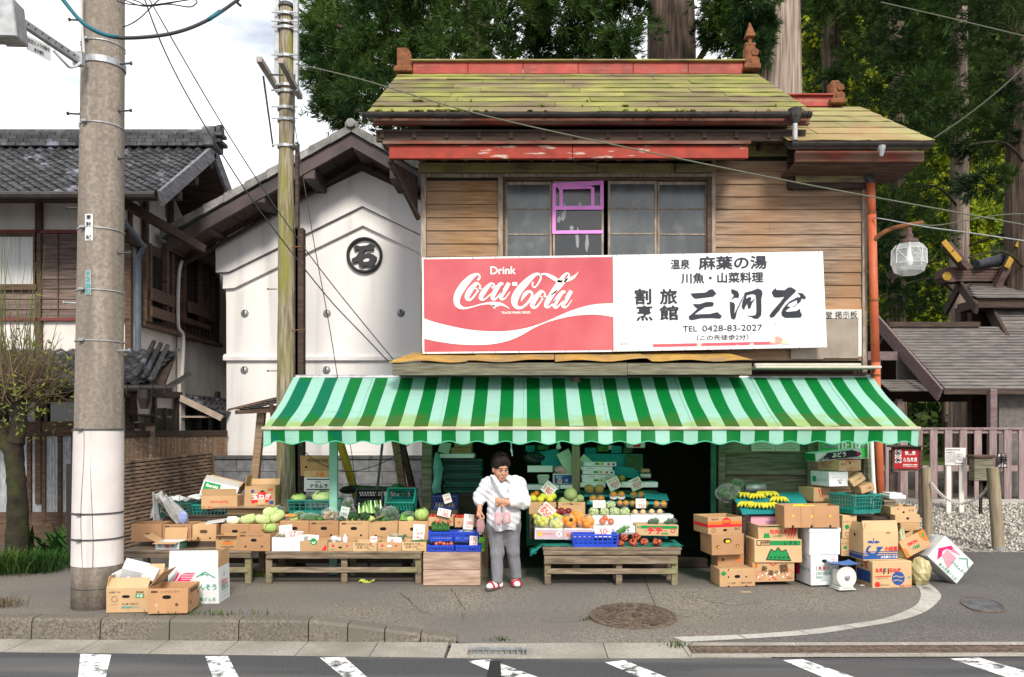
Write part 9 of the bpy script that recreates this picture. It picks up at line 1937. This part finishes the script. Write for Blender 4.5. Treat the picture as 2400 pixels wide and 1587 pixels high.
def hcap(a,b,ra,rb,k):return('cap',(hl_(*a),hl_(*b),ra,rb),k,1)
B=[he((0,.012,.035),(.079,.094,.100),.01),he((0,-.030,-.045),(.066,.062,.080),.03),he((0,-.055,-.098),(.036,.032,.028),.03),he((.040,-.060,-.035),(.030,.028,.032),.02),he((-.040,-.060,-.035),(.030,.028,.032),.02),he((.030,-.086,.012),(.020,.014,.010),.012,-1),he((-.030,-.086,.012),(.020,.014,.010),.012,-1),he((0,-.078,.032),(.055,.018,.014),.02),hcap((0,-.088,.012),(0,-.104,-.030),.009,.015,.012),he((.013,-.094,-.034),(.010,.010,.008),.008),he((-.013,-.094,-.034),(.010,.010,.008),.008),he((0,-.090,-.064),(.024,.012,.008),.008),he((0,-.088,-.078),(.022,.012,.009),.008),he((.030,-.087,.010),(.015,.010,.007),.006),he((-.030,-.087,.010),(.015,.010,.007),.006),he((.080,.008,-.012),(.012,.020,.034),.008),he((-.080,.008,-.012),(.012,.020,.034),.008),hcap((0,.0,-.05),(0,.05,-.17),.056,.064,.03)]
neck=hl_(0,.05,-.16)
B+=[('ell',((0,.03,.99),(.165,.115,.20)),.05,1),('ell',((0,0,.78),(.165,.13,.16)),.06,1),('cap',((-.15,.03,1.14),(.15,.03,1.14),.07,.07),.05,1)]
sL,eL,wL=np.array((-.175,.03,1.13)),L(716,598,.03),L(722,700,-.05)
B+=[('cap',(sL,eL,.055,.043),.03,1),('cap',(eL,wL,.042,.026),.02,1)]
hd=np.array((-.10,-.25,-.96));hd/=np.linalg.norm(hd);kn=wL+hd*.075;sd=np.array((.35,-.9,.12));sd/=np.linalg.norm(sd)
B+=[('cap',(wL+hd*.012,kn,.026,.030,(1,1,1)),.015,1)]
for i,(o,ln)in enumerate(((.030,.062),(.010,.070),(-.010,.066),(-.029,.052))):
 b0=kn+sd*o;b1=b0+hd*ln*.55+np.array((.012,0,0));b2=b1+np.array((.030,-.004,-.010));b3=b2+np.array((.010,0,.018));B+=[('cap',(b0,b1,.0105,.0095),.006,1),('cap',(b1,b2,.0095,.0088),.004,1),('cap',(b2,b3,.0088,.008),.004,1)]
th0=wL+hd*.03+sd*.028;B+=[('cap',(th0,th0+np.array((.022,-.016,-.035)),.013,.0105),.008,1),('cap',(th0+np.array((.022,-.016,-.035)),th0+np.array((.040,-.012,-.058)),.0105,.009),.004,1)]
sR,eR,wR=np.array((.17,.03,1.14)),L(1140,632,-.06),L(1000,628,-.235)
B+=[('cap',(sR,eR,.056,.046),.03,1),('cap',(eR,wR,.045,.031),.02,1)]
kR=L(915,615,-.262);B+=[('cap',(wR,kR,.030,.033,(1,1,.9)),.015,1)]
hv_=(kR-wR)/np.linalg.norm(kR-wR)
for i,(o,ln)in enumerate(((.034,.050),(.012,.056),(-.010,.052),(-.030,.042))):
 b0=kR+np.array((0,-.006,o))+hv_*.006;b1=b0+hv_*ln*.55+np.array((0,.004,-.010));b2=b1+np.array((.010,.022,-.022));b3=b2+np.array((.022,.012,-.006));B+=[('cap',(b0,b1,.0115,.0105),.006,1),('cap',(b1,b2,.0105,.0098),.004,1),('cap',(b2,b3,.0098,.009),.004,1)]
t0=wR+hv_*.03+np.array((0,-.012,-.026));B+=[('cap',(t0,t0+hv_*.034+np.array((0,.0,-.020)),.0135,.0115),.008,1),('cap',(t0+hv_*.034+np.array((0,0,-.020)),t0+hv_*.06+np.array((0,.008,-.016)),.0115,.0095),.004,1)]
hipL,knL,anL=np.array((-.085,.01,.70)),L(888,1130,-.035),L(892,1395,-.075)
hipR,knR,anR=np.array((.085,.02,.70)),L(1040,1120,.03),L(1072,1372,.065)
for a,b_,c in((hipL,knL,anL),(hipR,knR,anR)):B+=[('cap',(a,b_,.082,.052),.04,1),('cap',(b_,c,.050,.034),.02,1)]
ftL=(np.array((-.052,-.045,.040)),np.array((-.150,-.150,.036)));ftR=(np.array((.128,.085,.040)),np.array((.150,-.035,.036)))
for a,b_ in(ftL,ftR):B+=[('cap',(a,a*.3+b_*.7,.036,.036),.02,1),('cap',(a*.4+b_*.6,b_,.037,.030),.02,1),('cap',((a[0],a[1],.04),(a[0],a[1]+.01,.10),.034,.034),.03,1)]
body=solid('body',B,(-.36,-.34,-.0),(.36,.20,1.50),.0046,m_skin)
def hwob(X,Y,Z):return.004*np.sin(X*83+40*Y+3*np.sin(Z*40))*np.sin(Y*71+Z*50+1)+.003*np.sin(Z*120+X*150+4*np.sin(Y*60))
Hh=[he((0,.022,.050),(.092,.104,.104),.01),he((0,-.045,.105),(.070,.050,.040),.03),he((.055,-.030,.07),(.038,.052,.05),.02),he((-.055,-.030,.07),(.038,.052,.05),.02),he((0,.06,-.03),(.078,.06,.07),.03),he((0,-.130,-.045),(.090,.075,.108),.012,-1)]
m_hair=mat('dark_hair',(.016,.013,.013),(.028,.022,.022),scale=14,rough=.95,spec=.08)
solid('hair',Hh,hc-.17,hc+.19,.005,m_hair,wob=hwob)
hvs,hfs=[],[]
for i in range(1300):
 a,e=rnd.uniform(0,2*math.pi),math.asin(rnd.uniform(-.1,1));d=Vector((math.cos(a)*math.cos(e),math.sin(a)*math.cos(e),math.sin(e)))
 if d.y<-.45 and d.z<.42:continue
 p=Vector((d.x*.088,d.y*.102+.02,d.z*.102+.05));q=p+(d+Vector((rnd.uniform(-.6,.6),rnd.uniform(-.9,.2),rnd.uniform(-.5,.6)))).normalized()*rnd.uniform(.02,.058);s=d.cross(Vector((rnd.random(),rnd.random(),1))).normalized()*.0028;k0=len(hvs)
 hvs+=[hl_(*(p+s)),hl_(*(p-s)),hl_(*q)];hfs.append((k0,k0+1,k0+2))
link('hair_strands',fastmesh('hair_strands',np.array(hvs),np.array(hfs),m_hair),pr)
b=MB()
for s in(-1,1):
 b.bar(hl_(s*.030-.014,-.0965,.0085),hl_(s*.030+.014,-.0965,.0085-s*.001),.005,.0045);b.tube([hl_(s*.015,-.096,.030),hl_(s*.032,-.0955,.035),hl_(s*.050,-.088,.029)],[.003,.004,.002],6)
part(pr,'eyes_and_brows',b,m_hair,world=False)
b=MB();b.tube([hl_(-.022,-.094,-.072),hl_(-.008,-.1005,-.069),hl_(.008,-.1005,-.069),hl_(.022,-.094,-.072)],[.002,.004,.004,.002],8);part(pr,'mouth',b,plain('lip',(.30,.10,.08),.5),world=False)
b=MB()
for s in(-1,1):b.tube([hl_(s*.031+math.cos(a)*.021,-.103+.006*abs(math.cos(a)),.006+math.sin(a)*.017)for a in np.linspace(0,2*math.pi,15)],.0016,5,cap=False);b.tube([hl_(s*.052,-.098,.008),hl_(s*.078,-.02,.008)],.0016,5)
b.tube([hl_(-.010,-.104,.008),hl_(.010,-.104,.008)],.0016,5);part(pr,'glasses',b,plain('glasses_frame',(.55,.50,.46),.3,metal=.6),world=False)
T_=[('cap',(hipL,knL,.100,.074),.05,1),('cap',(knL,anL,.070,.060),.03,1),('cap',(hipR,knR,.100,.074),.05,1),('cap',(knR,anR,.070,.060),.03,1),('ell',((0,.01,.70),(.175,.14,.12)),.06,1)]
def tw_(X,Y,Z):return.0022*np.sin(Z*34+X*60)*np.sin(X*50+Y*40)+.0025*np.sin(Z*18+X*60+Y*70)
m_trs=mat('grey_trousers',(.215,.215,.235),(.13,.13,.145),scale=120,rough=.95,bump=.15,detail=2)
solid('trousers',T_,(-.23,-.22,.04),(.24,.22,.80),.0055,m_trs,cut=lambda X,Y,Z:np.where(X<.03,.068+.012*(X+.07),.092)-Z,wob=tw_)
S_=[('ell',((0,.02,1.02),(.183,.14,.20)),.05,1),('ell',((-.01,-.045,.93),(.155,.13,.11)),.05,1),('ell',((0,-.01,.80),(.184,.155,.18)),.06,1),('cap',((0,.0,.66),(0,.0,.76),.165,.168,(1,1.15,1)),.05,1),('cap',((-.155,.03,1.14),(.155,.03,1.14),.078,.078),.05,1),('cap',(neck,(0,.03,1.15),.073,.11),.03,1),('cap',(sL,eL,.088,.072),.03,1),('cap',(eL,eL*.62+wL*.38,.070,.062),.02,1),('cap',(sR,eR,.085,.07),.03,1)]
def sw_(X,Y,Z):
 fz=.006*np.sin(X*52+Z*9)*np.clip((1.0-Z)*3,0,1)*np.where(Y<0,1,.5);return fz+.004*np.sin(Z*38+X*21)*np.sin(X*33-Z*17+2)+.003*np.sin(Z*90+X*60)
m_shirt=mat('pinstriped_shirt',(.66,.66,.69),(.60,.60,.64),scale=9,rough=.85,bump=.12)
nt_=m_shirt.node_tree;N_,K_=nt_.nodes,nt_.links;bs=N_['Principled BSDF'];old=bs.inputs['Base Color'].links[0].from_socket
tcs=N_.new('ShaderNodeTexCoord');sp3=N_.new('ShaderNodeSeparateXYZ');K_.new(tcs.outputs['Object'],sp3 .inputs[0]);nzs=N_.new('ShaderNodeTexNoise');nzs.inputs['Scale'].default_value=7;K_.new(tcs.outputs['Object'],nzs.inputs['Vector'])
def mt(op,a,c=None,e=None):
 q=N_.new('ShaderNodeMath');q.operation=op
 for i,s_ in enumerate((a,c,e)):
  if s_ is None:continue
  if isinstance(s_,(int,float)):q.inputs[i].default_value=s_
  else:K_.new(s_,q.inputs[i])
 return q.outputs[0]
xx_=mt('ADD',mt('MULTIPLY',sp3 .outputs['X'],1),mt('MULTIPLY',nzs.outputs['Fac'],.035));xx_=mt('ADD',xx_,mt('MULTIPLY',sp3 .outputs['Y'],.12));fr_=mt('FRACT',mt('MULTIPLY_ADD',xx_,1/.034,100));ln_=mt('MULTIPLY',mt('LESS_THAN',mt('ABSOLUTE',mt('SUBTRACT',fr_,.5)),.05),.42)
mxs=N_.new('ShaderNodeMixRGB');mxs.inputs[2].default_value=(.10,.10,.14,1);K_.new(ln_,mxs.inputs[0]);K_.new(old,mxs.inputs[1]);K_.new(mxs.outputs[0],bs.inputs['Base Color'])
solid('shirt',S_,(-.38,-.26,.60),(.34,.24,1.32),.0055,m_shirt,cut=lambda X,Y,Z:np.maximum(.642+.012*np.sin(X*30)-Z,((Z-1.205)-(Y+.02)*.55)),wob=sw_)
G_=[('cap',((.135,-.04,1.16),tuple(eR+(.0,-.0,.0)),.075,.085),.04,1),('cap',(tuple(eR),tuple(L(1038,628,-.205)),.078,.060),.03,1),('cap',((.12,-.11,1.08),(.12,-.17,.99),.075,.06),.05,1),('cap',((.06,-.085,1.215),(.13,-.03,1.17),.03,.06),.03,1)]
st0=smooth_pts([tuple(neck+np.array((-.062,-.03,.06))),tuple(L(868,400,-.155)),tuple(L(905,470,-.190)),tuple(L(960,545,-.215)),tuple(L(1010,590,-.225))],4)
for i,(a,c)in enumerate(zip(st0,st0[1:])):q=i/len(st0);G_.append(('cap',(a,c,.012+.02*q,.012+.022*q,(1,1.6,1)),.02,1))
G_+=[('cap',(tuple(neck+np.array((-.062,-.03,.06))),tuple(neck+np.array((0,.07,.05))),.016,.016),.01,1),('cap',(tuple(neck+np.array((0,.07,.05))),tuple(neck+np.array((.065,-.01,.045))),.016,.02),.01,1),('cap',(tuple(neck+np.array((.065,-.01,.045))),(.06,-.085,1.215),.02,.03),.02,1)]
m_sling=mat('white_sling_cloth',(.74,.73,.71),(.68,.67,.66),scale=12,rough=.9,bump=.1)
solid('sling',G_,(-.15,-.33,.82),(.36,.12,1.32),.0055,m_sling,cut=lambda X,Y,Z:-(X-.070)*1.0*np.where(Z<1.005,1,0)-np.where(Z<1.005,0,.5),wob=lambda X,Y,Z:.004*np.sin(X*45+Z*60)+.003*np.sin(Z*110-X*70+Y*60))
for s,(a,c),an in((0,ftL,anL),(1,ftR,anR)):
 Sk=[('cap',(a,a*.3+c*.7,.040,.040),.02,1),('cap',(a*.4+c*.6,c,.041,.034),.02,1),('cap',((a[0],a[1],.04),(an[0],an[1],.12),.039,.038),.03,1)]
 solid('sock',Sk,np.minimum(a,c)-.07,np.maximum(np.maximum(a,c),an)+.07,.005,m_shirt if False else m_sling,cut=lambda X,Y,Z:.012-Z)
 d=Vector(c-a);d.z=0;ln=d.length;yw=math.atan2(d.y,d.x);M_=Matrix.Translation((a[0],a[1],0))@Matrix.Rotation(yw,4,'Z');b=MB();out=[(-.045,0),(-.035,.032),(.02,.040),(ln*.7,.047),(ln+.02,.040),(ln+.045,.012),(ln+.045,-.012),(ln+.02,-.042),(ln*.7,-.047),(.02,-.040),(-.035,-.032)];out=[q[:2]for q in smooth_pts(out,3,True)]
 nq=len(out);b.add([(x,y,.0)for x,y in out]+[(x,y,.024)for x,y in out],[tuple(range(nq))[::-1],tuple(range(nq,2*nq))]+[(i,(i+1)%nq,nq+(i+1)%nq,nq+i)for i in range(nq)],M_);sn=part(pr,'sandal',b,plain('sandal_sole',(.10,.075,.06),.8),world=False)
 b=MB()
 for xs_,w_,hh in((ln*.80,.045,.080),(ln*.30,.044,.092)):
  pts=[M_@Vector((xs_+.01*math.sin(q),w_*1.06*math.cos(q),.018+(hh-.018)*math.sin(q)))for q in np.linspace(0,math.pi,12)];
  for p,q in zip(pts,pts[1:]):b.bar(p,q+(q-p)*.1,.034,.006,up=M_.to_3x3()@Vector((1,0,0)))if False else b.tube([p,q],.013,6,flat=1)
 part(sn,'strap',b,plain('sandal_red',(.42,.012,.05),.45),world=False)
def potbag(lab,top,c,rad,n,m,sd):
 g=random.Random(sd);W=Vector((pX,pY,0));t=thing('bag_of_sweet_potatoes',lab,'bag',W+Vector(c));b=MB();rx,ry,rz=rad
 for i in range(n):x=g.uniform(-.6,.6)*rx;q=Vector((x,g.uniform(-.4,.4)*ry,0));a=g.uniform(-.3,.3);b.tube([q+Vector((a*z*.05,0,z*rz))for z in(-.82,-.5,0,.4,.62)],[.007,.016,.020,.016,.006],9)
 part(t,'sweet_potatoes',b,m,smooth=True,world=False);b=MB();tp=Vector(top)-Vector(c)
 b.tube([Vector((0,0,-rz)),Vector((0,0,-rz*.7)),Vector((0,0,0)),Vector((0,0,rz*.55)),Vector((tp.x*.6,tp.y*.6,rz*.55+(tp.z-rz*.55)*.5)),tp,tp+Vector((0,0,.03))],[.012,rx*.8,rx*1.05,rx*.8,.016,.008,.02],16,flat=ry/rx);b.v=[p+Vector((g.gauss(0,.003),g.gauss(0,.003),g.gauss(0,.002)))for p in b.v];part(t,'bag',b,m_bag,world=False)
gr=tuple(L(925,655,-.262));potbag('clear bag of pink sweet potatoes held by the hand in the sling, left of two',gr,L(905,770,-.275),(.038,.032,.098),5,m_swp,1);gr2=tuple(L(950,655,-.262));potbag('clear bag of pink sweet potatoes held by the hand in the sling, right of two',gr2,L(984,762,-.265),(.036,.032,.090),5,m_swp,2)
potbag('clear bag of dark red sweet potatoes hanging from the lowered hand',tuple(kn+hd*.045+np.array((.02,0,0))),L(732,858,-.10),(.048,.038,.10),6,V_('dark_sweet_potato',(.26,.03,.05),(.36,.08,.10),7),3)
